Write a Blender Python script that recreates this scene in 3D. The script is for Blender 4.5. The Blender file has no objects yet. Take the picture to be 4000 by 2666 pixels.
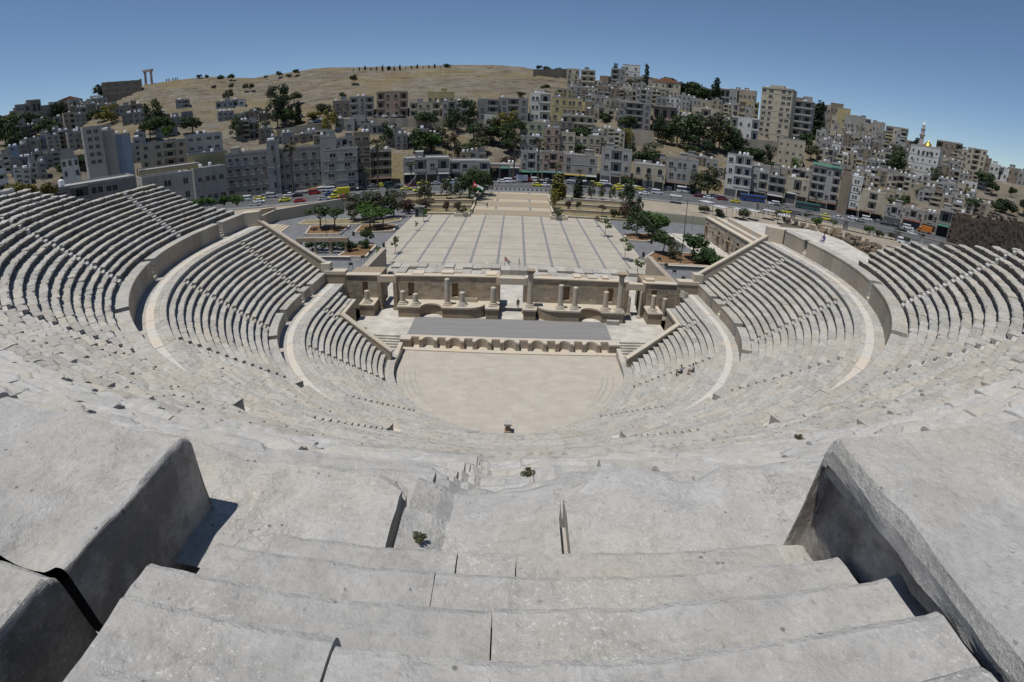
import bpy, math, random
import numpy as np
from mathutils import Matrix, Vector
R_ = math.radians
scene = bpy.context.scene
COL = scene.collection
rng = np.random.default_rng(7)
random.seed(7)

# ---------------------------------------------------------------- camera (ultra wide fisheye action camera)
CAM = np.array([0.0957, -52.0437, 28.1289])
MROT = np.array([[0.9995405412, 0.0101806836, 0.0285492589],
                 [-0.0302683449, 0.3847315075, 0.9225321102],
                 [0.0015917919, 0.9229723836, -0.3848628917]])   # rows: right, up, forward
cd = bpy.data.cameras.new('camera'); cam = bpy.data.objects.new('camera', cd); COL.objects.link(cam)
rt, up, fw = MROT
cam.matrix_world = Matrix(((rt[0], up[0], -fw[0], CAM[0]), (rt[1], up[1], -fw[1], CAM[1]), (rt[2], up[2], -fw[2], CAM[2]), (0, 0, 0, 1)))
cd.type = 'PANO'; cd.panorama_type = 'FISHEYE_LENS_POLYNOMIAL'
cd.sensor_fit = 'HORIZONTAL'; cd.sensor_width = 36.0; cd.sensor_height = 24.0
cd.fisheye_fov = R_(170)
cd.fisheye_polynomial_k0 = 0.0
cd.fisheye_polynomial_k1, cd.fisheye_polynomial_k2, cd.fisheye_polynomial_k3, cd.fisheye_polynomial_k4 = \
    -0.055009381487835345, -0.0004721357162989278, 3.201226696341912e-05, -6.991504633932109e-08
cd.shift_y = -81.5963 / 2666
cd.clip_start = 0.05; cd.clip_end = 9000
scene.camera = cam

F_, K_, K2_, PP_ = 1969.3828, -0.0413, 0.1074, -81.5963
def ray(u, v):
    """unit direction of the photograph's pixel (4000 x 2666)"""
    dx, dy = u - 2000.0, -(v - 1333.0 - PP_)
    r = max(math.hypot(dx, dy), 1e-6); th = r / F_
    for _ in range(25):
        th -= (F_ * (th + K_ * th**3 + K2_ * th**5) - r) / (F_ * (1 + 3 * K_ * th**2 + 5 * K2_ * th**4))
    s, c = math.sin(th), math.cos(th)
    return (rt * (dx / r) + up * (dy / r)) * s + fw * c
def at_z(u, v, z):
    d = ray(u, v); return CAM + d * ((z - CAM[2]) / d[2])
def at_y(u, v, y):
    d = ray(u, v); return CAM + d * ((y - CAM[1]) / d[1])
def project(p):
    q = MROT @ (np.asarray(p, float) - CAM); h = math.hypot(q[0], q[1]); th = math.atan2(h, q[2])
    r = F_ * (th + K_ * th**3 + K2_ * th**5)
    return 2000 + r * q[0] / h, 1333 + PP_ - r * q[1] / h

# ---------------------------------------------------------------- light and sky
SUN_EL, SUN_AZ = R_(74.0), R_(236.0)       # azimuth measured clockwise from +Y
wd = bpy.data.worlds.new('World'); scene.world = wd; wd.use_nodes = True
nt = wd.node_tree; bg = nt.nodes['Background']
sky = nt.nodes.new('ShaderNodeTexSky'); sky.sky_type = 'NISHITA'; sky.sun_disc = False
sky.sun_elevation = SUN_EL; sky.sun_rotation = SUN_AZ; sky.altitude = 3500; sky.air_density = 1.15; sky.dust_density = 0.0; sky.ozone_density = 4.0
nt.links.new(sky.outputs[0], bg.inputs[0]); bg.inputs[1].default_value = 0.085
sl = bpy.data.lights.new('sun', 'SUN'); so = bpy.data.objects.new('sun', sl); COL.objects.link(so)
sl.energy = 4.1; sl.angle = R_(0.53); sl.color = (1.0, 0.965, 0.915)
sd = Vector((math.sin(SUN_AZ) * math.cos(SUN_EL), math.cos(SUN_AZ) * math.cos(SUN_EL), math.sin(SUN_EL)))
so.rotation_euler = sd.to_track_quat('Z', 'Y').to_euler(); so.location = (0, 0, 200)
vs = scene.view_settings; vs.view_transform = 'Standard'; vs.look = 'None'; vs.gamma = 1.0; vs.exposure = 0.0
scene.cycles.max_bounces = 5; scene.cycles.diffuse_bounces = 3; scene.cycles.use_denoising = True

# ---------------------------------------------------------------- mesh building
class MB:
    def __init__(s): s.v = []; s.f = []; s.m = []; s.t = []; s.n = 0
    def add(s, verts, faces, mat=0, tint=None):
        verts = np.asarray(verts, float).reshape(-1, 3); o = s.n
        s.v.append(verts); s.n += len(verts)
        s.t.append(np.full(len(verts), 0.5) if tint is None else np.broadcast_to(np.asarray(tint, float), (len(verts),)).copy())
        for f in faces: s.f.append(tuple(int(i) + o for i in f)); s.m.append(mat)
        return o
    def box(s, x0, x1, y0, y1, z0, z1, mat=0, tint=None):
        v = [(x0,y0,z0),(x1,y0,z0),(x1,y1,z0),(x0,y1,z0),(x0,y0,z1),(x1,y0,z1),(x1,y1,z1),(x0,y1,z1)]
        s.add(v, [(0,3,2,1),(4,5,6,7),(0,1,5,4),(1,2,6,5),(2,3,7,6),(3,0,4,7)], mat, tint)
    def obox(s, c, ax, ay, hz, mat=0, tint=None):
        """box at base centre c with half axes ax, ay (xy vectors) and height hz"""
        c = np.asarray(c, float); ax = np.array([ax[0], ax[1], 0.]); ay = np.array([ay[0], ay[1], 0.]); h = np.array([0, 0, hz])
        v = [c-ax-ay, c+ax-ay, c+ax+ay, c-ax+ay]; v = v + [p + h for p in v]
        s.add(v, [(0,3,2,1),(4,5,6,7),(0,1,5,4),(1,2,6,5),(2,3,7,6),(3,0,4,7)], mat, tint)
    def prism(s, poly, z0, z1, mat=0, tint=None):
        n = len(poly); a = [(x, y, z0) for x, y in poly]; b = [(x, y, z1) for x, y in poly]
        ar = sum(poly[i][0]*poly[(i+1)%n][1]-poly[(i+1)%n][0]*poly[i][1] for i in range(n))
        F = [tuple(range(n, 2*n)), tuple(reversed(range(n)))] + [(i, (i+1)%n, n+(i+1)%n, n+i) for i in range(n)]
        if ar < 0: F = [tuple(reversed(f)) for f in F]
        s.add(a + b, F, mat, tint)
    def extrude(s, poly3, d, mat=0, tint=None):
        """closed prism from a planar polygon of 3d points moved by d"""
        p = [np.asarray(q, float) for q in poly3]; n = len(p); d = np.asarray(d, float)
        s.add(p + [q + d for q in p], [tuple(reversed(range(n))), tuple(range(n, 2*n))] + [(i, (i+1)%n, n+(i+1)%n, n+i) for i in range(n)], mat, tint)
    def lathe(s, prof, c=(0,0,0), n=14, mat=0, tint=None, cap=True):
        c = np.asarray(c, float); a = np.linspace(0, 2*math.pi, n, endpoint=False)
        v = [(c[0]+r*math.cos(t), c[1]+r*math.sin(t), c[2]+z) for r, z in prof for t in a]; F = []
        for k in range(len(prof)-1):
            for i in range(n): F.append((k*n+i, k*n+(i+1)%n, (k+1)*n+(i+1)%n, (k+1)*n+i))
        if cap: F += [tuple(reversed(range(n))), tuple(range((len(prof)-1)*n, len(prof)*n))]
        s.add(v, F, mat, tint)
    def tube(s, pts, rad, n=6, mat=0, tint=None):
        pts = [np.asarray(p, float) for p in pts]; rad = rad if hasattr(rad, '__len__') else [rad]*len(pts); V = []; F = []
        for i, p in enumerate(pts):
            d = pts[min(i+1, len(pts)-1)] - pts[max(i-1, 0)]; d /= np.linalg.norm(d) + 1e-9
            a = np.cross(d, (0, 0, 1.) if abs(d[2]) < .9 else (1., 0, 0)); a /= np.linalg.norm(a); b = np.cross(d, a)
            V += [p + rad[i]*(a*math.cos(t)+b*math.sin(t)) for t in np.linspace(0, 2*math.pi, n, endpoint=False)]
        for k in range(len(pts)-1):
            for i in range(n): F.append((k*n+i, k*n+(i+1)%n, (k+1)*n+(i+1)%n, (k+1)*n+i))
        F += [tuple(reversed(range(n))), tuple(range((len(pts)-1)*n, len(pts)*n))]
        s.add(V, F, mat, tint)
    def grid(s, P, mat=0, tint=None, matk=None):
        """P: (M,K,3) array of points -> quads"""
        M, K, _ = P.shape; idx = np.arange(M*K).reshape(M, K)
        q = np.stack([idx[:-1, :-1], idx[1:, :-1], idx[1:, 1:], idx[:-1, 1:]], -1).reshape(-1, 4)
        t = None if tint is None else np.broadcast_to(np.asarray(tint, float)[:, None] if np.ndim(tint) == 1 else tint, (M, K)).ravel()
        s.add(P.reshape(-1, 3), q, mat, t)
        if matk is not None: s.m[-len(q):] = list(np.tile(np.asarray(matk, int), M-1))
    def mesh(s, name, mats, smooth=False):
        me = bpy.data.meshes.new(name)
        V = np.concatenate(s.v) if s.v else np.zeros((0, 3))
        me.from_pydata(V, [], s.f)
        for m in mats: me.materials.append(m)
        if any(s.m): me.polygons.foreach_set('material_index', np.array(s.m, dtype=np.int32))
        at = me.attributes.new('tint', 'FLOAT', 'POINT'); at.data.foreach_set('value', np.concatenate(s.t).astype(np.float32))
        if smooth: me.polygons.foreach_set('use_smooth', np.ones(len(me.polygons), dtype=bool))
        me.update(); return me
    def build(s, name, mats, parent=None, smooth=False, loc=None):
        o = bpy.data.objects.new(name, s.mesh(name, mats if isinstance(mats, (list, tuple)) else [mats], smooth)); COL.objects.link(o)
        if parent is not None: o.parent = parent
        if loc is not None: o.location = loc
        return o
def tag(o, label=None, cat=None, group=None, kind=None):
    for k, v in (('label', label), ('category', cat), ('group', group), ('kind', kind)):
        if v: o[k] = v
    return o
def empty(name, loc=(0, 0, 0), rz=0.0, parent=None):
    o = bpy.data.objects.new(name, None); COL.objects.link(o); o.location = loc; o.rotation_euler = (0, 0, rz)
    o.empty_display_size = .3
    if parent is not None: o.parent = parent
    return o
def inst(name, me, parent=None, loc=(0, 0, 0), rz=0.0, sc=(1, 1, 1)):
    o = bpy.data.objects.new(name, me); COL.objects.link(o); o.location = loc; o.rotation_euler = (0, 0, rz); o.scale = sc
    if parent is not None: o.parent = parent
    return o
def copy_tree(o, parent=None):
    c = o.copy(); COL.objects.link(c); c.parent = parent
    for ch in o.children: copy_tree(ch, c)
    return c

# ---------------------------------------------------------------- value noise (numpy)
def vnoise(P, s=1.0, seed=0):
    P = np.asarray(P, float) * s + seed * 17.31
    i = np.floor(P).astype(np.int64); f = P - i; f = f*f*(3-2*f)
    def h(x, y, z):
        n = (x*73856093) ^ (y*19349663) ^ (z*83492791)
        n = (n ^ (n >> 13)) * 1274126177; n = n & 0x7fffffff
        return ((n ^ (n >> 16)) & 0xffff) / 65535.0
    r = 0
    for a in (0, 1):
        for b in (0, 1):
            for c in (0, 1):
                w = (f[..., 0] if a else 1-f[..., 0]) * (f[..., 1] if b else 1-f[..., 1]) * (f[..., 2] if c else 1-f[..., 2])
                r = r + w * h(i[..., 0]+a, i[..., 1]+b, i[..., 2]+c)
    return r*2-1
def fbm(P, s=1.0, o=3, seed=0):
    r = 0; a = 1.0; t = 0
    for k in range(o): r = r + a*vnoise(P, s*2.03**k, seed+k*5); t += a; a *= .5
    return r / t

# ---------------------------------------------------------------- materials
class NT:
    def __init__(s, name, rough=.9, spec=.25):
        s.m = bpy.data.materials.new(name); s.m.use_nodes = True; s.t = s.m.node_tree; s.b = s.t.nodes['Principled BSDF']
        s.b.inputs['Roughness'].default_value = rough; s.b.inputs['Specular IOR Level'].default_value = spec
        s.pos = s.t.nodes.new('ShaderNodeNewGeometry').outputs['Position']
    def n(s, ty, **kw):
        nd = s.t.nodes.new(ty)
        for k, v in kw.items(): setattr(nd, k, v)
        return nd
    def l(s, a, b): s.t.links.new(a, b)
    def noise(s, scale, detail=4, rough=.6, vec=None, dist=0.0):
        nd = s.n('ShaderNodeTexNoise'); nd.inputs['Scale'].default_value = scale; nd.inputs['Detail'].default_value = detail; nd.inputs['Roughness'].default_value = rough; nd.inputs['Distortion'].default_value = dist
        s.l(vec or s.pos, nd.inputs['Vector']); return nd.outputs['Fac']
    def voro(s, scale, feature='F1', vec=None, out='Distance', rand=1.0):
        nd = s.n('ShaderNodeTexVoronoi'); nd.feature = feature; nd.inputs['Scale'].default_value = scale; nd.inputs['Randomness'].default_value = rand
        s.l(vec or s.pos, nd.inputs['Vector']); return nd.outputs[out]
    def ramp(s, fac, stops):
        nd = s.n('ShaderNodeValToRGB'); e = nd.color_ramp.elements
        while len(e) < len(stops): e.new(.5)
        for i, (p, c) in enumerate(stops): e[i].position = p; e[i].color = (c, c, c, 1) if not hasattr(c, '__len__') else (*c, 1)
        s.l(fac, nd.inputs[0]); return nd.outputs[0]
    def mix(s, fac, a, b, mode='MIX'):
        nd = s.n('ShaderNodeMix', data_type='RGBA', blend_type=mode)
        for i, x in ((0, fac), (6, a), (7, b)):
            if hasattr(x, 'is_output'): s.l(x, nd.inputs[i])
            else: nd.inputs[i].default_value = x if i == 0 else ((x, x, x, 1) if not hasattr(x, '__len__') else (*x, 1))
        return nd.outputs[2]
    def math(s, op, a, b=0.0):
        nd = s.n('ShaderNodeMath', operation=op)
        for i, x in ((0, a), (1, b)):
            if hasattr(x, 'is_output'): s.l(x, nd.inputs[i])
            else: nd.inputs[i].default_value = x
        return nd.outputs[0]
    def attr(s, name, out='Fac'):
        nd = s.n('ShaderNodeAttribute'); nd.attribute_name = name; return nd.outputs[out]
    def bump(s, h, strength=.5, dist=.02):
        nd = s.n('ShaderNodeBump'); nd.inputs['Strength'].default_value = strength; nd.inputs['Distance'].default_value = dist
        s.l(h, nd.inputs['Height']); s.l(nd.outputs[0], s.b.inputs['Normal'])
    def col(s, c):
        if hasattr(c, 'is_output'): s.l(c, s.b.inputs['Base Color'])
        else: s.b.inputs['Base Color'].default_value = (*c, 1)
        return s.m
def plain(name, c, rough=.8, spec=.25, var=.12, scale=1.5, metal=0.0):
    t = NT(name, rough, spec); t.b.inputs['Metallic'].default_value = metal
    f = t.noise(scale, 4); lo = tuple(x*(1-var) for x in c); hi = tuple(min(x*(1+var), 1) for x in c)
    return t.col(t.ramp(f, [(.3, lo), (.7, hi)]))
def tinted(t, c, amt=.35):
    """multiply a colour by the mesh's own per-block tint (each block of stone has its own tone)"""
    k = t.ramp(t.attr('tint'), [(0, 1-amt), (1, 1+amt*.55)])
    return t.mix(1.0, c, k, 'MULTIPLY')
def stone(name, c, warm=(1.12, 1.0, .86), var=.16, lich=.35, bump=.6, fine=18.0, pits=.5, amt=.35, blotch=.0):
    t = NT(name, .93, .18)
    n1 = t.noise(.35, 4); n2 = t.noise(2.6, 6, .68); n3 = t.noise(fine, 6, .72)
    base = t.ramp(n2, [(.3, tuple(x*(1-var) for x in c)), (.7, tuple(x*(1+var) for x in c))])
    base = t.mix(t.ramp(n1, [(.42, 0), (.62, .75)]), base, tuple(x*w for x, w in zip(c, warm)))
    base = tinted(t, base, amt)
    if pits:
        pt = t.ramp(t.math('MULTIPLY', n3, t.noise(fine*.22, 3)), [(.14, .45), (.24, 1)])
        base = t.mix(pits, base, pt, 'MULTIPLY')
    if lich:
        l1 = t.ramp(t.math('MULTIPLY', t.noise(fine*1.5, 5, .75), t.noise(1.1, 3)), [(.32, 0), (.40, 1)])
        base = t.mix(t.math('MULTIPLY', l1, lich), base, tuple(min(x*1.75, .85) for x in c))
    if blotch:
        g = t.ramp(t.noise(1.7, 5, .7), [(.48, 0), (.68, blotch)])
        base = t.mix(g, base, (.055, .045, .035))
    if bump:
        t.bump(t.math('ADD', n3, t.math('MULTIPLY', n2, 1.5)), bump, .03)
    return t.col(base)
M = {}
M['seat'] = stone('seat_limestone', (.385, .375, .345), warm=(1.07, 1.0, .9), amt=.22, lich=.25, pits=.7)
def near_stone(name, c, blotch=0.0):
    t = NT(name, .95, .15); lo = t.noise(.9, 4); mid = t.noise(5.5, 6, .7); fine = t.noise(34, 7, .72); vf = t.noise(120, 5, .7)
    b = t.ramp(mid, [(.28, tuple(x*.80 for x in c)), (.5, tuple(x*.97 for x in c)), (.74, tuple(x*1.2 for x in c))])
    b = t.mix(t.ramp(lo, [(.45, 0), (.66, .55)]), b, (c[0]*1.06, c[1]*.98, c[2]*.84))
    b = t.mix(t.ramp(t.noise(2.3, 5, .7), [(.56, 0), (.72, .5)]), b, tuple(x*.72 for x in c)); b = tinted(t, b, .13)
    b = t.mix(.55, b, t.ramp(fine, [(.30, .62), (.48, 1.0), (.7, 1.12)]), 'MULTIPLY')
    patch = t.ramp(t.noise(1.6, 4, .65), [(.44, .12), (.62, 1)])
    fl = t.ramp(t.noise(70, 4, .8), [(.57, 0), (.63, 1)]); b = t.mix(t.math('MULTIPLY', fl, t.math('MULTIPLY', patch, .75)), b, (.72, .71, .67))
    fl2 = t.ramp(t.noise(24, 5, .75), [(.64, 0), (.69, .7)]); b = t.mix(t.math('MULTIPLY', fl2, patch), b, (.62, .60, .54))
    pit = t.ramp(t.voro(15), [(.05, 1), (.13, 0)]); b = t.mix(t.math('MULTIPLY', pit, t.ramp(t.noise(4.0, 3), [(.52, 0), (.6, .75)])), b, (.09, .085, .075))
    wv = t.n('ShaderNodeVectorMath', operation='ADD'); t.l(t.pos, wv.inputs[0]); nz = t.n('ShaderNodeTexNoise'); nz.inputs['Scale'].default_value = 3.5; nz.inputs['Detail'].default_value = 5; t.l(t.pos, nz.inputs['Vector']); t.l(nz.outputs['Color'], wv.inputs[1])
    ck = t.ramp(t.voro(1.1, 'DISTANCE_TO_EDGE', wv.outputs[0]), [(.002, .8), (.008, 0)]); b = t.mix(t.math('MULTIPLY', ck, t.ramp(t.noise(.8, 3), [(.54, 0), (.64, .5)])), b, (.12, .11, .10))
    if blotch: b = t.mix(t.ramp(t.noise(3.0, 6, .72), [(.40, 0), (.56, blotch)]), b, (.055, .045, .035))
    h = t.math('ADD', t.math('MULTIPLY', mid, 1.6), t.math('ADD', fine, t.math('MULTIPLY', vf, .35))); h = t.math('SUBTRACT', h, t.math('MULTIPLY', pit, .5)); h = t.math('SUBTRACT', h, t.math('MULTIPLY', ck, .12))
    t.bump(h, .7, .026); return t.col(b)
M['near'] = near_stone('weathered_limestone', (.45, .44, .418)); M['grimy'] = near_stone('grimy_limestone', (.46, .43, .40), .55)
M['riser'] = stone('dark_seat_face', (.225, .21, .185), warm=(1.0, .92, .82), var=.35, amt=.5, lich=.0, pits=.8, blotch=.6, bump=.8); M['riserp'] = stone('seat_face', (.32, .30, .265), var=.25, amt=.45, lich=0, pits=.7, blotch=.25); M['pale'] = stone('pale_walkway_stone', (.425, .412, .38), lich=0, var=.08, bump=.2, pits=.2)  # riser faces toned darker and more mottled than the treads
M['clean'] = stone('restored_limestone', (.50, .46, .385), lich=.0, bump=.3, var=.1, pits=.25)
M['warmst'] = stone('ochre_limestone', (.33, .275, .205), lich=.0, bump=.5, var=.2, pits=.5)
M['wall'] = stone('ashlar_stone', (.37, .335, .28), lich=0, var=.14, bump=.5)
# ================================================================ THE THEATRE: seating bowl
HP = math.pi / 2
def pos(R, s):
    """point and outward normal at signed arc length s along a horseshoe of radius R (0 = middle of the back)"""
    s = np.asarray(s, float); L = HP * R; a = np.clip(s / R, -HP, HP); e = np.maximum(np.abs(s) - L, 0)
    return R*np.sin(a), -R*np.cos(a) + e, np.sin(a), -np.cos(a)
def s_at_y(R, y):                      # positive side
    return HP*R + y if y >= 0 else R*math.acos(-y/R)
def s_az(R, az):                       # azimuth from the side axis toward the back
    return R*(HP - az)
def sweep(mb, R, S, U, Z, tint=None, mat=0, matk=None, rough=0.0, seed=0, caps=True, capz=None):
    """S (M,), U/Z (M,K): offsets outward and heights"""
    x, y, nx, ny = pos(R, S)
    P = np.stack([x[:, None] + nx[:, None]*U, y[:, None] + ny[:, None]*U, Z], -1)
    P[..., 2] -= float(np.interp(R, [13.3, 13.4, 14.4, 14.5, 25, 34, 37, 44.9, 47.3, 49.1, 50.3], [.4, .4, .4, .1, .05, .45, .58, .66, .44, .26, 0]))*np.exp(-(S/R/.42)**2)[:, None]
    if rough:
        d = fbm(P, 3.1, 4, seed); e = fbm(P, 9.0, 2, seed+3)
        P = P + rough*np.stack([d*nx[:, None]*.6, d*ny[:, None]*.6, d*.8 + e*.35], -1)
    mb.grid(P, mat, tint, matk)
    if caps:
        for m in (0, -1):
            p = P[m]; zb = capz if capz is not None else p[-1, 2]
            q = np.vstack([p, [[p[0, 0], p[0, 1], zb]]])
            mb.add(q, [tuple(range(len(q)))], mat, .5)
def joints(a, b, lo=.8, hi=1.7, r=rng):
    out = [a]
    while out[-1] < b - 1.3*hi: out.append(out[-1] + r.uniform(lo, hi))
    out.append(b); return out
def row(mb, R, zt, depth, dz, sL, sR, stairs=(), wear=.02, chip=.3, ds=.32, smb=None, near=False, seed=0, under=.10, k_=0):
    r = np.random.default_rng(1000+seed)
    zl = zt - dz
    if seed == 13: dz += .3
    segs = []; cur = sL
    for c in sorted(stairs):
        hw = .33 if near else .48
        if c - hw > cur + .3 and c + hw < sR - .3: segs.append((cur, c-hw)); segs.append((c-hw, c+hw, 1)); cur = c + hw
    segs.append((cur, sR))
    prof = np.array([(depth+.16, 0.), (.62*depth, 0.), (.30*depth, -.003), (.07, -.006), (.02, -.02), (-.005, -.06), (.012, -.10), (under, -.34*dz-.02), (under+.02, -dz-.06 - (.12 if k_ == 1 else 0))])
    if near:
        t = np.linspace(0, len(prof)-1, 19); i0 = np.minimum(t.astype(int), len(prof)-2); prof = prof[i0] + (prof[i0+1]-prof[i0])*(t-i0)[:, None]
    K = len(prof); nose = np.exp(-((np.arange(K)/(K-1)-.52)/.17)**2); riser = np.clip((np.arange(K)/(K-1)-.7)*6, 0, 1)
    for sg in segs:
        a, b = sg[0], sg[1]
        if len(sg) == 3:                                   # two half steps of a stairway cut into the row
            S = np.linspace(a+.03, b-.03, 3 if not near else 12); m = len(S); h = dz*(.5 if not near else r.uniform(.18, .32))
            pu = np.array([depth+.16, depth*.52, depth*.5, depth*.5+.04, .05, -.01, .03]); pz = np.array([0, 0, -.03, -h, -h, -h-.04, -dz-.06])
            if near:
                t = np.linspace(0, 6, 22); pu = np.interp(t, range(7), pu); pz = np.interp(t, range(7), pz)
            U = np.tile(pu, (m, 1)); Z = zt + np.tile(pz, (m, 1)) + .012*r.standard_normal((m, 1)) - .03*wear/.02*(1-(np.linspace(-1, 1, m)**2))[:, None]
            sweep(smb[round(((a+b)/2)/R*8)] if smb is not None else mb, R, S, U, Z, np.full(m, r.uniform(.3, .7)), rough=.05 if near else 0, seed=seed)
            continue
        S = []; T = []; DU = []; DZ = []; CH = []; BK = []
        J = joints(a, b, r=r)
        for j in range(len(J)-1):
            p, q = J[j], J[j+1]; mid = (p+q)/2
            d = ds
            if near: dd = math.hypot(mid*.98, R-52.04); d = .06 if dd < 4.5 else .11 if dd < 10 else .3
            n = max(3, int((q-p)/d)+1); g = .008
            ss = np.linspace(p+g, q-g, n); S.append(ss)
            T.append(np.full(n, r.uniform(.12, .88))); du = r.normal(0, wear*.75); dzz = r.normal(0, wear*.5); tilt = r.normal(0, wear*.35)
            DU.append(np.full(n, du)); DZ.append(dzz + tilt*np.linspace(-1, 1, n))
            c = np.zeros(n)
            for end in (p, q):
                if r.random() < chip: c += r.uniform(.4, 1.7)*np.exp(-((ss-end)/r.uniform(.06, .2))**2)
            if r.random() < chip*.5: c += r.uniform(.3, 1.0)*np.exp(-((ss-r.uniform(p, q))/r.uniform(.08, .3))**2)
            CH.append(c)
            if near and j < len(J)-2:                       # open joint
                S.append(np.array([q])); T.append(np.array([.2])); DU.append(np.array([.03])); DZ.append(np.array([-.03])); CH.append(np.array([.2]))
        S = np.concatenate(S); T = np.concatenate(T); DU = np.concatenate(DU); DZ = np.concatenate(DZ); C = np.concatenate(CH)
        nz = fbm(np.stack([S*1.4, np.full(len(S), seed*3.7), np.zeros(len(S))], -1), 1.0, 4, seed)
        w = DU + wear*1.7*nz + C*(.045+wear*2.0)
        U = prof[None, :, 0] + w[:, None]*nose[None] + DU[:, None]*.5*riser[None]
        Z = zt + prof[None, :, 1] + DZ[:, None]*(1-riser)[None] - (np.abs(nz)*wear*1.1 + C*.05)[:, None]*nose[None]
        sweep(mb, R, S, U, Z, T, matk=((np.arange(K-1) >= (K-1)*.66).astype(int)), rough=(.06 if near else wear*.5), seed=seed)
def ends(R, yl, yr): return -s_at_y(R, yl), s_at_y(R, yr)

theatre = tag(empty('roman_theatre'), 'pale stone seating bowl of an ancient theatre sweeping round a paved half circle', 'theatre')
tier1 = tag(empty('seating_tier', parent=theatre), 'lowest ring of stone seats around the paved half circle')
tier2 = tag(empty('seating_tier', parent=theatre), 'middle ring of stone seats between the two curved walkways')
tier3 = tag(empty('seating_tier', parent=theatre), 'worn topmost ring of stone seats, nearest the viewer')

# --- lowest tier
ST1 = [math.radians(a) for a in (-3.0, 24.4, 54.0, 82.3)]
ST2 = [math.radians(a) for a in (-5.5, 20.8, 47.2, 73.5)]
ST3 = [math.radians(a) for a in (6.5, 32.3, 58.5, 90.0)]
def both(R, L):
    o = []
    for a in L:
        o += [s_az(R, a), -s_az(R, a)] if abs(a-HP) > .01 else [0.0]
    return o
from collections import defaultdict
smb1 = defaultdict(MB); smb2 = defaultdict(MB); smb3 = defaultdict(MB)
def flights(d, mat, tier):
    for k in sorted(d): d[k].build('staircase', mat, tier)
for i in range(1, 14):
    R = 22.63 - .619*i; z = 7.03 - .4185*i
    y = 7.2 if i <= 3 else -.25 + (R-14.1)*.33
    mb = MB(); sl_, sr_ = ends(R, y, y); row(mb, R, z, .619, .4185, sl_, sr_, both(R, ST1) if i > 3 or True else [], wear=.012, chip=.12, ds=.35, smb=smb1, seed=i, under=.09)
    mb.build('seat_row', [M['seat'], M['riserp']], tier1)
flights(smb1, M['seat'], tier1)
def ring(mb, R, zt, offs, yl, yr, tints, ds=.7, drop=.6, seed=0, wear=.006, block=(.8, 1.5)):
    """flat walkway made of concentric courses; offs = course borders outward from R"""
    r = np.random.default_rng(seed+50)
    for c in range(len(offs)-1):
        u0, u1 = offs[c], offs[c+1]; sl_, sr_ = ends(R, yl, yr); J = joints(sl_, sr_, block[0], block[1], r)
        for p, q in zip(J[:-1], J[1:]):
            n = max(2, int((q-p)/ds)+1); S = np.linspace(p+.004, q-.004, n); dz = r.normal(0, wear)
            if c == 0: U = np.tile([u1-.004, .05, 0, 0, .09, .11], (n, 1)); Z = zt + dz + np.tile([0, 0, -.03, -.11, -.2, -drop], (n, 1))
            else: U = np.tile([u1-.004, u0+.004, u0+.008], (n, 1)); Z = zt + dz + np.tile([0, 0, -.06], (n, 1))
            t = tints[c] if tints[c] is not None else r.uniform(.25, .75)
            sweep(mb, R, S, U, Z, np.full(n, t), 1 if t > .85 else 0, caps=(c == 0))
        sl0, sr0 = ends(R, yl, yr); S = np.linspace(sl0, sr0, 120); x = np.tile([u0, u1], (120, 1))
        sweep(mb, R, S, x, np.full((120, 2), zt-.03), np.full(120, .1), caps=False)
mb = MB(); ring(mb, 13.36, .90, [0, .55, 1.3], 2.6, 2.6, [.45, .55], drop=1.0, seed=1, wear=.003)
S = np.linspace(-s_at_y(14.45, .0), s_at_y(14.45, .0), 160); sweep(mb, 14.45, S, np.tile([.3, .02, 0, 0], (160, 1)), np.tile([1.12, 1.12, 1.09, .8], (160, 1)), np.full(160, .6))
mb.build('podium_ledge', M['seat'], tier1)
mb = MB(); ring(mb, 22.63, 7.03, [0, .55, 1.25, 1.95, 2.8], 9.4, 9.4, [None, None, .93, None], seed=2, drop=.5)
mb.build('walkway', [M['seat'], M['pale']], tier1)
def low_wall(tier, R, zb, zt, th, gaps, yl, yr, seed=0, mat=0, cap=.06):
    """curved retaining wall with openings; gaps are (s0, s1)"""
    r = np.random.default_rng(seed+90); sl_, sr_ = ends(R, yl, yr); cuts = [sl_] + [v for g in sorted(gaps) for v in g] + [sr_]
    for a, b in zip(cuts[::2], cuts[1::2]):
        J = joints(a, b, 1.0, 2.2, r); mb = MB()
        for p, q in zip(J[:-1], J[1:]):
            n = max(2, int((q-p)/.6)+1); S = np.linspace(p, q, n)
            U = np.tile([th, .03, -cap*.5, -cap*.5, 0, 0, 0], (n, 1)) + r.normal(0, .004); Z = np.tile([zt, zt, zt-.04, zt-.2, zt-.24, (zb+zt)/2, zb-.05], (n, 1)) + r.normal(0, .006)
            sweep(mb, R, S, U, Z, np.full(n, r.uniform(.25, .75)), mat, matk=[0, 0, 1, 1, 1, 1], caps=True)
        mb.build('retaining_wall', [M['seat'], M['wall']], tier)
def gap_steps(tier, R, s, w, zb, zt, n, run):
    mb = MB()
    for k in range(n):
        z = zb + (zt-zb)*(k+1)/n; S = np.array([s-w/2, s+w/2]); u0 = .05 + run*k/n
        sweep(mb, R, S, np.tile([run+.3, u0+.02, u0, u0+.01], (2, 1)), np.tile([z, z, z-.02, z-(zt-zb)/n-.05], (2, 1)), np.full(2, .75))
    mb.build('staircase', M['clean'], tier)
R2 = 25.3; g2 = []
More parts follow.
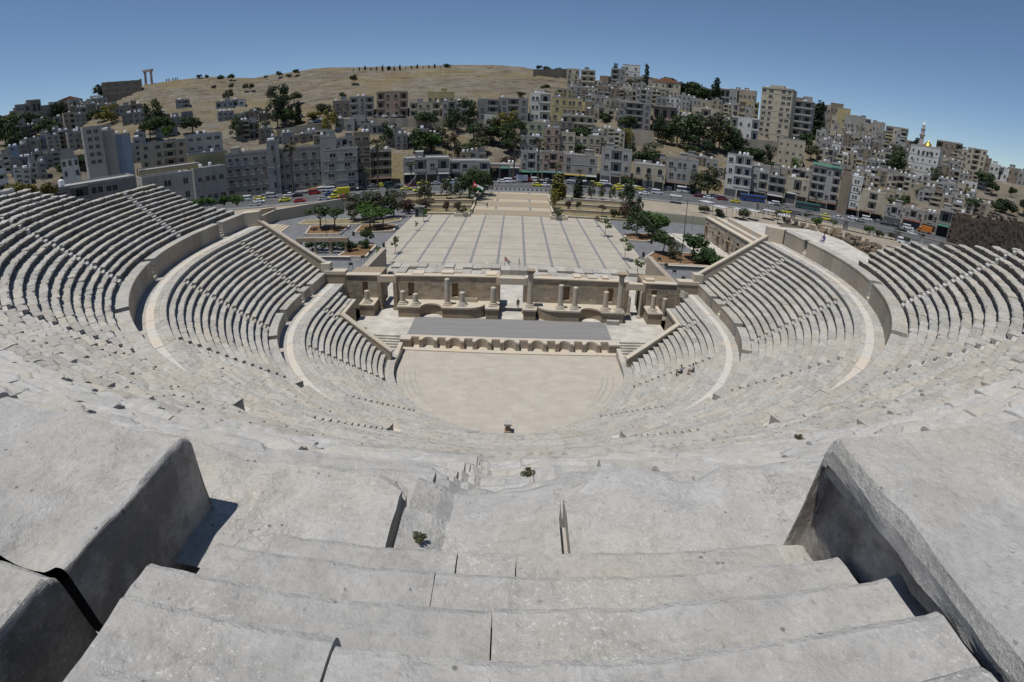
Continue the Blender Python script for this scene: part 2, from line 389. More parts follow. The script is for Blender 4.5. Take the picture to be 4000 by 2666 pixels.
for sg in (-1, 1):
    g2 += [tuple(sorted((sg*(s_at_y(R2, 4.9)), sg*(s_at_y(R2, 3.95))))), tuple(sorted((sg*s_at_y(R2, 2.1), sg*s_at_y(R2, 1.2)))), tuple(sorted((sg*s_at_y(R2, -3.9), sg*s_at_y(R2, -4.9))))]
    for a in (26, 50, 73): g2.append(tuple(sorted((sg*(s_az(R2, R_(a))-.45), sg*(s_az(R2, R_(a))+.45)))))
    for c in (s_at_y(R2, 1.65), s_az(R2, R_(26)), s_az(R2, R_(50)), s_az(R2, R_(73))): gap_steps(tier2, R2, sg*c, .9, 7.03, 8.5, 5, 1.2)
low_wall(tier2, R2, 7.03, 8.52, 1.05, g2, 9.6, 9.6, 3)
# --- middle tier
for i in range(1, 14):
    R = 34.36 - .626*i; z = 15.09 - .478*i; mb = MB(); sl_, sr_ = ends(R, 10.25, 10.25)
    row(mb, R, z, .626, .478, sl_, sr_, both(R, ST2), wear=.022, chip=.25, ds=.32, smb=smb2, seed=40+i)
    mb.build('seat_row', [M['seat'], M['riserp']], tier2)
mb = MB(); ring(mb, 34.36, 15.09, [0, .6, 1.0, 1.7, 2.65], 10.25, 10.25, [None, None, .9, None], seed=5, drop=.56, wear=.008)
mb.build('walkway', [M['seat'], M['pale']], tier2)
R3 = 36.9; g3 = []
for sg in (-1, 1):
    for a0 in (s_at_y(R3, 3.4), s_at_y(R3, -13.3), s_at_y(R3, -25.5), s_az(R3, R_(72))):
        g3.append(tuple(sorted((sg*(a0-.48), sg*(a0+.48))))); gap_steps(tier3, R3, sg*a0, .96, 15.09, 17.1, 6, 1.3)
low_wall(tier3, R3, 15.09, 17.1, 1.3, g3, 9.3, 8.8, 6)
flights(smb2, M['seat'], tier2)
# --- top tier
yl3 = {1: 9., 2: 7.83, 3: 6.45, 4: 4.56, 5: 4.19, 6: 3.72, 7: 3.2, 8: 3.0, 9: 2.7, 10: 2.25, 11: 2.0, 12: 1.19, 13: -11.7, 14: -12.5, 15: -13.35, 16: -15.2, 17: -16, 18: -16.7, 19: -18.5}
yr3 = {1: -7, 2: -8, 3: -7, 4: -7.5, 5: -8, 6: -9.3, 7: -9.6, 8: -10.5, 9: -13.2, 10: -15.3, 11: -17, 12: -18.9, 13: -21.2, 14: -23.6, 15: -25}
for k in range(1, 23):
    R = 37.45 + .574*k if k <= 13 else 44.9 + .6*(k-13); z = 17.22 + .465*k if k <= 13 else 23.27 + .384*(k-13); d = .574 if k < 13 else .6; dz = .465 if k <= 13 else .384
    if k == 1: dz = .6
    mb = MB(); sl_, sr_ = ends(R, yl3.get(k, -20.), yr3.get(k, -26.))
    row(mb, R, z, d, dz, sl_, sr_, both(R, ST3), wear=.036 if k < 13 else .05, chip=.55 if k < 13 else .8, ds=.27, smb=smb3, near=k >= 12, seed=80+k, under=.12, k_=k)
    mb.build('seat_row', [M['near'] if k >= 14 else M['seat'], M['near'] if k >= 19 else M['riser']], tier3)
flights(smb3, M['near'], tier3)
mb = MB()
for sg in (-1, 1):                                          # flat tread between wall 3 and first row
    pass
# --- the steps and kerb blocks right in front of the viewer
def slab(mb, x0, x1, yf, yb, zt, h, tint, seed, rough=.02, res=.035, nose=.03, wob=.02):
    """one worn step: front edge (towards the orchestra) at yf, back at yb (yb < yf)"""
    nx = max(4, int((x1-x0)/res)); X = np.linspace(x0, x1, nx)
    wv = fbm(np.stack([X*2.3, np.full(nx, seed*1.7), np.zeros(nx)], -1), 1, 3, seed)*wob
    ny = max(4, int((yf-yb)/res)); Yt = np.linspace(0, 1, ny)
    prof = [(yb + (yf-nose-yb)*t, zt) for t in Yt] + [(yf-nose*.3, zt-nose*.3), (yf, zt-nose)] + [(yf-.002*j, zt-nose-(h-nose)*j/5) for j in range(1, 6)]
    pr = np.array(prof); K = len(pr)
    P = np.zeros((nx, K, 3)); P[..., 0] = X[:, None]; P[..., 1] = pr[None, :, 0]; P[..., 2] = pr[None, :, 1]
    front = np.clip((np.arange(K)-K*.25)/(K*.4), 0, 1); P[..., 1] += wv[:, None]*front[None]
    d = fbm(P, 4.5, 4, seed); e = fbm(P, 17, 3, seed+2)
    P[..., 2] += rough*(d*1.0 + e*.4); P[..., 1] += rough*.5*d*front[None]
    mb.grid(P, 0, tint)
    for m in (0, -1):
        q = np.vstack([P[m], [[P[m, 0, 0], P[m, 0, 1], zt-h]]]); mb.add(q, [tuple(range(len(q)))], 0, tint)
flight = MB(); rr = np.random.default_rng(5)
ys = [-51.93, -51.71, -51.49, -51.27, -51.05, -50.86]; zs = [27.30, 27.165, 27.03, 26.895, 26.77]
ends_ = [(-.62, 1.02), (-.80, 1.16), (-.92, 1.33), (-.86, 1.24), (-.74, 1.12)]
for k in range(5):
    xl, xr = ends_[k]; cuts = [xl] + sorted(rr.uniform(xl+.5, xr-.5, 1 if k % 2 else 2)) + [xr]
    for a, b in zip(cuts[:-1], cuts[1:]):
        if b-a < .2: continue
        slab(flight, a+.002, b-.002, ys[k+1]+rr.normal(0, .006), ys[k]-.06, zs[k]+rr.normal(0, .004), .22, rr.uniform(.35, .65), k*7+int(a*10)+60)
flight.box(-1.6, 1.7, -53.4, -50.6, 25.6, 26.62, 0, .4)
slab(flight, -2.6, 2.8, -51.95, -53.6, 27.42, .4, .5, 31, res=.08)
flight.build('staircase', M['near'], tier3)

def kerb_block(name, x0, x1, yf, yb, zt, zb, seed, label, mould=False, broken=0.0, R=50.86, res=.045):
    """a big block of the top kerb; its inner side faces the steps, its front follows the curve of the seats"""
    mb = MB(); inner = x1 if x1 < 0 else x0; outer = x0 if x1 < 0 else x1; sg = 1 if inner > 0 else -1
    W = abs(outer-inner); nx = max(8, int(W/res)); ny = max(8, int((yf-yb)/res))
    # ring of profile across: inner face bottom -> top -> across
    hz = zt-zb
    if mould: ip = [(.115, -hz), (.10, -hz*.75), (.085, -hz*.5), (.07, -hz*.3), (.06, -.17), (.058, -.168), (.015, -.163), (.012, -.12), (-.004, -.112), (-.010, -.06), (.004, -.012), (.02, -.001)]
    else: ip = [(.06, -hz), (.035, -hz*.8), (.02, -hz*.6), (.005, -hz*.4), (0, -.14), (0, -.09), (.0, -.045), (.004, -.012), (.02, -.001)]
    t = np.linspace(0, len(ip)-1, 34); ip = np.array(ip); i0 = np.minimum(t.astype(int), len(ip)-2); ip = ip[i0] + (ip[i0+1]-ip[i0])*(t-i0)[:, None]
    across = [(u, 0.0) for u in np.linspace(.02, W, nx)[1:]]
    pr = np.vstack([ip, across]); K = len(pr)
    X = inner + sg*pr[:, 0]; Z = zt + pr[:, 1]
    n = ny + 10
    P = np.zeros((n, K, 3)); T = np.linspace(0, 1, ny)
    yfront = -np.sqrt(np.maximum(R*R - X*X, 1)) + (yf + R)
    for k in range(K):
        P[:ny, k, 0] = X[k]; P[:ny, k, 1] = yb + (yfront[k]-.03-yb)*T; P[:ny, k, 2] = Z[k]
        for j in range(10):
            P[ny+j, k] = (X[k], yfront[k] - .03*(1-min(1, j/2)), max(zb, Z[k] - (.012 if j == 0 else .03*min(1, j/2) + (hz)*max(0, (j-2)/7)**1)))
    d = fbm(P, 3.2, 4, seed); e = fbm(P, 13, 4, seed+1)
    edge = np.exp(-((np.arange(K)-34)/5.0)**2)[None, :]
    if broken:
        b = np.clip(fbm(P[..., :] * np.array([0, 1, .3]), 2.6, 4, seed+9) + .25, 0, 1)*broken
        P[..., 0] += sg*b*edge*1.0; P[..., 2] -= b*edge*.9
    P[..., 2] += .022*d + .009*e; P[..., 0] += sg*(.012*d + .008*e)*(np.arange(K) < 36)[None, :]
    mb.grid(P, 0, .5)
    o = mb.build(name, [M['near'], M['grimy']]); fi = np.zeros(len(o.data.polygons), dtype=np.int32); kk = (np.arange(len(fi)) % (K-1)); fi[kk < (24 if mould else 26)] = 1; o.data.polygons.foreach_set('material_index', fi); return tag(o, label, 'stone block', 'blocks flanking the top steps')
kerb_block('stone_block', 1.20, 5.2, -50.86, -52.05, 27.25, 26.3, 4, 'large flat kerb block with a moulded edge on the right of the top steps', mould=True)
kerb_block('stone_block', 1.24, 5.2, -52.075, -54.2, 27.24, 26.3, 14, 'smooth grey kerb block behind the moulded one, right of the steps', mould=True, res=.09)
kerb_block('stone_block', -4.6, -1.10, -50.76, -51.42, 27.12, 26.2, 5, 'big weathered kerb block with a broken rough edge on the left of the top steps', broken=.13)
kerb_block('stone_block', -4.6, -1.14, -51.445, -52.0, 27.10, 26.3, 6, 'smaller worn kerb block behind the broken one, left of the steps', broken=.05)
kerb_block('stone_block', -4.6, -.98, -52.02, -53.6, 27.12, 26.3, 26, 'kerb block in the bottom left corner beside the lowest grey step', broken=.03, res=.09)
# kerb ring beyond the blocks
for sg in (-1, 1):
    mb = MB(); R = 50.86; a0 = 5.22 if sg > 0 else 4.62; S = np.linspace(a0, 22, 60)*sg
    sweep(mb, R, S, np.tile([2.4, 1.2, .05, 0, 0, .05, .06], (60, 1)), 27.22 + np.tile([0, 0, 0, -.03, -.2, -.4, -.95], (60, 1)), np.full(60, .5), rough=.04, seed=3)
    mb.build('stone_kerb', M['near'], tier3)
# ================================================================ ORCHESTRA AND STAGE
def paving(name, c1, c2, w, h, joint=(.3, .28, .24), mortar=.012, rot=0.0, rough=.85, var=.25):
    t = NT(name, rough, .2); mp = t.n('ShaderNodeMapping'); t.l(t.pos, mp.inputs[0]); mp.inputs['Rotation'].default_value = (0, 0, rot)
    bk = t.n('ShaderNodeTexBrick'); t.l(mp.outputs[0], bk.inputs['Vector']); bk.inputs['Scale'].default_value = 1; bk.inputs['Brick Width'].default_value = w; bk.inputs['Row Height'].default_value = h
    bk.inputs['Mortar Size'].default_value = mortar; bk.inputs['Color1'].default_value = (*c1, 1); bk.inputs['Color2'].default_value = (*c2, 1); bk.inputs['Mortar'].default_value = (*joint, 1); bk.inputs['Bias'].default_value = 0
    k = t.ramp(t.noise(.5, 5), [(.3, 1-var), (.7, 1+var*.4)]); c = t.mix(1.0, bk.outputs[0], k, 'MULTIPLY')
    k2 = t.ramp(t.noise(7, 4), [(.3, .9), (.7, 1.06)]); return t.col(t.mix(1.0, c, k2, 'MULTIPLY'))
M['orch'] = paving('orchestra_paving', (.43, .395, .335), (.39, .355, .305), 1.1, .62, (.36, .32, .27), .01, var=.09)
M['deck'] = paving('stage_paving', (.53, .50, .445), (.44, .42, .37), .9, .6, (.34, .31, .27), .012)
t = NT('grey_stage_boards', .75, .2); mp = t.n('ShaderNodeMapping'); t.l(t.pos, mp.inputs[0]); mp.inputs['Scale'].default_value = (.12, 5.5, 1)
c = t.ramp(t.noise(1.0, 5, .7, mp.outputs[0]), [(.3, (.17, .168, .165)), (.7, (.245, .24, .235))]); M['boards'] = t.col(c)

mb = MB(); n = 64; A = np.linspace(math.pi, 2*math.pi, n); mb.add([(13.6*math.cos(a), 13.6*math.sin(a), 0) for a in A] + [(14.5, 4.5, 0), (-14.5, 4.5, 0)], [tuple(range(n+2))])
of = mb.build('orchestra_floor', M['orch']); tag(of, kind='structure')
mb = MB()
for R, w in ((12.6, .55), (11.3, .25)):
    S = np.linspace(-R*1.35, R*1.35, 140); sweep(mb, R, S, np.tile([w, 0], (140, 1)), np.full((140, 2), .012), rng.uniform(.3, .7, 140), caps=False)
for sg in (-1, 1):
    for R, a0, a1 in ((12.2, .95, 1.5), (11.5, 1.0, 1.48), (10.9, 1.05, 1.5)):
        S = sg*np.linspace(a0, a1, 24)*R; sweep(mb, R, S, np.tile([.09, 0], (24, 1)), np.full((24, 2), .016), np.full(24, 0.02), caps=False)
tag(mb.build('paving_bands', M['seat']), kind='structure')
mb = MB(); mb.box(-24, -13.36, -1.5, 4.6, -.35, -.004); mb.box(13.36, 24, -1.5, 4.6, -.35, -.004); mb.box(-24, 24, 4.5, 5.2, -.35, -.004)
tag(mb.build('side_entrance_floor', M['deck']), kind='structure')
mb = MB(); mb.add([(-22.5, 16.2, .27), (24, 16.2, .27), (24, 33.2, .275), (-22.5, 33.2, .275)], [(0, 1, 2, 3)]); tag(mb.build('side_entrance_floor', M['deck']), kind='structure')

# the stage platform
stage = tag(empty('stage', (0, 5.2, 0)), 'low stone stage with arched niches along its front and grey boards on top', 'stage')
stage.location = (0, 0, 0)
mb = MB(); mb.box(-14.05, 14.05, 6.35, 13.2, 0, 1.3); mb.box(-21.4, -14.05, 6.35, 16.6, 0, 1.297); mb.box(14.05, 21.4, 6.35, 16.6, 0, 1.297)
mb.box(-14.05, 14.05, 13.2, 15.0, 0, 1.29)
mb.build('deck', M['deck'], stage)
mb = MB(); mb.box(-13.3, 13.15, 6.58, 12.45, 1.30, 1.345); mb.build('boarded_floor', M['boards'], stage)
# front wall: alternating square and round niches cut in plan, 0.75 deep
prof = []; pitch = 1.72; n = 15; x0 = -n*pitch/2
mbw = MB(); mbc = MB()
def front_poly(extra, yb):
    pts = [(-14.05, 5.2-extra)]
    for k in range(n):
        c = x0 + (k+.5)*pitch
        if k % 2 == 0: pts += [(c-.53, 5.2-extra), (c-.53, 5.95), (c+.53, 5.95), (c+.53, 5.2-extra)]
        else: pts += [(c+.72*math.cos(a), max(5.2-extra, 5.2 + .8*math.sin(a))) for a in np.linspace(math.pi, 0, 13)]
    pts += [(14.05, 5.2-extra), (14.05, yb), (-14.05, yb)]
    return pts
def strip_poly(mb, pts, z0, z1, tint=None):
    """front wall prism split into one block per bay so every face is convex"""
    mb.prism(pts, z0, z1, 0, tint)
mbw.prism(front_poly(0, 6.36), .12, 1.08); mbw.build('front_wall', M['wall'], stage)
mbc.prism(front_poly(.16, 6.365), 1.08, 1.30); mbc.build('cornice', M['clean'], stage)
mb = MB(); mb.box(-14.05, 14.05, 4.45, 6.3, 0, .12); mb.build('plinth', M['clean'], stage)
for sg in (-1, 1):
    mb = MB()
    for k in range(5):
        xa, xb = (14.06, 19.5) if sg > 0 else (-19.5, -14.06); mb.box(xa, xb, 4.95+.27*k, 6.36, 0.0, .02+.255*(k+1) if k < 4 else 1.296)
    mb.build('side_steps', M['deck'], stage)
    mb = MB(); x = 13.45*sg; mb.extrude([(x, 4.4, 0), (x, 1.5, 0), (x, 1.3, .9), (x, 4.4, 1.15)], (.5*sg, 0, 0)); mb.build('end_pier', M['clean'], stage)

# podium in front of the stage wall, with its curved recesses
pod = tag(empty('stage_podium', (0, 12.2, 1.3)), 'raised brown podium with curved recesses carrying broken columns behind the stage', 'podium'); pod.location = (0, 0, 0)
def pod_half(sg, e, zb, zt, name, mat):
    def arc(cx, r, a0, a1, m=12): return [(cx + r*math.cos(a), 12.25-e + r*.98*math.sin(a)) for a in np.linspace(a0, a1, m)]
    r = 1.62 - e
    pts = [(15.75+e, 12.25-e)] + arc(11.0, r, 0, math.pi, 15) + [(6.1+e*.5, 12.25-e)]
    pts += [(6.1+e*.5 - (2.55)*math.sin(t), 12.25-e + 1.75*(1-math.cos(t))*1.0) for t in np.linspace(.15, HP, 9)]
    pts += [(3.35+e, 12.25-e), (1.72-e, 12.25-e), (1.72-e, 15.02), (15.75+e, 15.02)]
    mb = MB(); mb.prism([(sg*x, y) for x, y in pts], zb, zt); return mb.build(name, mat, pod)
for sg in (-1, 1):
    pod_half(sg, 0, 1.3, 2.72, 'podium_wall', M['warmst']); pod_half(sg, .13, 2.72, 2.95, 'cornice', M['clean'])
    mb = MB(); a, b = (19.35, 21.5); mb.box(min(sg*a, sg*b), max(sg*a, sg*b), 12.2, 15.02, 1.3, 2.85); mb.build('podium_wall', M['warmst'], pod)
    mb = MB(); mb.box(min(sg*(a-.1), sg*(b+.02)), max(sg*(a-.1), sg*(b+.02)), 12.08, 15.02, 2.85, 3.07); mb.build('cornice', M['clean'], pod)
    for px in (4.9,):                                      # lower curved bench in the recess
        pass

# stage wall (scaenae frons)
M['scaenae'] = stone('stage_wall_ashlar', (.37, .325, .255), lich=0, var=.16, bump=.4, amt=.3)
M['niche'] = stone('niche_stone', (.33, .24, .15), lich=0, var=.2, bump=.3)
wallr = tag(empty('stage_wall'), 'long ruined masonry wall behind the stage with three doorways and small arched niches', 'wall')
def pierced(mb, x0, x1, y, th, z0, z1, holes, courses=.42, seed=0):
    """masonry panel with arched recess holes: list of (cx, halfwidth, zb, zspring)"""
    r = np.random.default_rng(seed); zs = list(np.arange(z0, z1-.1, courses)) + [z1]
    for za, zb in zip(zs[:-1], zs[1:]):
        J = joints(x0, x1, .7, 1.5, r)
        cutx = [(c-w, c+w) for c, w, hb, hs in holes if za < hs+w*.55 and zb > hb+.02]
        xs = sorted(set([round(v, 4) for v in J + [v for c in cutx for v in c]]))
        for a, b in zip(xs[:-1], xs[1:]):
            if b-a < .004 or any(a >= c0-1e-3 and b <= c1+1e-3 for c0, c1 in cutx): continue
            d = r.uniform(0, .012); mb.box(a+.003, b-.003, y-d, y+th, za+.002, zb-.002, 0, r.uniform(.1, .9))
    mb.box(x0+.01, x1-.01, y+th*.6, y+th-.01, z0, z1-.02)
nich = {-21.3: 1, -14.3: 1, -7.9: 1, 7.75: 1, 14.1: 1, 20.7: 1}
for (a, b, hs) in ((-24.2, -19.0, [-21.3]), (-16.75, -1.85, [-14.3, -7.9]), (1.85, 16.6, [7.75, 14.1]), (18.9, 24.3, [20.7])):
    mb = MB(); H = [(h, .44, 3.55, 5.15) for h in hs]; pierced(mb, a, b, 15.03, 1.05, 1.3, 6.42, H, seed=int(abs(a*10)) % 97); mb.build('masonry', M['scaenae'], wallr)
    for h in hs:
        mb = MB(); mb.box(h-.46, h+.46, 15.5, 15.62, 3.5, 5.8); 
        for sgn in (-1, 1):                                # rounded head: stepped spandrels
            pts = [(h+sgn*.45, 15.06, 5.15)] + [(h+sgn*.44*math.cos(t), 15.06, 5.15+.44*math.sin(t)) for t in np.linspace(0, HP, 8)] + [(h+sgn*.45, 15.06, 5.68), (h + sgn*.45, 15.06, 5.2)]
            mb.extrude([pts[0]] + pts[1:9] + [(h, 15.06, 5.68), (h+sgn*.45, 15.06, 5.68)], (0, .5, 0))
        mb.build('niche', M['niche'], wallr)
    mb = MB(); mb.box(a-.05, b+.05, 14.9, 16.1, 6.42, 6.58); 
    r = np.random.default_rng(abs(int(b))+9)
    for x in np.arange(a+.5, b-1.6, 2.1):
        if r.random() < .6: w = r.uniform(.8, 1.8); mb.box(x, x+w, 15.5+r.uniform(-.2, .2), 16.9+r.uniform(-.2, .4), 6.585, 6.585+r.uniform(.1, .4), 0, r.uniform(.2, .8))
    mb.build('coping', M['clean'], wallr)
# rear thickness and the paved ledge behind the wall
mb = MB(); r = np.random.default_rng(3)
for x in np.arange(-22.5, 22.5, 1.9):
    if abs(x+.5) < 2.6 or abs(abs(x+.9)-17.9) < 2.0: continue
    mb.box(x, x+1.86, 16.9, 19.4, .4, 5.5+r.uniform(-.25, .5), 0, r.uniform(.15, .85))
mb.build('rubble_core', M['warmst'], wallr)
for (a, b, zt) in ((-19.05, -16.7, 6.05), (-1.9, 1.9, 6.05), (16.55, 18.95, 5.95)):
    mb = MB(); mb.box(a-.25, b+.25, 14.86, 15.7, zt-.55, zt+.38, 0, .5); mb.build('lintel', M['clean'], wallr)
    for xx in (a-.02, b+.02):
        mb = MB(); mb.box(xx-.28, xx+.28, 14.8, 16.2, 1.3, zt-.56, 0, .4); mb.box(xx-.38, xx+.38, 14.7, 15.4, 1.3, 1.7, 0, .6); mb.build('door_jamb', M['warmst'], wallr)
    mb = MB(); mb.box(a, b, 12.9, 20.5, 1.2, 1.294); mb.box(a, b, 15.9, 16.3, 1.29, 1.5); mb.build('threshold', M['deck'], wallr)
# inner walls of the left and right doorways
for sg in (-1, 1):
    mb = MB(); mb.box(min(sg*19.3, sg*24.2), max(sg*19.3, sg*24.2), 16.1, 20.5, 1.2, 6.1, 0, .4); mb.box(min(sg*12.5, sg*16.4), max(sg*12.5, sg*16.4), 16.1, 16.9, 1.2, 5.4, 0, .6); mb.build('masonry', M['warmst'], wallr)
# columns standing on the podium
M['column'] = stone('column_limestone', (.46, .43, .37), lich=0, var=.14, bump=.4, pits=.3)
def column(x, y, zb, zt, r, label, cap=False, lean=0.0, broken=True, cat='column'):
    e = tag(empty('column', (x, y, zb)), label, cat, 'columns on the stage podium'); H = zt-zb
    mb = MB(); mb.box(-r*1.75, r*1.75, -r*1.75, r*1.75, 0, .12); mb.lathe([(r*1.6, .12), (r*1.68, .17), (r*1.6, .23), (r*1.3, .27), (r*1.28, .31), (r*1.42, .35), (r*1.38, .41), (r*1.08, .44)], n=18); mb.build('base', M['column'], e, smooth=False)
    mb = MB(); hs = H - (.55 if cap else 0); P = []
    zz = np.linspace(.44, hs, 9); prof = [(r*(1.02-.14*(z-.44)/5.5), z) for z in zz]
    mb.lathe(prof, n=18)
    if broken: mb.lathe([(r*.86, hs), (r*.6, hs+.07), (r*.2, hs+.05)], n=9)
    mb.build('shaft', M['column'], e)
    if cap:
        mb = MB(); mb.lathe([(r*.85, hs), (r*1.0, hs+.05), (r*1.02, hs+.2), (r*1.3, hs+.42), (r*1.5, hs+.47)], n=14); mb.box(-r*1.5, r*1.5, -r*1.5, r*1.5, hs+.47, hs+.56)
        for k in range(8):
            a = k*math.pi/4; mb.obox((r*1.18*math.cos(a), r*1.18*math.sin(a), hs+.08), (.05*math.cos(a), .05*math.sin(a)), (-.06*math.sin(a), .06*math.cos(a)), .3)
        mb.build('capital', M['warmst'], e)
    return e
for x, y, zt, cap, lb in ((-20.5, 13.1, 4.8, 0, 'broken column stump alone on the far left podium block'), (-15.2, 13.2, 4.8, 0, 'first of two short column stumps left of the left round recess'),
        (-13.3, 13.0, 4.5, 0, 'shortest column stump, with a slanted broken top, beside the left round recess'), (-8.8, 13.2, 6.7, 0, 'tall plain column shaft without capital on the left half of the podium'),
        (-6.7, 13.2, 4.8, 0, 'short column stump just right of the tall plain shaft'), (-2.45, 13.3, 5.55, 0, 'medium broken column left of the central doorway'),
        (2.55, 13.3, 8.3, 1, 'tall column with a leafy capital right of the central doorway'), (6.75, 13.1, 6.3, 0, 'medium column shaft, left one of a pair by the right quarter recess'),
        (8.75, 13.1, 6.05, 0, 'medium column shaft, right one of a pair by the right round recess'), (13.1, 13.0, 5.63, 0, 'short column next to the right tall column with capital'),
        (15.1, 12.95, 8.45, 1, 'tall column with a leafy capital at the right end of the podium'), (20.1, 13.0, 5.4, 0, 'column shaft alone on the far right podium block')):
    column(x, y, 2.955 if abs(x) < 19 else 3.075, zt, .37 if zt < 8 else .40, lb, cap)
column(22.3, 14.4, 1.31, 4.5, .36, 'slim weathered column stump against the right side wall')
column(17.0, 15.0, 1.5, 4.3, .27, 'thin leaning column stump inside the right doorway'); column(18.6, 14.55, 1.3, 5.3, .2, 'thin grey pillar at the right edge of the right doorway')
mb = MB(); mb.box(-6.6, -4.75, 15.4, 15.98, 0, .1); mb.box(-6.6, -4.75, 15.85, 15.98, .1, .5); mb.box(-6.6, -4.75, 15.4, 15.5, .1, .5); mb.box(-6.6, -6.48, 15.5, 15.85, .1, .5); mb.box(-4.87, -4.75, 15.5, 15.85, .1, .5)
o = mb.build('stone_trough', M['clean']); tag(o, 'hollow stone trough standing on the podium against the stage wall', 'trough'); o.location = (0, -1.1, 2.955)
mb = MB(); mb.prism([(13.3, 11.55), (15.05, 11.5), (15.1, 12.05), (13.3, 12.1)], 1.3, 1.9); tag(mb.build('stone_block', M['seat']), 'long rough stone block lying on the stage at the foot of the right podium', 'stone block')
# altar in the orchestra
al = tag(empty('altar', (.08, -12.35, 0)), 'small waisted stone altar standing at the rim of the paved half circle', 'altar')
mb = MB(); mb.box(-.34, .34, -.34, .34, 0, .22); mb.lathe([(.30, .22), (.25, .34), (.23, .8), (.28, .92)], n=10); mb.build('pedestal', M['warmst'], al)
mb = MB(); mb.box(-.36, .36, -.36, .36, .92, 1.12); mb.build('slab', M['seat'], al)

# sloping end walls of the tiers, vaulted side blocks
for sg in (-1, 1):
    w = tag(empty('end_wall'), ('left' if sg < 0 else 'right') + ' sloping stone parapet closing the lowest seats beside the stage steps', 'wall', 'sloping end walls of the seating')
    mb = MB(); a = np.array([14.0, -.25]); b = np.array([20.5, 1.85]); d = (b-a)/np.linalg.norm(b-a); nrm = np.array([-d[1], d[0]])*.5
    p = [(a[0], a[1], 0), (b[0], b[1], 0), (b[0], b[1], 5.55), (a[0], a[1], 1.9)]; q = [(sg*x, y+.02, z) for x, y, z in p]
    mb.extrude(q, (sg*nrm[0], nrm[1], 0)); mb.build('masonry', M['wall'], w)
    mb = MB(); p = [(a[0]-.15, a[1], 1.9), (b[0], b[1], 5.55), (b[0], b[1], 5.8), (a[0]-.15, a[1], 2.1)]; q = [(sg*(x-nrm[0]*.15), y-nrm[1]*.15, z) for x, y, z in p]; mb.extrude(q, (sg*nrm[0]*1.3, nrm[1]*1.3, 0)); mb.build('coping', M['clean'], w)
    # vaulted block carrying the upper rows over the side entrance
    v = tag(empty('side_vault'), ('left' if sg < 0 else 'right') + ' brown vaulted block with an arched side doorway under the seats', 'vault', 'vaulted side entrances')
    mb = MB(); x = 20.45; th = .6
    arch = [(x, 4.9+1.0*math.cos(t), 1.9+1.0*math.sin(t)) for t in np.linspace(math.pi, 0, 11)]
    poly = [(x, 2.1, 0), (x, 3.9, 0)] + arch + [(x, 5.9, 0), (x, 7.35, 0), (x, 7.35, 5.35), (x, 2.1, 5.35)]
    mb.extrude([(sg*a_, b_, c_) for a_, b_, c_ in poly], (sg*th, 0, 0)); mb.build('side_wall', M['warmst'], v)
    mb = MB(); mb.box(min(sg*20.3, sg*20.95), max(sg*20.3, sg*20.95), 1.9, 7.5, 5.35, 5.62); mb.build('coping', M['clean'], v)
    mb = MB(); mb.box(min(sg*21.05, sg*26.4), max(sg*21.05, sg*26.4), 7.2, 7.5, 0, 5.4); mb.box(min(sg*22.6, sg*26.4), max(sg*22.6, sg*26.4), 9.38, 9.6, 0, 7.0); mb.build('end_wall', M['wall'], v)
    # parapet of the middle tier's front end
    w = tag(empty('end_wall'), ('left' if sg < 0 else 'right') + ' long sloping parapet closing the ends of the middle seats', 'wall', 'sloping end walls of the seating')
    mb = MB(); p = [(25.4, 10.27, 0), (35.4, 10.27, 0), (35.4, 10.27, 15.9), (25.4, 10.27, 9.4)]; mb.extrude([(sg*x, y, z) for x, y, z in p], (0, .55, 0)); mb.build('masonry', M['wall'], w)
    mb = MB(); p = [(25.2, 10.2, 9.4), (35.45, 10.2, 15.95), (35.45, 10.2, 16.2), (25.2, 10.2, 9.65)]; mb.extrude([(sg*x, y, z) for x, y, z in p], (0, .72, 0)); mb.build('coping', M['clean'], w)
    mb = MB(); mb.box(min(sg*24.6, sg*25.9), max(sg*24.6, sg*25.9), 9.75, 11.0, 7.0, 9.75); mb.build('pier', M['clean'], w)
    # cross wall closing the lower walkway
    mb = MB(); mb.box(min(sg*22.4, sg*25.3), max(sg*22.4, sg*25.3), 9.62, 10.2, 0, 8.3, 0, .3); mb.build('cross_wall', M['warmst'], w)
    mb = MB(); mb.box(min(sg*22.3, sg*25.4), max(sg*22.3, sg*25.4), 9.55, 10.9, 8.3, 8.75); mb.build('coping', M['clean'], w)
    # pier at the end of the upper walkway
    w = tag(empty('wall_pier'), ('left' if sg < 0 else 'right') + ' stone corner wall at the end of the upper walkway', 'wall', 'corner walls of the upper walkway')
    mb = MB(); mb.prism([(sg*35.0, 10.3), (sg*36.95, 9.25), (sg*37.5, 9.6), (sg*37.5, 11.2), (sg*35.0, 11.2)], 9, 17.1); mb.build('masonry', M['clean'], w)
# throne seat on the right of the lower walkway
th = tag(empty('stone_chair', (22.9, 8.2, 7.03), R_(-62)), 'single carved stone chair at the end of the lower right walkway', 'chair')
mb = MB(); mb.box(-.4, .4, -.35, .4, 0, .45); mb.box(-.4, .4, -.45, -.35, 0, .95); mb.box(-.4, -.28, -.35, .3, .45, .7); mb.box(.28, .4, -.35, .3, .45, .7); mb.build('seat', M['clean'], th)
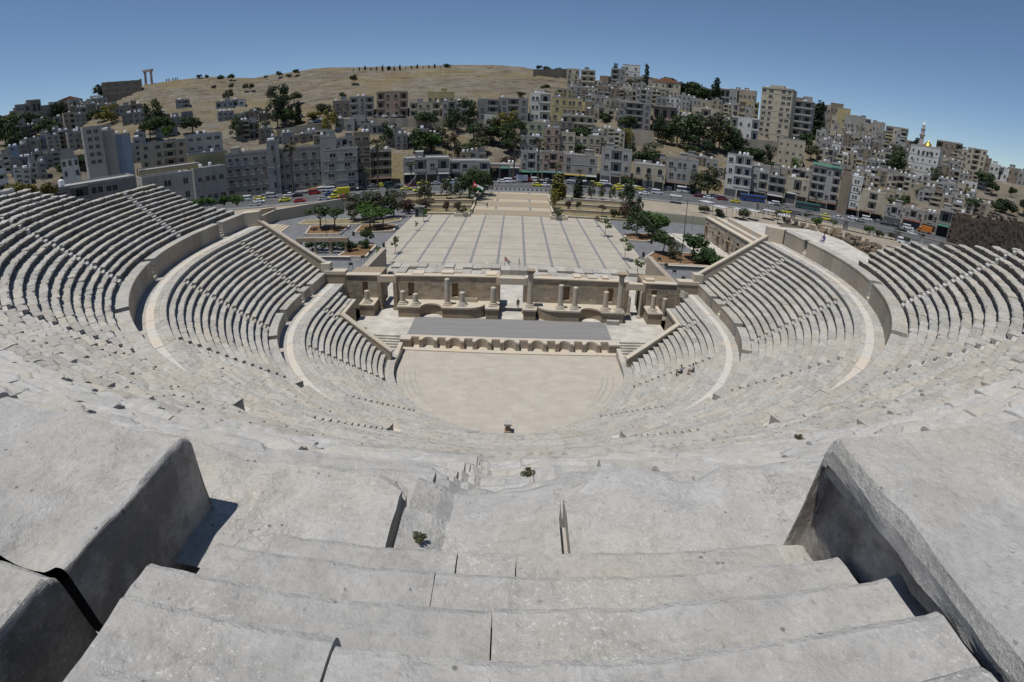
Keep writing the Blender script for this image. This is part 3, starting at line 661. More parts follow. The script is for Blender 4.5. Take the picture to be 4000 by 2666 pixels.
# long side walls between theatre and square
for sg, pts in ((-1, [(-25.1, 12.5), (-22.6, 21.3), (-22.6, 33)]), (1, [(24.64, 11.6), (24.0, 26.3), (24.0, 33)])):
    w = tag(empty('flank_wall'), ('left dark' if sg < 0 else 'right pale') + ' side wall running from the seating to the square', 'wall', 'side walls of the stage')
    mb = MB()
    for (xa, ya), (xb, yb) in zip(pts[:-1], pts[1:]):
        d = np.array([xb-xa, yb-ya]); d /= np.linalg.norm(d); nn = np.array([-d[1], d[0]])*.9*(1 if sg < 0 else -1)
        mb.prism([(xa, ya), (xb, yb), (xb+nn[0], yb+nn[1]), (xa+nn[0], ya+nn[1])], 0, 5.85, 0, rng.uniform(.3, .7))
    mb.build('masonry', M['wall'], w)
# ================================================================ TERRAIN: the citadel hill, street level, sunken square
_AZ = [-90, -60, -53, -48, -44, -40, -34, -29, -22, -15, -9, -3.5, .5, 5.4, 9.5, 13, 17, 23, 27, 33, 37, 41, 44, 47, 52, 58, 90]
_DF = [150, 170, 180, 190, 196, 204, 214, 214, 203, 207, 212, 217, 224, 225, 224, 220, 222, 234, 238, 247, 250, 252, 254, 252, 250, 245, 220]
_EL = [.5, 1.6, 2.4, 3.0, 4.2, 5.5, 5.9, 5.6, 6.35, 6.3, 6.35, 6.4, 6.2, 5.5, 4.7, 4.3, 3.4, 2.7, 2.1, 1.3, .9, .6, .5, .5, .35, .1, -.6]
_DR = [420, 450, 460, 470, 480, 490, 490, 485, 480, 478, 475, 470, 465, 455, 450, 445, 440, 435, 430, 430, 430, 430, 430, 430, 430, 420, 400]
def terr_polar(azd, d):
    azd = np.asarray(azd, float); d = np.asarray(d, float)
    df = np.interp(azd, _AZ, _DF); dr = np.interp(azd, _AZ, _DR); zr = CAM[2] + dr*np.tan(np.radians(np.interp(azd, _AZ, _EL)))
    t = (d-df)/(dr-df); tt = np.clip(t, 0, 1); g = tt + .10*np.sin(math.pi*tt) + .012*np.sin(tt*26+azd*.13)*np.minimum(1, tt*6)
    z = 2.9 + (zr-2.9)*g
    P = np.stack([np.sin(np.radians(azd))*d, np.cos(np.radians(azd))*d, 0*d], -1)
    z = z + (fbm(P, .022, 3, 4)*2.2)*np.clip(t*4, 0, 1)*(1-.7*np.clip((t-.85)*8, 0, 1))
    return np.where(t < 0, 2.9, np.where(t > 1, zr - (d-dr)*.10, z))
def hit(u, v):
    """the ground point seen at a pixel of the photograph"""
    r = ray(u, v); h = math.hypot(r[0], r[1]); azd = math.degrees(math.atan2(r[0], r[1])); d = np.arange(110, 640, .5)
    zr = CAM[2] + d*r[2]/h; k = np.nonzero(zr <= terr_polar(np.full_like(d, azd), d))[0]
    dd = d[k[0]] if len(k) else np.interp(azd, _AZ, _DR)
    z = float(terr_polar(azd, dd)); return np.array([CAM[0]+dd*r[0]/h, CAM[1]+dd*r[1]/h, z]), dd, azd
t = NT('dry_hillside', .95, .1)
mp = t.n('ShaderNodeMapping'); t.l(t.pos, mp.inputs[0]); mp.inputs['Scale'].default_value = (.35, .35, 2.2)
strata = t.noise(.16, 6, .7, mp.outputs[0], .6); big = t.noise(.018, 4); mid = t.noise(.09, 6, .68); fine = t.noise(.6, 5, .7)
c = t.ramp(mid, [(.3, (.135, .115, .088)), (.5, (.19, .163, .125)), (.68, (.25, .22, .175))])
c = t.mix(t.ramp(big, [(.45, 0), (.6, .8)]), c, (.225, .18, .095))
c = t.mix(t.ramp(strata, [(.52, 0), (.60, .75)]), c, (.25, .228, .19))
c = t.mix(t.ramp(strata, [(.36, .8), (.42, 0)]), c, (.085, .07, .055))
c = t.mix(t.ramp(fine, [(.56, 0), (.68, .65)]), c, (.07, .062, .042))
t.bump(t.math('ADD', fine, strata), 1.0, 2.0); M['hill'] = t.col(c)
az = np.arange(-88, 88.1, .35); rad = np.concatenate([np.linspace(0, 1, 150), np.linspace(1.02, 1.8, 8)])
AZ, TT = np.meshgrid(az, rad, indexing='ij'); DF = np.interp(AZ, _AZ, _DF); DR = np.interp(AZ, _AZ, _DR); DD = DF + (DR-DF)*TT - .5
Z = terr_polar(AZ, DD); P = np.stack([CAM[0]+DD*np.sin(np.radians(AZ)), CAM[1]+DD*np.cos(np.radians(AZ)), Z], -1)
tz = Z/3.1 + .8*fbm(P, .02, 2, 8); led = (np.abs((tz % 1)-.5)*2); amt = np.clip((TT-.45)*3, 0, 1)*np.clip(1.03-TT, 0, 1)**.3
P[..., 2] += np.where(TT <= 1, amt*(2.2*(1/(1+np.exp(-16*(led-.5))))-1.1 + 1.5*fbm(P, .10, 4, 2)), 0)
mb = MB(); mb.grid(P); hill = mb.build('hill', M['hill'], smooth=True); tag(hill, kind='structure')

M['asphalt'] = plain('street_asphalt', (.085, .087, .09), .85, .3, .18, .3)
M['pavement'] = paving('grey_pavement', (.20, .198, .192), (.175, .174, .172), .8, .8, (.16, .16, .16), .015)
M['garden'] = paving('garden_paving', (.175, .178, .185), (.15, .153, .16), 1.2, 1.2, (.15, .15, .155), .02)
low = [(-72, 20), (-72.3, 87.2), (-66, 94), (-56.5, 105), (-40, 112.2), (-27, 117), (-12.4, 121.3), (11.2, 121.3), (20, 119.6), (38, 117.6), (41, 100), (60, 97), (66, 88), (66, 20)]
mb = MB(); mb.add([(x, y, .262) for x, y in low], [tuple(reversed(range(len(low))))]); tag(mb.build('lower_ground', M['garden']), kind='structure')
ring_ = [(-600, -80), (-72.0, -80), (-72.0, 20)] + low[1:-1] + [(66, -80), (600, -80), (600, 330), (-600, 330)]
mb = MB(); mb.add([(x, y, 2.9) for x, y in ring_], [tuple(range(len(ring_)))]); tag(mb.build('street_level_ground', plain('dusty_ground', (.27, .235, .18), var=.2, scale=.15)), kind='structure')
near = [(-230, 62), (-150, 82), (-110, 96), (-86.6, 101), (-71, 105.5), (-53, 113.3), (-40, 119), (-26, 126), (-10, 129), (12, 129.5), (38, 131), (55, 128), (87, 129), (107, 124), (126, 113), (147, 92), (160, 74), (172, 50), (186, 10)]
far = [(-240, 110), (-165, 122), (-125, 131), (-100, 130), (-76, 130), (-62, 138), (-40, 150.5), (-13, 160), (2, 168), (21, 168), (36, 165), (50, 156.5), (65, 153.5), (91, 158), (107, 155.5), (135, 150), (149, 145), (162, 133), (175, 124), (186, 100), (200, 60), (215, 10)]
def ribbon(name, a, b, z, mat):
    n = 140
    def res(p):
        p = np.array(p, float); s = np.r_[0, np.cumsum(np.hypot(*np.diff(p, axis=0).T))]; q = np.linspace(0, s[-1], n); return np.stack([np.interp(q, s, p[:, 0]), np.interp(q, s, p[:, 1])], -1)
    A, B = res(a), res(b); mb = MB(); mb.grid(np.stack([np.c_[A, np.full(n, z)], np.c_[B, np.full(n, z)]], 1)); o = mb.build(name, mat); tag(o, kind='structure'); return A, B
NA, FB = ribbon('street', near, far, 2.92, M['asphalt'])
ribbon('pavement', [(x, y-4.5) for x, y in near], near, 3.03, M['pavement'])
ribbon('pavement', far, [(x*1.02, y+9) for x, y in far], 3.05, M['pavement'])
mb = MB(); mid_ = NA*.56 + FB*.44
for i in range(14, 118):
    a, b = mid_[i], mid_[i+1]; d = (b-a)/np.linalg.norm(b-a); nn = np.array([-d[1], d[0]])*.7
    mb.add([(*(a-nn), 2.93), (*(b-nn), 2.93), (*(b+nn), 2.93), (*(a+nn), 2.93), (*(a-nn), 3.07), (*(b-nn), 3.07), (*(b+nn), 3.07), (*(a+nn), 3.07)], [(4, 5, 6, 7), (0, 1, 5, 4), (2, 3, 7, 6)])
tag(mb.build('median_kerb', M['pavement']), kind='structure')
def street_dir(p):
    k = np.argmin(np.hypot(*(mid_-np.asarray(p)[:2]).T)); k = min(max(k, 1), len(mid_)-2); d = mid_[k+1]-mid_[k-1]; return math.atan2(d[1], d[0])
# ================================================================ THE SQUARE
t = NT('square_paving', .85, .2)
bk = t.n('ShaderNodeTexBrick'); t.l(t.pos, bk.inputs['Vector']); bk.inputs['Scale'].default_value = 1; bk.inputs['Brick Width'].default_value = .9; bk.inputs['Row Height'].default_value = .6; bk.inputs['Mortar Size'].default_value = .008
bk.inputs['Color1'].default_value = (.40, .365, .30, 1); bk.inputs['Color2'].default_value = (.36, .325, .27, 1); bk.inputs['Mortar'].default_value = (.33, .30, .26, 1)
k = t.ramp(t.noise(.13, 5), [(.3, .86), (.7, 1.07)]); c = t.mix(1.0, bk.outputs[0], k, 'MULTIPLY'); st_ = t.ramp(t.noise(.45, 5, .7), [(.62, 0), (.74, .22)]); M['plaza'] = t.col(t.mix(st_, c, (.22, .20, .18)))
M['band'] = plain('grey_paving_band', (.20, .20, .20), .8, .2, .12, 1.2)
M['terrace'] = stone('terrace_limestone', (.43, .385, .30), lich=0, var=.1, bump=.25, pits=.2, amt=.25)
M['soil'] = plain('red_soil', (.165, .10, .055), .95, .1, .3, .6)
M['drygrass'] = plain('dry_grass_soil', (.20, .17, .10), .95, .1, .3, .6)
psi = .0055
sq = tag(empty('square'), kind='structure')
mb = MB(); mb.add([(-29.7, 33, .27), (28.1, 33, .27), (28.1, 94.3, .27), (-29.7, 94.3, .27)], [(0, 1, 2, 3)]); tag(mb.build('square_paving', M['plaza']), kind='structure')
mb = MB()
for i in range(11):
    x = -29.77+5.332*i + .2; w = .27
    if -29 < x < 28: mb.box(x-w, x+w, 33, 94.3, .1, .276)
for j in range(10):
    y = 88.98-5.725*j
    if y > 33: mb.box(-29.7, 28.1, y-.10, y+.10, .1, .281)
tag(mb.build('paving_bands', M['band']), kind='structure')
# grand steps up to the street
gs = tag(empty('grand_steps'), 'wide pale steps in three flights climbing from the square to the street', 'steps')
for (ya, yb, za, zb, yl) in ((94.3, 98.4, .27, 1.2, 104.2), (104.2, 109.0, 1.2, 2.1, 114.5), (114.5, 121.3, 2.1, 3.0, 129.3)):
    mb = MB(); n = 7
    for k in range(n): mb.box(-12.35, 11.1, ya+(yb-ya)*k/n, yb+.02 if k < n-1 else yl, za-1.4, za+(zb-za)*(k+1)/n, 0, .35 + .3*(k % 2))
    mb.build('flight', M['terrace'], gs)
mb = MB()
for (y0, y1, z) in ((98.6, 104, 1.203), (109.2, 114.3, 2.103), (121.5, 129, 3.003)):
    for x in (-5.6, 4.9): mb.box(x-.35, x+.35, y0, y1, z-.3, z+.004)
mb.build('paving_bands', M['band'], gs)
def wall_thing(pts, z0, z1, th, label, mat='terrace', name='low_wall', cap=True, group=None):
    w = tag(empty(name), label, 'wall', group); mb = MB(); mc = MB(); r = rng
    for (xa, ya), (xb, yb) in zip(pts[:-1], pts[1:]):
        d = np.array([xb-xa, yb-ya]); L = np.linalg.norm(d); d = d/L; nn = np.array([-d[1], d[0]])*th/2
        n = max(1, int(L/2.2))
        for k in range(n):
            a = np.array([xa, ya])+d*L*k/n; b = np.array([xa, ya])+d*L*(k+1)/n; mb.prism([tuple(a-nn), tuple(b-nn), tuple(b+nn), tuple(a+nn)], z0, z1, 0, r.uniform(.3, .7))
        if cap:
            a = np.array([xa, ya])-d*.06; b = np.array([xb, yb])+d*.06; q = nn*1.25; mc.prism([tuple(a-q), tuple(b-q), tuple(b+q), tuple(a+q)], z1, z1+.12)
    mb.build('masonry', M[mat], w)
    if cap: mc.build('coping', M['clean'], w)
    return w
wall_thing([(-72.3, 60), (-72.3, 87.2), (-66, 94), (-56.5, 105), (-40, 112.2), (-27, 117)], .2, 3.75, .5, 'long tan retaining wall between the left garden and the street', name='retaining_wall')
wall_thing([(-76, 84), (-72.3, 87.4)], .2, 4.6, .6, 'short tall wall end beside the left garden stairs', name='retaining_wall')
for k, (xa, xb, y, zt) in enumerate(((-28.8, -13.2, 94.2, .75), (-27.8, -13.3, 102.5, 1.7), (-25.5, -13.4, 107, 2.7))):
    wall_thing([(xa, y), (xb, y)], .2, zt, .5, ['lowest', 'middle', 'highest'][k] + ' of three terrace walls left of the wide steps', group='terrace walls beside the steps')
for k, (xa, xb, y, zt) in enumerate(((12.5, 29.0, 94.4, .75), (15.2, 32, 101, 1.6), (12, 36.5, 107.6, 2.4), (19.5, 38.5, 113.6, 3.2))):
    wall_thing([(xa, y), (xb, y)], .2, zt, .5, ['lowest', 'second', 'third', 'highest'][k] + ' of four terrace walls right of the wide steps', group='terrace walls beside the steps')
for sg, x in (('left', -12.6), ('right', 11.35)):
    w = wall_thing([(x, 95), (x, 104.5)], .2, 1.75, .45, sg + ' low stepped side wall of the wide steps, lower piece', group='side walls of the steps')
    w = wall_thing([(x, 104.6), (x, 122)], .2, 3.2, .45, sg + ' low stepped side wall of the wide steps, upper piece', group='side walls of the steps')
mb = MB()
for (x0, x1, y0, y1, z) in ((-28, -13.3, 94.5, 102.4, .7), (-36, -13.3, 102.8, 106.8, 1.6), (-36, -13, 107.2, 116, 2.6), (12.5, 38, 94.7, 100.8, .7), (12.5, 38.3, 101.3, 107.4, 1.5), (12.5, 38.4, 107.9, 113.4, 2.3)): mb.box(x0, x1, y0, y1, 0, z)
tag(mb.build('terrace_soil', M['drygrass']), kind='structure')
mb = MB(); mb.box(19.6, 38.4, 113.8, 121, 0, 3.06); tag(mb.build('pavement', M['pavement']), kind='structure')
def planter(pts, label, soil='soil', h=.5):
    p = tag(empty('planter', (0, 0, 0)), label, 'planter', 'stone planters of the square'); c = np.mean(pts, 0); mb = MB()
    for a, b in zip(pts, pts[1:]+pts[:1]):
        a = np.array(a); b = np.array(b); d = (b-a)/np.linalg.norm(b-a); nn = np.array([-d[1], d[0]])*.22; mb.prism([tuple(a-nn-d*.2), tuple(b-nn+d*.2), tuple(b+nn+d*.2), tuple(a+nn-d*.2)], .26, .26+h)
    mb.build('kerb', M['clean'], p); mb = MB(); mb.prism(pts, .2, .26+h*.6); mb.build('soil', M[soil], p)
planter([(-53.8, 67.4), (-44.0, 67.4), (-44.6, 77.5), (-56.5, 78)], 'stone planter with red soil and dark trees on the left of the garden')
planter([(-40.4, 68.6), (-30.4, 70.0), (-31.3, 78), (-41.3, 78.6)], 'stone planter with red soil under the bright green trees by the square')
planter([(-37, 46), (-30.6, 45.8), (-30.9, 55.6), (-36, 55.6)], 'stone planter with small shrubs at the near left corner of the square')
planter([(28.4, 67.8), (33.2, 67.6), (38.8, 72), (38.7, 78), (28.6, 73.8)], 'stone planter with bare yellow soil under two leafy trees right of the square')
planter([(28.8, 51.4), (29.9, 47.4), (44.3, 47.8), (43, 58), (33, 58)], 'stone planter with a dark creeping hedge right of the square')
planter([(-17.2, 91.2), (-13.0, 91.2), (-13.0, 94.0), (-17.2, 94.0)], 'square grassy stone planter at the left foot of the wide steps', 'drygrass', .9)
planter([(10.6, 90.4), (15.2, 90.4), (15.2, 94.0), (10.6, 94.0)], 'square stone planter with grass at the right foot of the wide steps', 'drygrass', .9)
planter([(-62, 81), (-36, 79.8), (-32, 84), (-32, 88), (-62, 87)], 'long bed with dry grass along the foot of the left garden wall', 'drygrass', .3)
# kiosk
k = tag(empty('kiosk', (-27.5, 91.3, .27)), 'small grey stone kiosk with dark grilles at the far left corner of the square', 'kiosk')
mb = MB(); mb.box(-1.3, 1.3, -1.1, 1.1, 0, 2.75); mb.build('wall', M['band'], k)
mb = MB(); mb.box(-1.55, 1.55, -1.35, 1.35, 2.75, 3.1); mb.build('roof', M['pavement'], k)
mb = MB(); mb.box(-1.0, -.2, -1.16, -1.11, .3, 2.3); mb.build('grille', plain('dark_grille', (.03, .03, .03)), k)
# pedestals on the near edge
for x, h, lb in ((-23.1, 1.2, 'short round stone drum at the near left edge of the square'), (-4.8, .95, 'short round stone drum beside the flag at the near edge of the square')):
    o = MB(); o.lathe([(.42, 0), (.36, .12), (.34, h-.15), (.40, h-.05), (.40, h)], n=14); o = o.build('stone_drum', M['column']); o.location = (x, 39.9, .27); tag(o, lb, 'stone drum', 'stone drums at the edge of the square')
# litter bins / bollards
for x, y, lb in ((-29.0, 55.0, 'dark litter bin on the grey path at the left edge of the square'), (28.9, 53.5, 'dark litter bin on the grey path at the right edge of the square'), (-40.0, 66.5, 'dark bin at the corner of the left tree planter'), (34.3, 66.9, 'dark bin beside the right tree planter'), (27.9, 67.8, 'dark bin at the left corner of the right tree planter'), (33.5, 104.5, 'black bin on the ramp right of the wide steps')):
    o = MB(); o.lathe([(.28, 0), (.34, .9), (.36, .95), (.25, 1.05)], n=10); o = o.build('litter_bin', plain('dark_metal', (.03, .03, .035), .5) if 'dark_metal' not in bpy.data.materials else bpy.data.materials['dark_metal']); o.location = (x, y, .27); tag(o, lb, 'litter bin', 'dark litter bins')
# ruined colonnade in the left garden
cn = tag(empty('ruined_colonnade', (0, 0, 0)), 'row of old columns carrying a heavy stone beam in the left garden', 'colonnade')
for x in (-47.3, -43.6, -39.85, -36.2): 
    mb = MB(); mb.lathe([(.55, .26), (.5, .5), (.42, .6), (.38, 2.6), (.5, 2.75), (.62, 3.0)], (x, 49.8, 0), n=12); mb.build('column', M['warmst'], cn)
mb = MB(); 
for xa, xb in ((-48, -43.6), (-43.55, -39.9), (-39.85, -35.6)): mb.box(xa, xb-.03, 49.3, 50.3, 3.0, 3.85, 0, rng.uniform(.3, .7))
mb.build('beam', M['warmst'], cn)
wall_thing([(-48, 44.5), (-33.5, 44.2)], .2, 1.0, .5, 'low grey wall in front of the garden colonnade', 'band')
wall_thing([(31.5, 44.6), (48, 45.4)], .2, 1.1, .6, 'low grey wall behind the stage on the right', 'band')
wall_thing([(-60, 58), (-66, 70)], .2, .7, .5, 'low kerb wall beside the left garden steps', 'terrace')
s_ = tag(empty('garden_steps', (0, 0, 0)), 'narrow pale steps in the left garden beside the retaining wall', 'steps')
for k in range(5):
    mb = MB(); mb.prism([(-70+k*1.6, 62), (-60, 62), (-63, 78), (-71+k*1.6, 78)], .2, .35+.14*(4-k) if False else .3+.13*k*0+.1); 
for k in range(4):
    mb = MB(); mb.prism([(-71.5, 64), (-62-k*1.1, 64), (-64-k*1.1, 80), (-71.5, 80)], .2, .42+.15*k); mb.build('step', M['terrace'], s_)
# side building of the small theatre on the right
od = tag(empty('ruined_hall', (0, 0, 0)), 'low ruined stone hall with arched doorways right of the square', 'building')
M['odeon'] = stone('hall_ashlar', (.37, .33, .265), lich=0, var=.18, bump=.5, amt=.5)
def yz_wall(mb, x, th, y0, y1, z0, z1, holes, seed=1):
    r = np.random.default_rng(seed); zs = list(np.arange(z0, z1-.1, .5)) + [z1]
    for za, zb in zip(zs[:-1], zs[1:]):
        J = joints(y0, y1, .8, 1.6, r); cut = []
        for c, w, hb, hs in holes:
            zm = (za+zb)/2
            if hb < zm < hs: cut.append((c-w, c+w))
            elif hs <= zm < hs+w: q = math.sqrt(max(w*w-(zm-hs)**2, 0)); cut.append((c-q, c+q))
        ys = sorted(set([round(v, 3) for v in J + [v for c in cut for v in c]]))
        for a, b in zip(ys[:-1], ys[1:]):
            if b-a < .01 or any(a >= c0-1e-3 and b <= c1+1e-3 for c0, c1 in cut): continue
            mb.box(x-r.uniform(0, .03), x+th, a+.004, b-.004, za+.003, zb-.003, 0, r.uniform(.1, .9))
H = [(75.2, .75, .8, 4.6), (70.6, .4, 2.2, 3.6), (66.6, .8, .8, 3.9), (63.3, .42, 1.7, 3.2), (60.0, .9, .8, 4.0), (57.2, .4, 1.6, 3.2), (54.4, .8, 1.5, 4.0)]
mb = MB(); yz_wall(mb, 52.2, .9, 47, 77, .3, 6.35, H, 4); mb.build('front_wall', M['odeon'], od)
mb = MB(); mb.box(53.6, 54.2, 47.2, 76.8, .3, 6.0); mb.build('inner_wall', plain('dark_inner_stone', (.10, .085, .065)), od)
mb = MB(); mb.box(52.0, 53.4, 46.9, 77.1, 6.35, 6.6, 0, .6); mb.box(54.4, 55.5, 48, 76, 6.2, 6.9, 0, .5); mb.box(57.5, 58.6, 48, 74, 6.2, 7.3, 0, .5); mb.build('coping', M['clean'], od)
mb = MB(); mb.prism([(53.2, 47), (74, 47), (74, 74), (60, 77), (53.2, 77)], .3, 6.25); mb.prism([(58.6, 48), (72, 48), (72, 72), (58.6, 73.5)], 6.25, 7.0); mb.build('roof', M['deck'], od)
mb = MB(); mb.box(53.2, 76, 77.0, 77.8, .3, 6.2, 0, .5); mb.build('end_wall', M['odeon'], od)
for c, w, hb, hs in H[::2]:
    mb = MB(); mb.box(51.95, 52.25, c-w-.35, c+w+.35, hs-.35, hs); mb.box(51.98, 52.22, c-w-.3, c-w, hb, hs-.35); mb.box(51.98, 52.22, c+w, c+w+.3, hb, hs-.35); mb.build('door_frame', M['warmst'], od)
    mb = MB(); mb.box(52.55, 52.65, c-w, c+w, hb, hs-.36); mb.build('door', plain('old_door_brown', (.10, .065, .04)) if 'old_door_brown' not in bpy.data.materials else bpy.data.materials['old_door_brown'], od)
mb = MB(); mb.prism([(46.6, 44), (52.3, 44), (52.3, 79), (43.2, 79)], .2, .80); mb.prism([(45.4, 44), (52.3, 44), (52.3, 80), (41.8, 80)], .2, .55); tag(mb.build('hall_terrace', M['deck']), kind='structure')
for x, y, h, s, lb in ((46.1, 70.6, .75, 0, 'plain square stone pedestal nearest the far end of the hall terrace'), (46.6, 65.8, 1.9, 1, 'stone pedestal with a worn statue fragment on the hall terrace'), (47.0, 61.2, 1.5, 2, 'wide stone urn on a base on the hall terrace'), (47.3, 57, 2.0, 1, 'stone pedestal with a broken bust, nearest the theatre'), (48.6, 53.5, .9, 0, 'low broken pedestal by the theatre end of the hall terrace'), (50.2, 68.5, 2.2, 1, 'small statue fragment close to the hall wall')):
    e = tag(empty('pedestal', (x, y, .8)), lb, 'pedestal', 'pedestals on the hall terrace'); mb = MB(); mb.box(-.5, .5, -.5, .5, 0, .15); mb.box(-.4, .4, -.4, .4, .15, .75); mb.box(-.48, .48, -.48, .48, .75, .85); mb.build('base', M['column'], e)
    if s == 1: mb = MB(); mb.lathe([(.2, .85), (.28, 1.1), (.2, h*.75), (.3, h*.85), (.12, h)], n=9); mb.build('figure', M['column'], e)
    if s == 2: mb = MB(); mb.lathe([(.2, .85), (.3, 1.0), (.6, h-.15), (.62, h), (.45, h)], n=12); mb.build('urn', M['column'], e)
# flags
M['fl_black'] = plain('flag_black', (.01, .01, .01)); M['fl_white'] = plain('flag_white', (.75, .75, .75)); M['fl_green'] = plain('flag_green', (.01, .12, .03)); M['fl_red'] = plain('flag_red', (.45, .01, .015)); M['pole'] = plain('pole_grey', (.30, .30, .30), .5); M['darkpole'] = plain('pole_dark', (.07, .07, .07), .5)
def flag(x, y, z, h, L, label, droop=1.0, ang=0.0):
    e = tag(empty('flag', (x, y, z)), label, 'flag', 'flags on poles'); mb = MB(); mb.tube([(0, 0, 0), (0, 0, h)], [.05, .035], 8, 0); mb.lathe([(.06, h), (.07, h+.05), (.02, h+.1)], n=8, mat=0); mb.build('pole', M['pole'], e)
    mb = MB(); n = 10; m = 12; W = L*.5
    def pt(u, v):                                          # u along the fly, v down the hoist
        a = ang; s = L*u*(1-.35*droop); return np.array([.04+s*math.cos(a)+.06*math.sin(9*u+v*3)*u, s*math.sin(a)+.10*math.sin(8*u+2*v)*u, h-.06-v*W*(1-.1*u)-droop*.75*L*u**1.2])
    for i in range(m):
        for j in range(n):
            u0, u1, v0, v1 = i/m, (i+1)/m, j/n, (j+1)/n; uc, vc = (u0+u1)/2, (v0+v1)/2
            c = 3 if uc < .5*(1-abs(2*vc-1)) else (0 if vc < 1/3 else 1 if vc < 2/3 else 2)
            if c == 3 and abs(uc-.17) < .05 and abs(vc-.5) < .08: c = 1
            mb.add([pt(u0, v0), pt(u1, v0), pt(u1, v1), pt(u0, v1)], [(0, 1, 2, 3)], c)
    mb.build('cloth', [M['fl_black'], M['fl_white'], M['fl_green'], M['fl_red']], e)
flag(-1.42, 38.6, .27, 2.75, 1.5, 'drooping red, black, white and green flag behind the stage wall, left of a pair', .9, -.2)
flag(1.2, 38.7, .27, 2.6, 1.3, 'flag hanging straight on a pole behind the stage wall, right of a pair', 1.6, 1.2)
flag(-13.2, 106.5, 2.6, 6.5, 4.2, 'large red, white, black and green flag by the trees left of the steps', .45, -.35)
flag(14.0, 119.0, 3.0, 4.5, 2.4, 'faded red flag between young trees at the right top of the wide steps', .8, .2)
# tall floodlight mast and slimmer lamp masts
def mast(x, y, z, h, label, r=.11, heads=2):
    e = tag(empty('lamp_mast', (x, y, z)), label, 'lamp post', 'tall lamp masts'); mb = MB(); mb.tube([(0, 0, 0), (0, 0, h*.5), (0, 0, h)], [r, r*.8, r*.5], 8); mb.box(-r*2, r*2, -r*2, r*2, 0, .15); mb.build('pole', M['darkpole'], e)
    for k in range(heads):
        mb = MB(); sx = (k-(heads-1)/2)*.9; mb.box(sx-.28, sx+.28, -.2, .12, h-.25, h+.12); mb.box(sx-.05, sx+.05, -.02, .02, h-.4, h-.25); mb.build('lamp_head', M['pole'], e)
mast(36.0, 48.1, .5, 14.2, 'very tall leaning dark lamp mast beside the right creeping hedge', .13)
mast(-45.3, 61.5, .3, 8.2, 'slim dark lamp mast in the left garden by the dark trees', .07, 1)
mast(-31.0, 104, 2.0, 9.5, 'grey lamp mast where the string of pennants is tied', .08, 1)
mast(52.5, 88, .6, 4.0, 'short lamp post on the path in front of the ruined hall', .06, 1)
# floodlights on frames behind the side walls
for sg, lst in ((-1, [(-24.4, 24.5), (-23.9, 27.5), (-25.2, 20.5)]), (1, [(25.8, 22.0), (25.4, 25.5), (25.2, 29.0), (26.2, 18.5)])):
    for i, (x, y) in enumerate(lst):
        e = tag(empty('floodlight', (x, y, 5.85)), ['lowest', 'middle', 'upper', 'nearest'][i] + ' floodlight on a thin frame on top of the ' + ('left' if sg < 0 else 'right') + ' side wall', 'floodlight', 'floodlights on the side walls')
        mb = MB(); mb.tube([(-.3, 0, 0), (-.3, 0, .9)], .035); mb.tube([(.3, 0, 0), (.3, 0, .9)], .035); mb.tube([(-.3, 0, .9), (.3, 0, .9)], .03); mb.build('frame', M['darkpole'], e)
        mb = MB(); mb.obox((0, -.1, .55), (.26, 0), (0, .14), .42); mb.build('lamp', M['darkpole'], e)
# bunting
e = tag(empty('bunting'), 'sagging string of small white pennants across the left garden', 'bunting')
a = np.array([-31.0, 104, 11.2]); b = np.array([-42.5, 62.5, 2.2]); c_ = [a+(b-a)*s - np.array([0, 0, 3.2*math.sin(math.pi*s)]) for s in np.linspace(0, 1, 60)]
mb = MB(); mb.tube(c_, .015, 4); mb.build('string', M['pole'], e); mb = MB()
for p, q in zip(c_[:-1], c_[1:]):
    d = (q-p)*.8; mb.add([p, p+d, p+d*.5-np.array([0, 0, .75])], [(0, 1, 2)])
mb.build('pennants', M['fl_white'], e)
# ================================================================ THE TOWN ON THE HILLSIDE
def render_mat(name, c, var=.14):
    t = NT(name, .9, .15); a = t.noise(.22, 5, .65); b = t.noise(2.2, 4)
    mp = t.n('ShaderNodeMapping'); t.l(t.pos, mp.inputs[0]); mp.inputs['Scale'].default_value = (1.6, 1.6, .12); s_ = t.noise(.6, 4, .7, mp.outputs[0])
    k = t.ramp(a, [(.3, tuple(x*(1-var) for x in c)), (.7, tuple(x*(1+var) for x in c))])
    k = t.mix(t.ramp(s_, [(.5, 0), (.72, .45)]), k, tuple(x*.55 for x in c)); k = t.mix(.35, k, t.ramp(b, [(.35, .75), (.65, 1.1)]), 'MULTIPLY'); return t.col(k)
COLS = dict(g=(.30, .287, .262), t=(.345, .295, .222), y=(.40, .335, .18), p=(.345, .252, .20), w=(.55, .54, .505), b=(.235, .19, .142), c=(.42, .375, .285), d=(.225, .215, .203), u=(.22, .275, .35), k=(.33, .322, .305), n=(.36, .375, .26))
CN = dict(g='grey', t='tan', y='yellow', p='pinkish', w='white', b='brown', c='cream', d='dark grey', u='bluish', k='pale grey', n='greenish')
HM = {k: render_mat('house_' + CN[k].replace(' ', '_'), v) for k, v in COLS.items()}
M['glass'] = plain('dark_window_glass', (.022, .024, .028), .25, .5); M['wframe'] = plain('window_surround', (.36, .34, .30)); M['opening'] = plain('dark_opening', (.03, .028, .026), .9)
M['white'] = plain('white_metal', (.72, .73, .74), .45); M['slabc'] = plain('concrete_slab', (.40, .385, .35)); M['shopc'] = plain('shop_shutter', (.10, .10, .105), .6); M['rail'] = plain('balcony_rail', (.14, .135, .13))
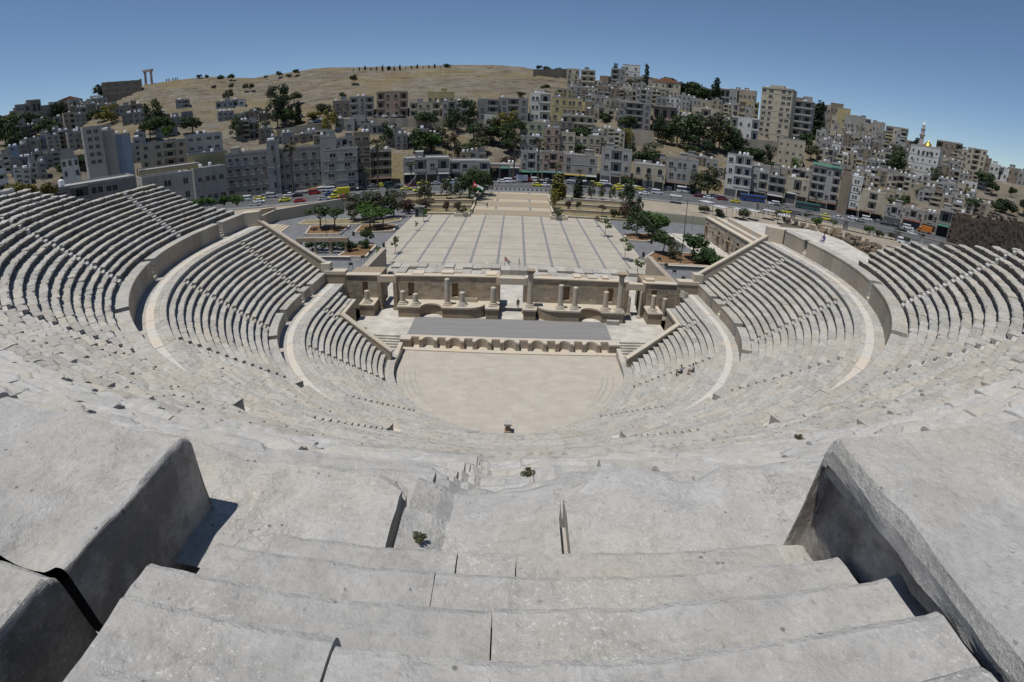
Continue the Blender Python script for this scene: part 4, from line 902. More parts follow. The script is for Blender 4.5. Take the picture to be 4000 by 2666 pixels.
AW = {'r': plain('awning_red', (.13, .045, .035)), 'y': plain('awning_yellow', (.26, .20, .06)), 'g': plain('awning_green', (.05, .16, .115)), 'u': plain('awning_blue', (.04, .065, .13)), 'b': plain('awning_brown', (.10, .065, .05)), 'o': plain('awning_orange', (.30, .12, .04)), 'w': plain('awning_pale', (.28, .28, .27)), 't': plain('awning_teal', (.06, .14, .14)), 'v': plain('sign_violet', (.08, .065, .115))}
mb = MB(); mb.box(-.5, .5, -.05, -.01, 0, 1, 0); mb.box(-.57, -.5, -.09, 0, 0, 1, 1); mb.box(.5, .57, -.09, 0, 0, 1, 1); mb.box(-.57, .57, -.09, 0, 1, 1.08, 1); mb.box(-.62, .62, -.16, 0, -.08, 0, 1); mb.box(-.03, .03, -.07, -.04, 0, 1, 1)
ME_WIN = mb.mesh('window', [M['glass'], M['wframe']])
mb = MB(); n = 9; A_ = np.linspace(0, math.pi, n); pts = [(-.5, 0), (.5, 0)] + [(.5*math.cos(a), .72+.28*math.sin(a)) for a in A_]
mb.extrude([(x, -.05, z) for x, z in pts], (0, .04, 0), 0); mb.box(-.62, .62, -.16, 0, -.06, 0, 1); mb.box(-.58, -.5, -.09, 0, 0, .74, 1); mb.box(.5, .58, -.09, 0, 0, .74, 1)
ME_ARCH = mb.mesh('arched_window', [M['glass'], M['wframe']])
mb = MB(); mb.box(-.5, .5, -.03, 0, 0, 1, 0); mb.box(-.04, .04, -.05, -.03, 0, 1, 1); ME_DOOR = mb.mesh('balcony_door', [M['opening'], M['rail']])
mb = MB(); mb.lathe([(.6, .3), (.62, .35), (.62, 1.3), (.5, 1.5), (.15, 1.58)], n=10); mb.box(-.6, .6, -.05, .05, 0, .3); ME_TANK = mb.mesh('water_tank', [M['white']])
mb = MB(); mb.lathe([(.06, .5), (.35, .62), (.6, .85)], n=10, cap=False); mb.tube([(0, 0, 0), (0, 0, .6)], .05); ME_DISH = mb.mesh('satellite_dish', [M['white']])
mb = MB(); mb.box(-.5, .5, -1.1, 0, -.16, 0, 0); mb.box(-.5, .5, -1.1, -1.03, 0, .95, 1); mb.box(-.5, -.46, -1.1, 0, 0, .95, 1); mb.box(.46, .5, -1.1, 0, 0, .95, 1); ME_BALC = mb.mesh('balcony', [M['slabc'], M['rail']])
ME_SHOP = []
for mm in ('shopc', 'opening', 'opening'): mb = MB(); mb.box(-.5, .5, -.06, -.012, 0, 1); ME_SHOP.append(mb.mesh('shop_front', [M[mm]]))
mb = MB(); mb.box(-.5, .5, -.16, 1.25, -.12, .10); ME_SLAB = mb.mesh('floor_slab', [M['slabc']])
mb = MB(); mb.box(-.5, .5, -.5, .5, -.16, .02); ME_BAND = mb.mesh('string_course', [M['slabc']])
ME_AC = None
mb = MB(); mb.box(-.42, .42, -.38, -.02, 0, .58, 0); mb.box(-.34, .2, -.40, -.38, .06, .52, 1); ME_AC = mb.mesh('air_conditioner', [M['wframe'], M['rail']])
LAND = []          # (pixel x, pixel y, phrase) used to say where an ordinary house stands
HOUSES = []
def building(xl, xr, yt, yb, col='g', st=3, pat=None, roof='', label=None, cat='house', yaw=0.0, depth=None, shop=None, name='house', z0=None, dist=None, group='houses on the hillside', win=None, pent=False, arch=False, pad=6.0, bands=False):
    r = np.random.default_rng(int(xl*13+yb*7) % 100003); xc = (xl+xr)/2
    if dist is not None:
        d_ = ray(xc, yb); h = math.hypot(d_[0], d_[1]); azd = math.degrees(math.atan2(d_[0], d_[1])); dd = dist; base = np.array([CAM[0]+dd*d_[0]/h, CAM[1]+dd*d_[1]/h, CAM[2]+dd*d_[2]/h])
    elif z0 is not None:
        base = at_z(xc, yb, z0); dd = math.hypot(base[0]-CAM[0], base[1]-CAM[1]); azd = math.degrees(math.atan2(base[0]-CAM[0], base[1]-CAM[1]))
    else: base, dd, azd = hit(xc, yb)
    dt = ray(xc, yt); H = max(2.8, CAM[2] + dd*dt[2]/math.hypot(dt[0], dt[1]) - base[2])
    a1 = ray(xl, (yt+yb)/2); a2 = ray(xr, (yt+yb)/2); W = max(3.0, dd*abs(math.atan2(a2[0], a2[1])-math.atan2(a1[0], a1[1])))
    D = depth or max(7.0, min(W*.8, 16)); st = max(1, st); fh = H/st
    e = empty(name, base, -math.radians(azd) + math.radians(yaw)); tag(e, label, cat, group)
    HOUSES.append((e, xc, (yt+yb)/2, col, st, label))
    nb = max(1, int(round(W/3.6))); pat = pat or ''.join(r.choice(list('wwwb')) for _ in range(nb)); nb = len(pat); bw = W/nb
    wall = MB(); mslab = MB(); rec = 1.25
    has_b = 'b' in pat
    if has_b: wall.box(-W/2, W/2, rec, D, -pad, H)
    else: wall.box(-W/2, W/2, 0, D, -pad, H)
    g0 = 1 if shop else 0
    for i, c in enumerate(pat):
        xa = -W/2+bw*i; xb = xa+bw
        if has_b and c != 'b': wall.box(xa, xb, 0, rec+.02, -pad, H-.003*(i+1))
        if c == 'b':
            wall.box(xa, xb, 0, rec+.02, -pad, .02+(fh if shop else 0)-.004*i)
            for k in range(g0, st):
                z = k*fh; inst('floor_slab', ME_SLAB, e, ((xa+xb)/2, 0, z), 0, (bw-.02, 1, 1))
                wall.box(xa+.02, xb-.02, -.12, .03, z+.10, z+.95)
                inst('balcony_door', ME_DOOR, e, ((xa+xb)/2, rec, z+.12), 0, (bw*.42, 1, fh*.72))
            inst('floor_slab', ME_SLAB, e, ((xa+xb)/2, .02, H-.13), 0, (bw-.02, 1, 1))
            if i and pat[i-1] == 'b': wall.box(xa-.12, xa+.12, -.05, rec, 0, H-.02)
    ww = win or (min(1.7, bw*.46), min(1.75, fh*.5))
    for i, c in enumerate(pat):
        if c not in 'wd': continue
        xc_ = -W/2+bw*(i+.5)
        for k in range(g0, st):
            if c == 'w' and r.random() < .06: continue
            if c == 'd':
                for sx in (-.5, .5): inst('window', ME_ARCH if arch else ME_WIN, e, (xc_+sx*ww[0]*1.3, 0, k*fh+fh*.32), 0, (ww[0]*.8, 1, ww[1]))
            else: inst('window', ME_ARCH if arch else ME_WIN, e, (xc_ + r.uniform(-.12, .12)*bw, 0, k*fh+fh*.32), 0, (ww[0]*r.uniform(.75, 1.15), 1, ww[1]*r.uniform(.85, 1.05)))
            if r.random() < .16: inst('air_conditioner', ME_AC, e, (xc_+bw*.34, 0, k*fh+fh*.22))
    # a few windows in the side walls
    for sx in (-1, 1):
        if r.random() < .6:
            for k in range(g0, st): 
                o = inst('window', ME_WIN, e, (sx*W/2, D*.5, k*fh+fh*.32), sx*HP, (1.1, 1, min(1.3, fh*.45)))
    for k in range(1, st):
        if (bands or r.random() < .5) and not has_b: inst('string_course', ME_BAND, e, (0, D/2-.05, k*fh), 0, (W+.12, D+.1, 1))
    wall.build('wall', HM[col], e)
    rf = MB(); ph = r.uniform(.35, .8)
    if roof == 'g':                                        # pitched roof
        rf.extrude([(-W/2-.4, -.4, H), (W/2+.4, -.4, H), (0, -.4, H+W*.16)], (0, D+.8, 0))
    else:
        for (xa, xb, ya, yb_) in ((-W/2, W/2, 0, .2), (-W/2, W/2, D-.2, D), (-W/2, -W/2+.2, .2, D-.2), (W/2-.2, W/2, .2, D-.2)): rf.box(xa, xb, ya-.03 if ya == 0 else ya, yb_, H-.01, H+ph)
        rf.box(-W/2+.2, W/2-.2, .2, D-.2, H-.02, H+.05)
        if pent or r.random() < .4:
            x = r.uniform(-W/2+.3, max(-W/2+.4, W/2-3.6)); w2 = min(3.2, W-.6); rf.box(x, x+w2, D*.35, D-.4, H+.04, H+2.5); rf.box(x-.15, x+w2+.15, D*.35-.2, D-.3, H+2.5, H+2.66)
    rf.build('roof', M['roofred'] if roof == 'g' else HM[r.choice([col, 'g', 'k'])], e)
    if roof != 'g':
        for _ in range(int(r.integers(0, 4 if st < 6 else 5))): inst('water_tank', ME_TANK, e, (r.uniform(-W/2+.9, W/2-.9), r.uniform(1.0, D-1), H+.05), r.uniform(0, 3), (1, 1, 1))
        if r.random() < .55: inst('satellite_dish', ME_DISH, e, (r.uniform(-W/2+.7, W/2-.7), r.uniform(.7, 2.0), H+.05), r.uniform(0, 6), (1.1, 1.1, 1.1))
    if shop:
        n = max(1, int(W/4.2)); w1 = W/n
        for k in range(n): inst('shop_front', ME_SHOP[int(r.integers(0, 3))], e, (-W/2+w1*(k+.5), 0, .1), 0, (w1-.6, 1, fh*.7))
        q_ = 0
        while q_ < n:                                      # awnings over some of the shops, of different reach
            m_ = int(r.integers(1, 3)); xa = -W/2+w1*q_+.15; xb = min(W/2, -W/2+w1*(q_+m_))-.15; q_ += m_
            if r.random() < .3: continue
            am = MB(); dp = r.uniform(.7, 1.7); z1 = fh*r.uniform(.86, .95); am.extrude([(xa, 0, z1), (xa, -dp, z1-.5), (xa, -dp, z1-.62), (xa, 0, z1-.12)], (xb-xa, 0, 0)); am.build('awning', AW[shop if r.random() < .55 else str(r.choice(list('wbg')))], e)
    e['_px'] = (xc, (yt+yb)/2); return e, W, D, H, fh
M['roofred'] = plain('roof_tiles', (.30, .13, .08))
B_ = building
# ---------- the front row along the street (left to right)
FR = 'buildings of the front row'
def front(*a, **k): k.setdefault('group', FR); k.setdefault('cat', 'building'); k.setdefault('name', 'shop_building'); return building(*a, **k)
front(770, 900, 655, 800, 'g', 2, 'wdw', z0=3, label='plain grey two-storey block with a twin window, behind the green hedge on the left', yaw=14)
front(570, 770, 690, 800, 'k', 2, 'www', z0=3, dist=150, label='low pale annex with a flat roof just left of the plain grey two-storey block', yaw=10)
front(560, 800, 655, 780, 'y', 2, 'wwww', dist=196, label='long ochre yellow house with a flat roof above the left seats', yaw=6)
front(740, 900, 600, 690, 'y', 1, 'ww', dist=212, label='upper yellow house with one big dark window, left of the long grey office block')
front(230, 560, 715, 830, 'd', 2, 'wbwww', dist=118, label='dark grey flat-roofed building with wide black windows behind the left palm', yaw=4, win=(2.4, 1.3))
e, W, D, H, fh = front(890, 1280, 590, 752, 'g', 4, 'wwwwwwwwwwww', z0=3, label='long grey office block with pale string courses along the left street', yaw=-2, name='office_block', win=(1.5, 1.35), cat='office block', bands=True)
e, W, D, H, fh = front(1268, 1400, 585, 742, 'g', 4, 'ww', z0=3, label='right wing of the grey office block, right of the dark slot tower', name='office_block', cat='office block', win=(2.6, 1.5), bands=True)
e, W, D, H, fh = front(1052, 1100, 555, 750, 'k', 4, 'w', dist=203, label='narrow pale stair tower with stacked slit windows in the grey office block', name='stair_tower', cat='tower', win=(1.0, 2.4))
e, W, D, H, fh = front(1256, 1318, 535, 745, 'g', 1, 'n', z0=3, label='tall grey facade tower with one long dark vertical slot', name='stair_tower', cat='tower', yaw=-2)
mb = MB(); mb.box(-.9, .9, -.06, .02, H*.22, H*.80); mb.build('slot_window', M['opening'], e)
front(1385, 1448, 520, 727, 'b', 5, 'ww', z0=3, label='brown five-storey block with paired dark windows right of the grey office block', win=(1.9, 1.5))
front(1448, 1530, 590, 722, 'b', 4, 'bb', 'x', z0=3, shop='b', label='brown building with stacked wide brown awnings beside the sloping lane')
front(1575, 1755, 620, 716, 'k', 2, 'wbwb', z0=3, shop='w', label='two-storey arcade building with a yellow upper wall, right of the sloping lane', pent=True)
front(1755, 1912, 632, 706, 'k', 2, 'bwwb', z0=3, shop='w', label='dark arcaded two-storey building with pale cornice behind the tall trees', arch=True)
front(1912, 2028, 645, 699, 'g', 1, 'wwb', z0=3, shop='g', label='low single-storey shop row right of the arcaded building')
front(2032, 2115, 595, 698, 'k', 3, 'wbw', z0=3, shop='g', label='grey three-storey house with greenish ground floor behind the thin palm')
front(2115, 2200, 597, 703, 'p', 3, 'wbw', z0=3, shop='t', label='pinkish grey three-storey house with a teal shop sign')
front(2200, 2330, 608, 712, 'g', 3, 'wnw', z0=3, shop='y', label='grey house with a wide yellow shop awning on the street')
front(2342, 2462, 585, 722, 'k', 3, 'wbw', z0=3, shop='b', label='pale grey three-storey house with orange balcony cloth and brown shutter')
front(2470, 2592, 645, 740, 'c', 2, 'www', z0=3, shop='b', label='cream two-storey house with three pointed dark windows and a low parapet', arch=True, win=(2.0, 2.6))
front(2594, 2720, 622, 750, 'g', 3, 'wdw', z0=3, shop='b', label='grey three-storey house with triple windows, right of the cream house')
front(2825, 2925, 605, 770, 'w', 4, 'wbb', z0=3, shop='b', label='white four-storey house with open loggias right of the dark street tree')
front(2925, 2990, 670, 776, 'k', 3, 'wb', z0=3, shop='b', label='small pale house with balconies right of the white loggia house')
front(2992, 3058, 690, 790, 'd', 3, 'bb', z0=3, shop='v', label='dark grey block with violet ground floor sign')
front(3060, 3148, 700, 800, 'c', 2, 'wbw', z0=3, shop='w', label='low cream house with a tall yellow hanging sign')
e, W, D, H, fh = front(3150, 3262, 655, 815, 'k', 5, 'bbwb', z0=3, shop='b', label='grey five-storey block with a crumpled green roof sheet', yaw=4)
mb = MB(); mb.extrude([(-W/2, -.4, H+1.0), (W/2, -.4, H+.7), (W/2, D*.6, H+1.5), (-W/2, D*.6, H+1.9)], (0, 0, .12)); mb.build('roof_sheet', AW['g'], e)
front(3262, 3302, 680, 835, 'b', 1, 'n', z0=3, label='bare brown windowless gable wall left of the narrow white block')
front(3300, 3345, 690, 842, 'w', 5, 'd', z0=3, shop='b', label='narrow white block with five rows of paired windows', win=(1.0, 1.1))
front(3345, 3440, 750, 858, 'c', 3, 'nbn', z0=3, shop='b', label='cream house with a blank upper wall and dark loggia over the street')
for k, (a, b, yt, yb, c, lb) in enumerate(((3442, 3515, 805, 876, 'k', 'low grey two-storey shop right of the cream loggia house'), (3515, 3590, 818, 893, 'g', 'grey two-storey shop with crowded white roof tanks'), (3590, 3650, 832, 905, 'g', 'small grey two-storey shop left of the wide dark loggia'))): front(a, b, yt, yb, c, 2, 'wbw', z0=3, shop='r' if k < 2 else 'w', label=lb)
front(3645, 3745, 825, 930, 'd', 2, 'bb', z0=3, shop='u', label='wide dark loggia building with a blue shop front at the right end of the street')
front(3745, 3850, 870, 955, 'k', 3, 'wbw', z0=3, shop='b', label='last pale grey house of the front row, beside the brown cliff wall')
# ---------- landmarks on the hill
TW = 'landmark buildings of the hillside'
e, W, D, H, fh = B_(2955, 3078, 345, 545, 'c', 9, 'wwnww', label='tall tan tower block, the highest building of the town', cat='tower block', name='tower_block', yaw=-12, depth=15, group=TW, win=(2.5, 1.7))
mb = MB(); mb.box(-W/2-.05, -W/2, 0, D, -6, H); mb.build('gable_wall', HM['y'], e)
mb = MB(); mb.box(-W*.25, W*.2, 1.5, D-2, H, H+2.2); mb.box(-W/2-.3, W/2+.3, -.3, D, H-.5, H-.1); mb.build('roof_house', HM['c'], e)
B_(3078, 3158, 395, 560, 'k', 6, 'bb', label='grey six-storey balcony block stuck to the right of the tan tower block', cat='apartment block', name='apartment_block', yaw=-8, group=TW)
e, W, D, H, fh = B_(3030, 3135, 545, 645, 'c', 3, 'wwww', label='cream three-storey block with a blue patch on its left wall, below the tan tower', cat='apartment block', name='apartment_block', group=TW, yaw=6, pad=14, win=(1.2, .9))
mb = MB(); mb.box(-W/2-.04, -W/2-.005, .6, 3.5, H*.55, H*.95); mb.build('painted_patch', AW['u'], e)
# white mosque
e, W, D, H, fh = B_(3530, 3648, 572, 702, 'w', 4, 'wwwww', label='white mosque block with arched top windows and a small golden dome', cat='mosque', name='mosque', group=TW, depth=18, yaw=-6, win=(1.0, 1.1))
for i in range(4): inst('arched_window', ME_ARCH, e, (-W/2+W*(.3+.15*i), -.02, H*.74), 0, (1.3, 1, 2.9))
M['gold'] = plain('golden_dome', (.62, .42, .06), .32, .5, .05, 1, .85)
mb = MB(); mb.lathe([(3.0, 0), (3.1, .6), (2.9, 1.0), (2.5, 1.9), (1.6, 2.9), (.7, 3.5), (.25, 3.9), (.08, 5.0)], (W*.02, D*.35, H), n=20); mb.build('dome', M['gold'], e, smooth=True)
M['minaret'] = plain('minaret_stone', (.42, .36, .36))
mn = tag(empty('minaret', (e.location.x + 4.0, e.location.y + 9, e.location.z + H)), 'slim pinkish minaret with a white spire rising behind the golden dome', 'minaret')
mh = 15.5
mb = MB(); mb.box(-1.5, 1.5, -1.5, 1.5, -4, mh*.12); mb.lathe([(1.35, mh*.12), (1.25, mh*.42), (1.9, mh*.46), (2.0, mh*.50), (1.2, mh*.50), (1.15, mh*.68), (1.55, mh*.71), (1.6, mh*.74), (.9, mh*.75), (.85, mh*.88)], n=12); mb.build('shaft', M['minaret'], mn)
mb = MB(); mb.lathe([(1.0, mh*.88), (.7, mh*.93), (.2, mh*1.0), (.05, mh*1.1)], n=12); mb.build('spire', M['white'], mn)
# grey block with blue side
e, W, D, H, fh = B_(345, 420, 500, 650, 'k', 5, 'd', dist=196, label='grey block with paired windows beside a blank grey stair wall, upper left', cat='apartment block', name='apartment_block', yaw=6, group=TW, pad=12)
e, W, D, H, fh = B_(416, 468, 515, 645, 'g', 1, 'n', dist=199, label='blank windowless grey wall block left of the blue wall', cat='apartment block', name='apartment_block', group=TW, pad=12)
e, W, D, H, fh = B_(464, 526, 528, 645, 'u', 1, 'n', dist=201, label='blank blue wall block on the upper left', cat='apartment block', name='apartment_block', group=TW, pad=12)
B_(1470, 1592, 358, 458, 'p', 3, 'bwwb', label='pink-fronted house with grey corner loggias under the bare hill', name='town_house', group=TW, arch=True)
B_(1365, 1460, 378, 460, 'g', 3, 'bwb', label='grey house with wide loggias left of the pink-fronted house', group=TW)
B_(1300, 1368, 395, 460, 'b', 2, 'ww', label='brown two-storey house at the left end of the upper road', group=TW)
B_(1598, 1720, 400, 458, 'c', 2, 'bwwb', label='cream house with lilac loggia right of the pink-fronted house', group=TW)
B_(1670, 1775, 360, 410, 'y', 1, 'wwwww', label='long yellow ruined house behind the cream house', group=TW)
B_(1725, 1828, 395, 462, 'g', 2, 'wbwb', label='grey house with slit-window stair bay on the upper road', group=TW)
B_(1863, 1945, 388, 468, 'd', 3, 'wb', label='dark three-storey loggia house, left half of the pair above the white arch', group=TW)
B_(1945, 2062, 383, 470, 'd', 3, 'wbw', label='dark three-storey loggia house, right half of the pair above the white arch', group=TW)
B_(2068, 2148, 365, 472, 'w', 3, 'db', label='white and grey house with a reddish top storey on the upper road', group=TW)
B_(2150, 2190, 380, 500, 'y', 4, 'w', label='tall narrow yellow house beside the white and grey house', group=TW)
B_(2190, 2275, 383, 450, 'y', 2, 'wdw', label='low yellow house with small twin windows on the upper road', group=TW)
B_(2190, 2320, 452, 512, 'c', 2, 'bbbb', label='long cream house with two rows of deep balconies', group=TW)
B_(2030, 2150, 480, 540, 'n', 2, 'wwww', label='greenish cream two-storey house left of the long balcony house', group=TW)
B_(2030, 2115, 535, 600, 'g', 2, 'www', label='grey two-storey house under the greenish cream house', group=TW)
B_(2125, 2185, 500, 590, 'p', 3, 'ww', label='pinkish house with arched lower windows and a balcony', group=TW, arch=True)
B_(2185, 2245, 520, 592, 'c', 2, 'ww', label='cream house with a green umbrella on its roof terrace', group=TW)
e, W, D, H, fh = B_(2430, 2498, 255, 330, 'w', 4, 'ww', label='white cube house on the skyline between the two cypresses', group=TW, cat='house')
B_(2385, 2442, 270, 355, 'd', 4, 'bw', label='dark grey four-storey house on the skyline left of the white cube house', group=TW)
B_(2265, 2322, 275, 385, 'c', 5, 'bb', label='cream five-storey house with a dark roof loggia on the skyline', group=TW)
B_(2212, 2262, 270, 350, 'c', 4, 'ww', label='cream four-storey house at the right end of the bare hilltop', group=TW)
B_(2545, 2655, 320, 400, 'c', 3, 'wwbw', 'g', label='cream house with a red hipped roof near the skyline', group=TW)
B_(2410, 2540, 400, 505, 'd', 4, 'wbbw', label='dark four-storey house with white awnings above the tall retaining wall', group=TW)
B_(2545, 2640, 415, 520, 'p', 2, 'bbb', label='low house with a long pink upper wall among the trees', group=TW)
B_(2700, 2810, 425, 490, 'c', 2, 'wbw', label='cream house with blue balcony cloth left of the tan tower', group=TW)
B_(2820, 2960, 460, 545, 'w', 2, 'wbwwb', label='white two-storey row left below the tan tower', group=TW, pad=9)
B_(2885, 2960, 400, 465, 'y', 3, 'bwb', label='yellow balconied house against the left side of the tan tower', group=TW)
B_(3235, 3315, 425, 480, 'y', 2, 'ww', label='rounded yellow house on the right skyline', group=TW)
B_(3445, 3535, 500, 580, 'c', 4, 'bwb', label='cream four-storey block left of the white mosque on the skyline', group=TW)
B_(3755, 3835, 580, 690, 'c', 5, 'wbw', label='cream five-storey block with white lower floors right of the minaret', group=TW)
B_(3640, 3745, 555, 640, 'b', 4, 'bwwb', label='brown terraced block on the skyline right of the golden dome', group=TW)
B_(405, 560, 320, 385, 'b', 3, 'wwww', label='brown ruined house below the temple columns', group=TW)
B_(235, 330, 390, 445, 't', 3, 'www', 'g', label='tan hilltop house with a red-edged roof on the upper left', group=TW)
B_(555, 790, 555, 650, 'c', 3, 'wwbww', label='long cream apartment block with balconies left of the grey office block', group=TW, dist=232, pad=10, name='apartment_block', cat='apartment block')
e, W, D, H, fh = B_(738, 880, 525, 660, 'k', 4, 'wwww', label='grey apartment block with a shiny white roof canopy', group=TW, dist=226, pad=10, name='apartment_block', cat='apartment block', win=(1.9, 1.2))
mb = MB(); mb.box(W*.1, W*.48, 2, 7, H+2.4, H+2.6); mb.build('roof_canopy', M['white'], e)
B_(250, 320, 620, 700, 'w', 2, 'www', dist=150, label='white house beside the small pointed minaret on the left', group=TW, pad=10)
t_ = at_z(292, 690, 8); mn = tag(empty('minaret', tuple(np.array(CAM)+ray(290, 690)*165)), 'small stone minaret with a white cone roof on the left', 'minaret')
mb = MB(); mb.box(-2.2, 2.2, -2.2, 2.2, -8, 3.0); mb.lathe([(1.6, 3.0), (1.5, 6.5), (1.9, 7.0), (1.9, 8.3)], n=10); mb.build('shaft', HM['k'], mn); mb = MB(); mb.lathe([(2.0, 8.3), (.1, 11.5)], n=10); mb.build('cone_roof', M['white'], mn); mn.scale = (.62, .62, .62)
e, W, D, H, fh = B_(-60, 45, 640, 765, 'w', 3, 'bb', dist=105, label='white concrete frame house cut by the left edge of the photo', group=TW, pad=10)
# ---------- ordinary houses: strips along the slope
LAND += [(3015, 440, 'the tall tan tower block'), (3590, 630, 'the white mosque'), (430, 570, 'the blue-walled block'), (1530, 410, 'the pink-fronted house'), (2465, 290, 'the white cube house'), (2255, 480, 'the long balcony house'), (2475, 450, 'the dark awning house'), (3205, 730, 'the green-roofed block'), (3082, 590, 'the blue-patched block'), (3322, 760, 'the narrow white block'), (280, 415, 'the red-edged hilltop house'), (800, 590, 'the shiny-roofed block'), (3695, 880, 'the wide dark loggia'), (480, 350, 'the temple ruin'), (2600, 360, 'the hipped red roof'), (1600, 640, 'the sloping lane')]
def strip(pts, n, hr, cols, wr=(.95, 1.5), jit=10, st=(2, 4), skip=.0, seed=0, yaw=8, **kw):
    r = np.random.default_rng(500+seed); P_ = np.array(pts, float); s = np.r_[0, np.cumsum(np.hypot(*np.diff(P_, axis=0).T))]; q = np.linspace(0, s[-1], n+1)
    X = np.interp(q, s, P_[:, 0]); Y = np.interp(q, s, P_[:, 1])
    for i in range(n):
        if r.random() < skip: continue
        w = (X[i+1]-X[i])*r.uniform(*wr)*.92; xc = (X[i]+X[i+1])/2; yb = (Y[i]+Y[i+1])/2 + r.uniform(-jit, jit); h = r.uniform(*hr)
        st_n = int(r.integers(st[0], st[1]+1)); st_n = max(1, min(st_n, int(h/15)))
        building(xc-w/2, xc+w/2, yb-h, yb, str(r.choice(list(cols))), st_n, yaw=r.uniform(-yaw, yaw), **kw)
mix_r = 'ttcgggkkbdcyw'
strip([(2180, 400), (2420, 400), (2640, 415)], 9, (34, 62), mix_r, seed=1, st=(2, 3))
strip([(2230, 345), (2400, 355), (2560, 345)], 6, (28, 52), 'tcgdb', seed=2, st=(1, 3))
strip([(2520, 345), (2700, 395), (2940, 410)], 9, (36, 62), 'cwtkgy', seed=3, st=(2, 3))
strip([(2560, 440), (2720, 440), (2950, 470)], 9, (40, 66), 'ctgkwd', seed=4, st=(2, 3))
strip([(2290, 470), (2420, 440)], 4, (40, 60), 'tgcb', seed=5)
strip([(2200, 585), (2330, 600), (2440, 600)], 5, (45, 75), 'gtcn', seed=6)
strip([(2270, 545), (2440, 565)], 4, (40, 62), 'ngtc', seed=7)
strip([(2600, 655), (2800, 660)], 5, (26, 42), 'tgb', seed=8, st=(1, 2))
strip([(3090, 440), (3250, 480), (3430, 530)], 9, (40, 75), 'ktgwcb', seed=9, st=(2, 4))
strip([(3170, 520), (3330, 560), (3560, 610)], 11, (48, 85), mix_r, seed=10, st=(3, 4))
strip([(3180, 590), (3350, 610), (3560, 660)], 11, (45, 80), 'tcgkdb', seed=11, st=(2, 4))
strip([(3190, 640), (3350, 670), (3560, 700)], 10, (42, 70), mix_r, seed=12, st=(2, 3))
strip([(3320, 720), (3480, 740), (3560, 760)], 7, (40, 62), 'gtcbk', seed=13)
strip([(3330, 760), (3460, 790), (3520, 800)], 5, (35, 52), 'gtcb', seed=14, st=(1, 2))
strip([(3640, 660), (3760, 690)], 4, (40, 70), 'tcgb', seed=15)
strip([(3620, 730), (3700, 760), (3800, 770)], 5, (42, 62), 'tcgkw', seed=16)
strip([(3580, 790), (3720, 830), (3840, 850)], 6, (40, 60), 'gtcbk', seed=17)
strip([(3820, 655), (3900, 690), (4010, 730)], 5, (30, 48), 'tbgw', seed=18, st=(1, 2))
strip([(3700, 800), (3860, 830)], 4, (35, 50), 'gtb', seed=19, st=(1, 2))
strip([(2930, 690), (3080, 700), (3160, 705)], 6, (30, 48), 'gtk', seed=20, st=(1, 2))
strip([(3160, 690), (3320, 700)], 4, (40, 60), 'dgt', seed=21)
# middle valley and left
strip([(1310, 500), (1420, 505)], 3, (35, 50), 'kgw', seed=30, st=(1, 2))
strip([(1420, 520), (1560, 530)], 4, (24, 40), 'gkt', seed=31, st=(1, 2))
strip([(1500, 580), (1720, 575)], 5, (45, 68), 'kdgt', seed=32, st=(2, 3))
strip([(1060, 560), (1280, 550)], 5, (26, 44), 'gtb', seed=33, st=(1, 2))
strip([(930, 560), (1060, 555)], 3, (50, 78), 'gby', seed=34)
strip([(690, 430), (830, 430), (960, 425)], 5, (22, 36), 'kgw', seed=35, st=(1, 2), skip=.25)
strip([(480, 500), (620, 490), (760, 500)], 6, (28, 48), 'dgkb', seed=36, st=(1, 3))
strip([(60, 560), (200, 520), (340, 500)], 7, (40, 66), 'gtbdk', seed=37, st=(2, 4))
strip([(120, 490), (240, 455), (400, 430)], 7, (40, 62), 'tgbdw', seed=38, st=(2, 4))
strip([(40, 630), (200, 590), (360, 570)], 8, (48, 75), 'gdkbu', seed=39, st=(2, 4))
strip([(10, 690), (180, 660), (260, 650)], 6, (45, 70), 'gkdw', seed=40, st=(2, 3))
strip([(300, 470), (420, 455), (560, 455)], 6, (30, 50), 'tbg', seed=41, st=(1, 3))
strip([(70, 470), (160, 445)], 2, (45, 60), 'gd', seed=42)
strip([(500, 640), (600, 650)], 3, (60, 95), 'ckg', seed=43, st=(3, 4))
strip([(2190, 520), (2330, 470), (2420, 480)], 5, (34, 52), 'tgcb', seed=50, st=(1, 3))
strip([(2660, 470), (2800, 500), (2900, 510)], 5, (30, 48), 'cgtw', seed=51, st=(1, 2))
strip([(2330, 390), (2520, 380), (2700, 430)], 8, (36, 58), mix_r, seed=52, st=(2, 3))
strip([(2450, 350), (2640, 370)], 5, (30, 50), 'tcgw', seed=53, st=(1, 3))
strip([(2250, 400), (2340, 420), (2440, 440)], 5, (36, 56), 'tgbc', seed=54, st=(2, 3))
strip([(3140, 500), (3300, 530), (3440, 560)], 8, (48, 80), mix_r, seed=55, st=(3, 4))
strip([(3180, 555), (3340, 590), (3540, 635)], 9, (46, 74), 'tcgkbd', seed=56, st=(2, 4))
strip([(3200, 620), (3360, 645), (3540, 685)], 9, (44, 70), mix_r, seed=57, st=(2, 3))
strip([(3330, 700), (3470, 720), (3570, 735)], 6, (40, 60), 'gtcbk', seed=58)
strip([(3560, 720), (3640, 745), (3720, 775)], 5, (40, 58), 'gtckw', seed=59)
strip([(3560, 760), (3680, 795), (3800, 810)], 6, (38, 56), 'tgcb', seed=60)
strip([(3660, 700), (3780, 720), (3850, 745)], 5, (38, 56), 'tcgb', seed=61, st=(2, 3))
strip([(3700, 640), (3800, 670)], 3, (50, 75), 'ctg', seed=62, st=(3, 4))
strip([(1800, 620), (1900, 630)], 3, (22, 34), 'gtb', seed=63, st=(1, 1))
strip([(2480, 665), (2620, 650), (2720, 665)], 4, (24, 36), 'gtb', seed=64, st=(1, 2))
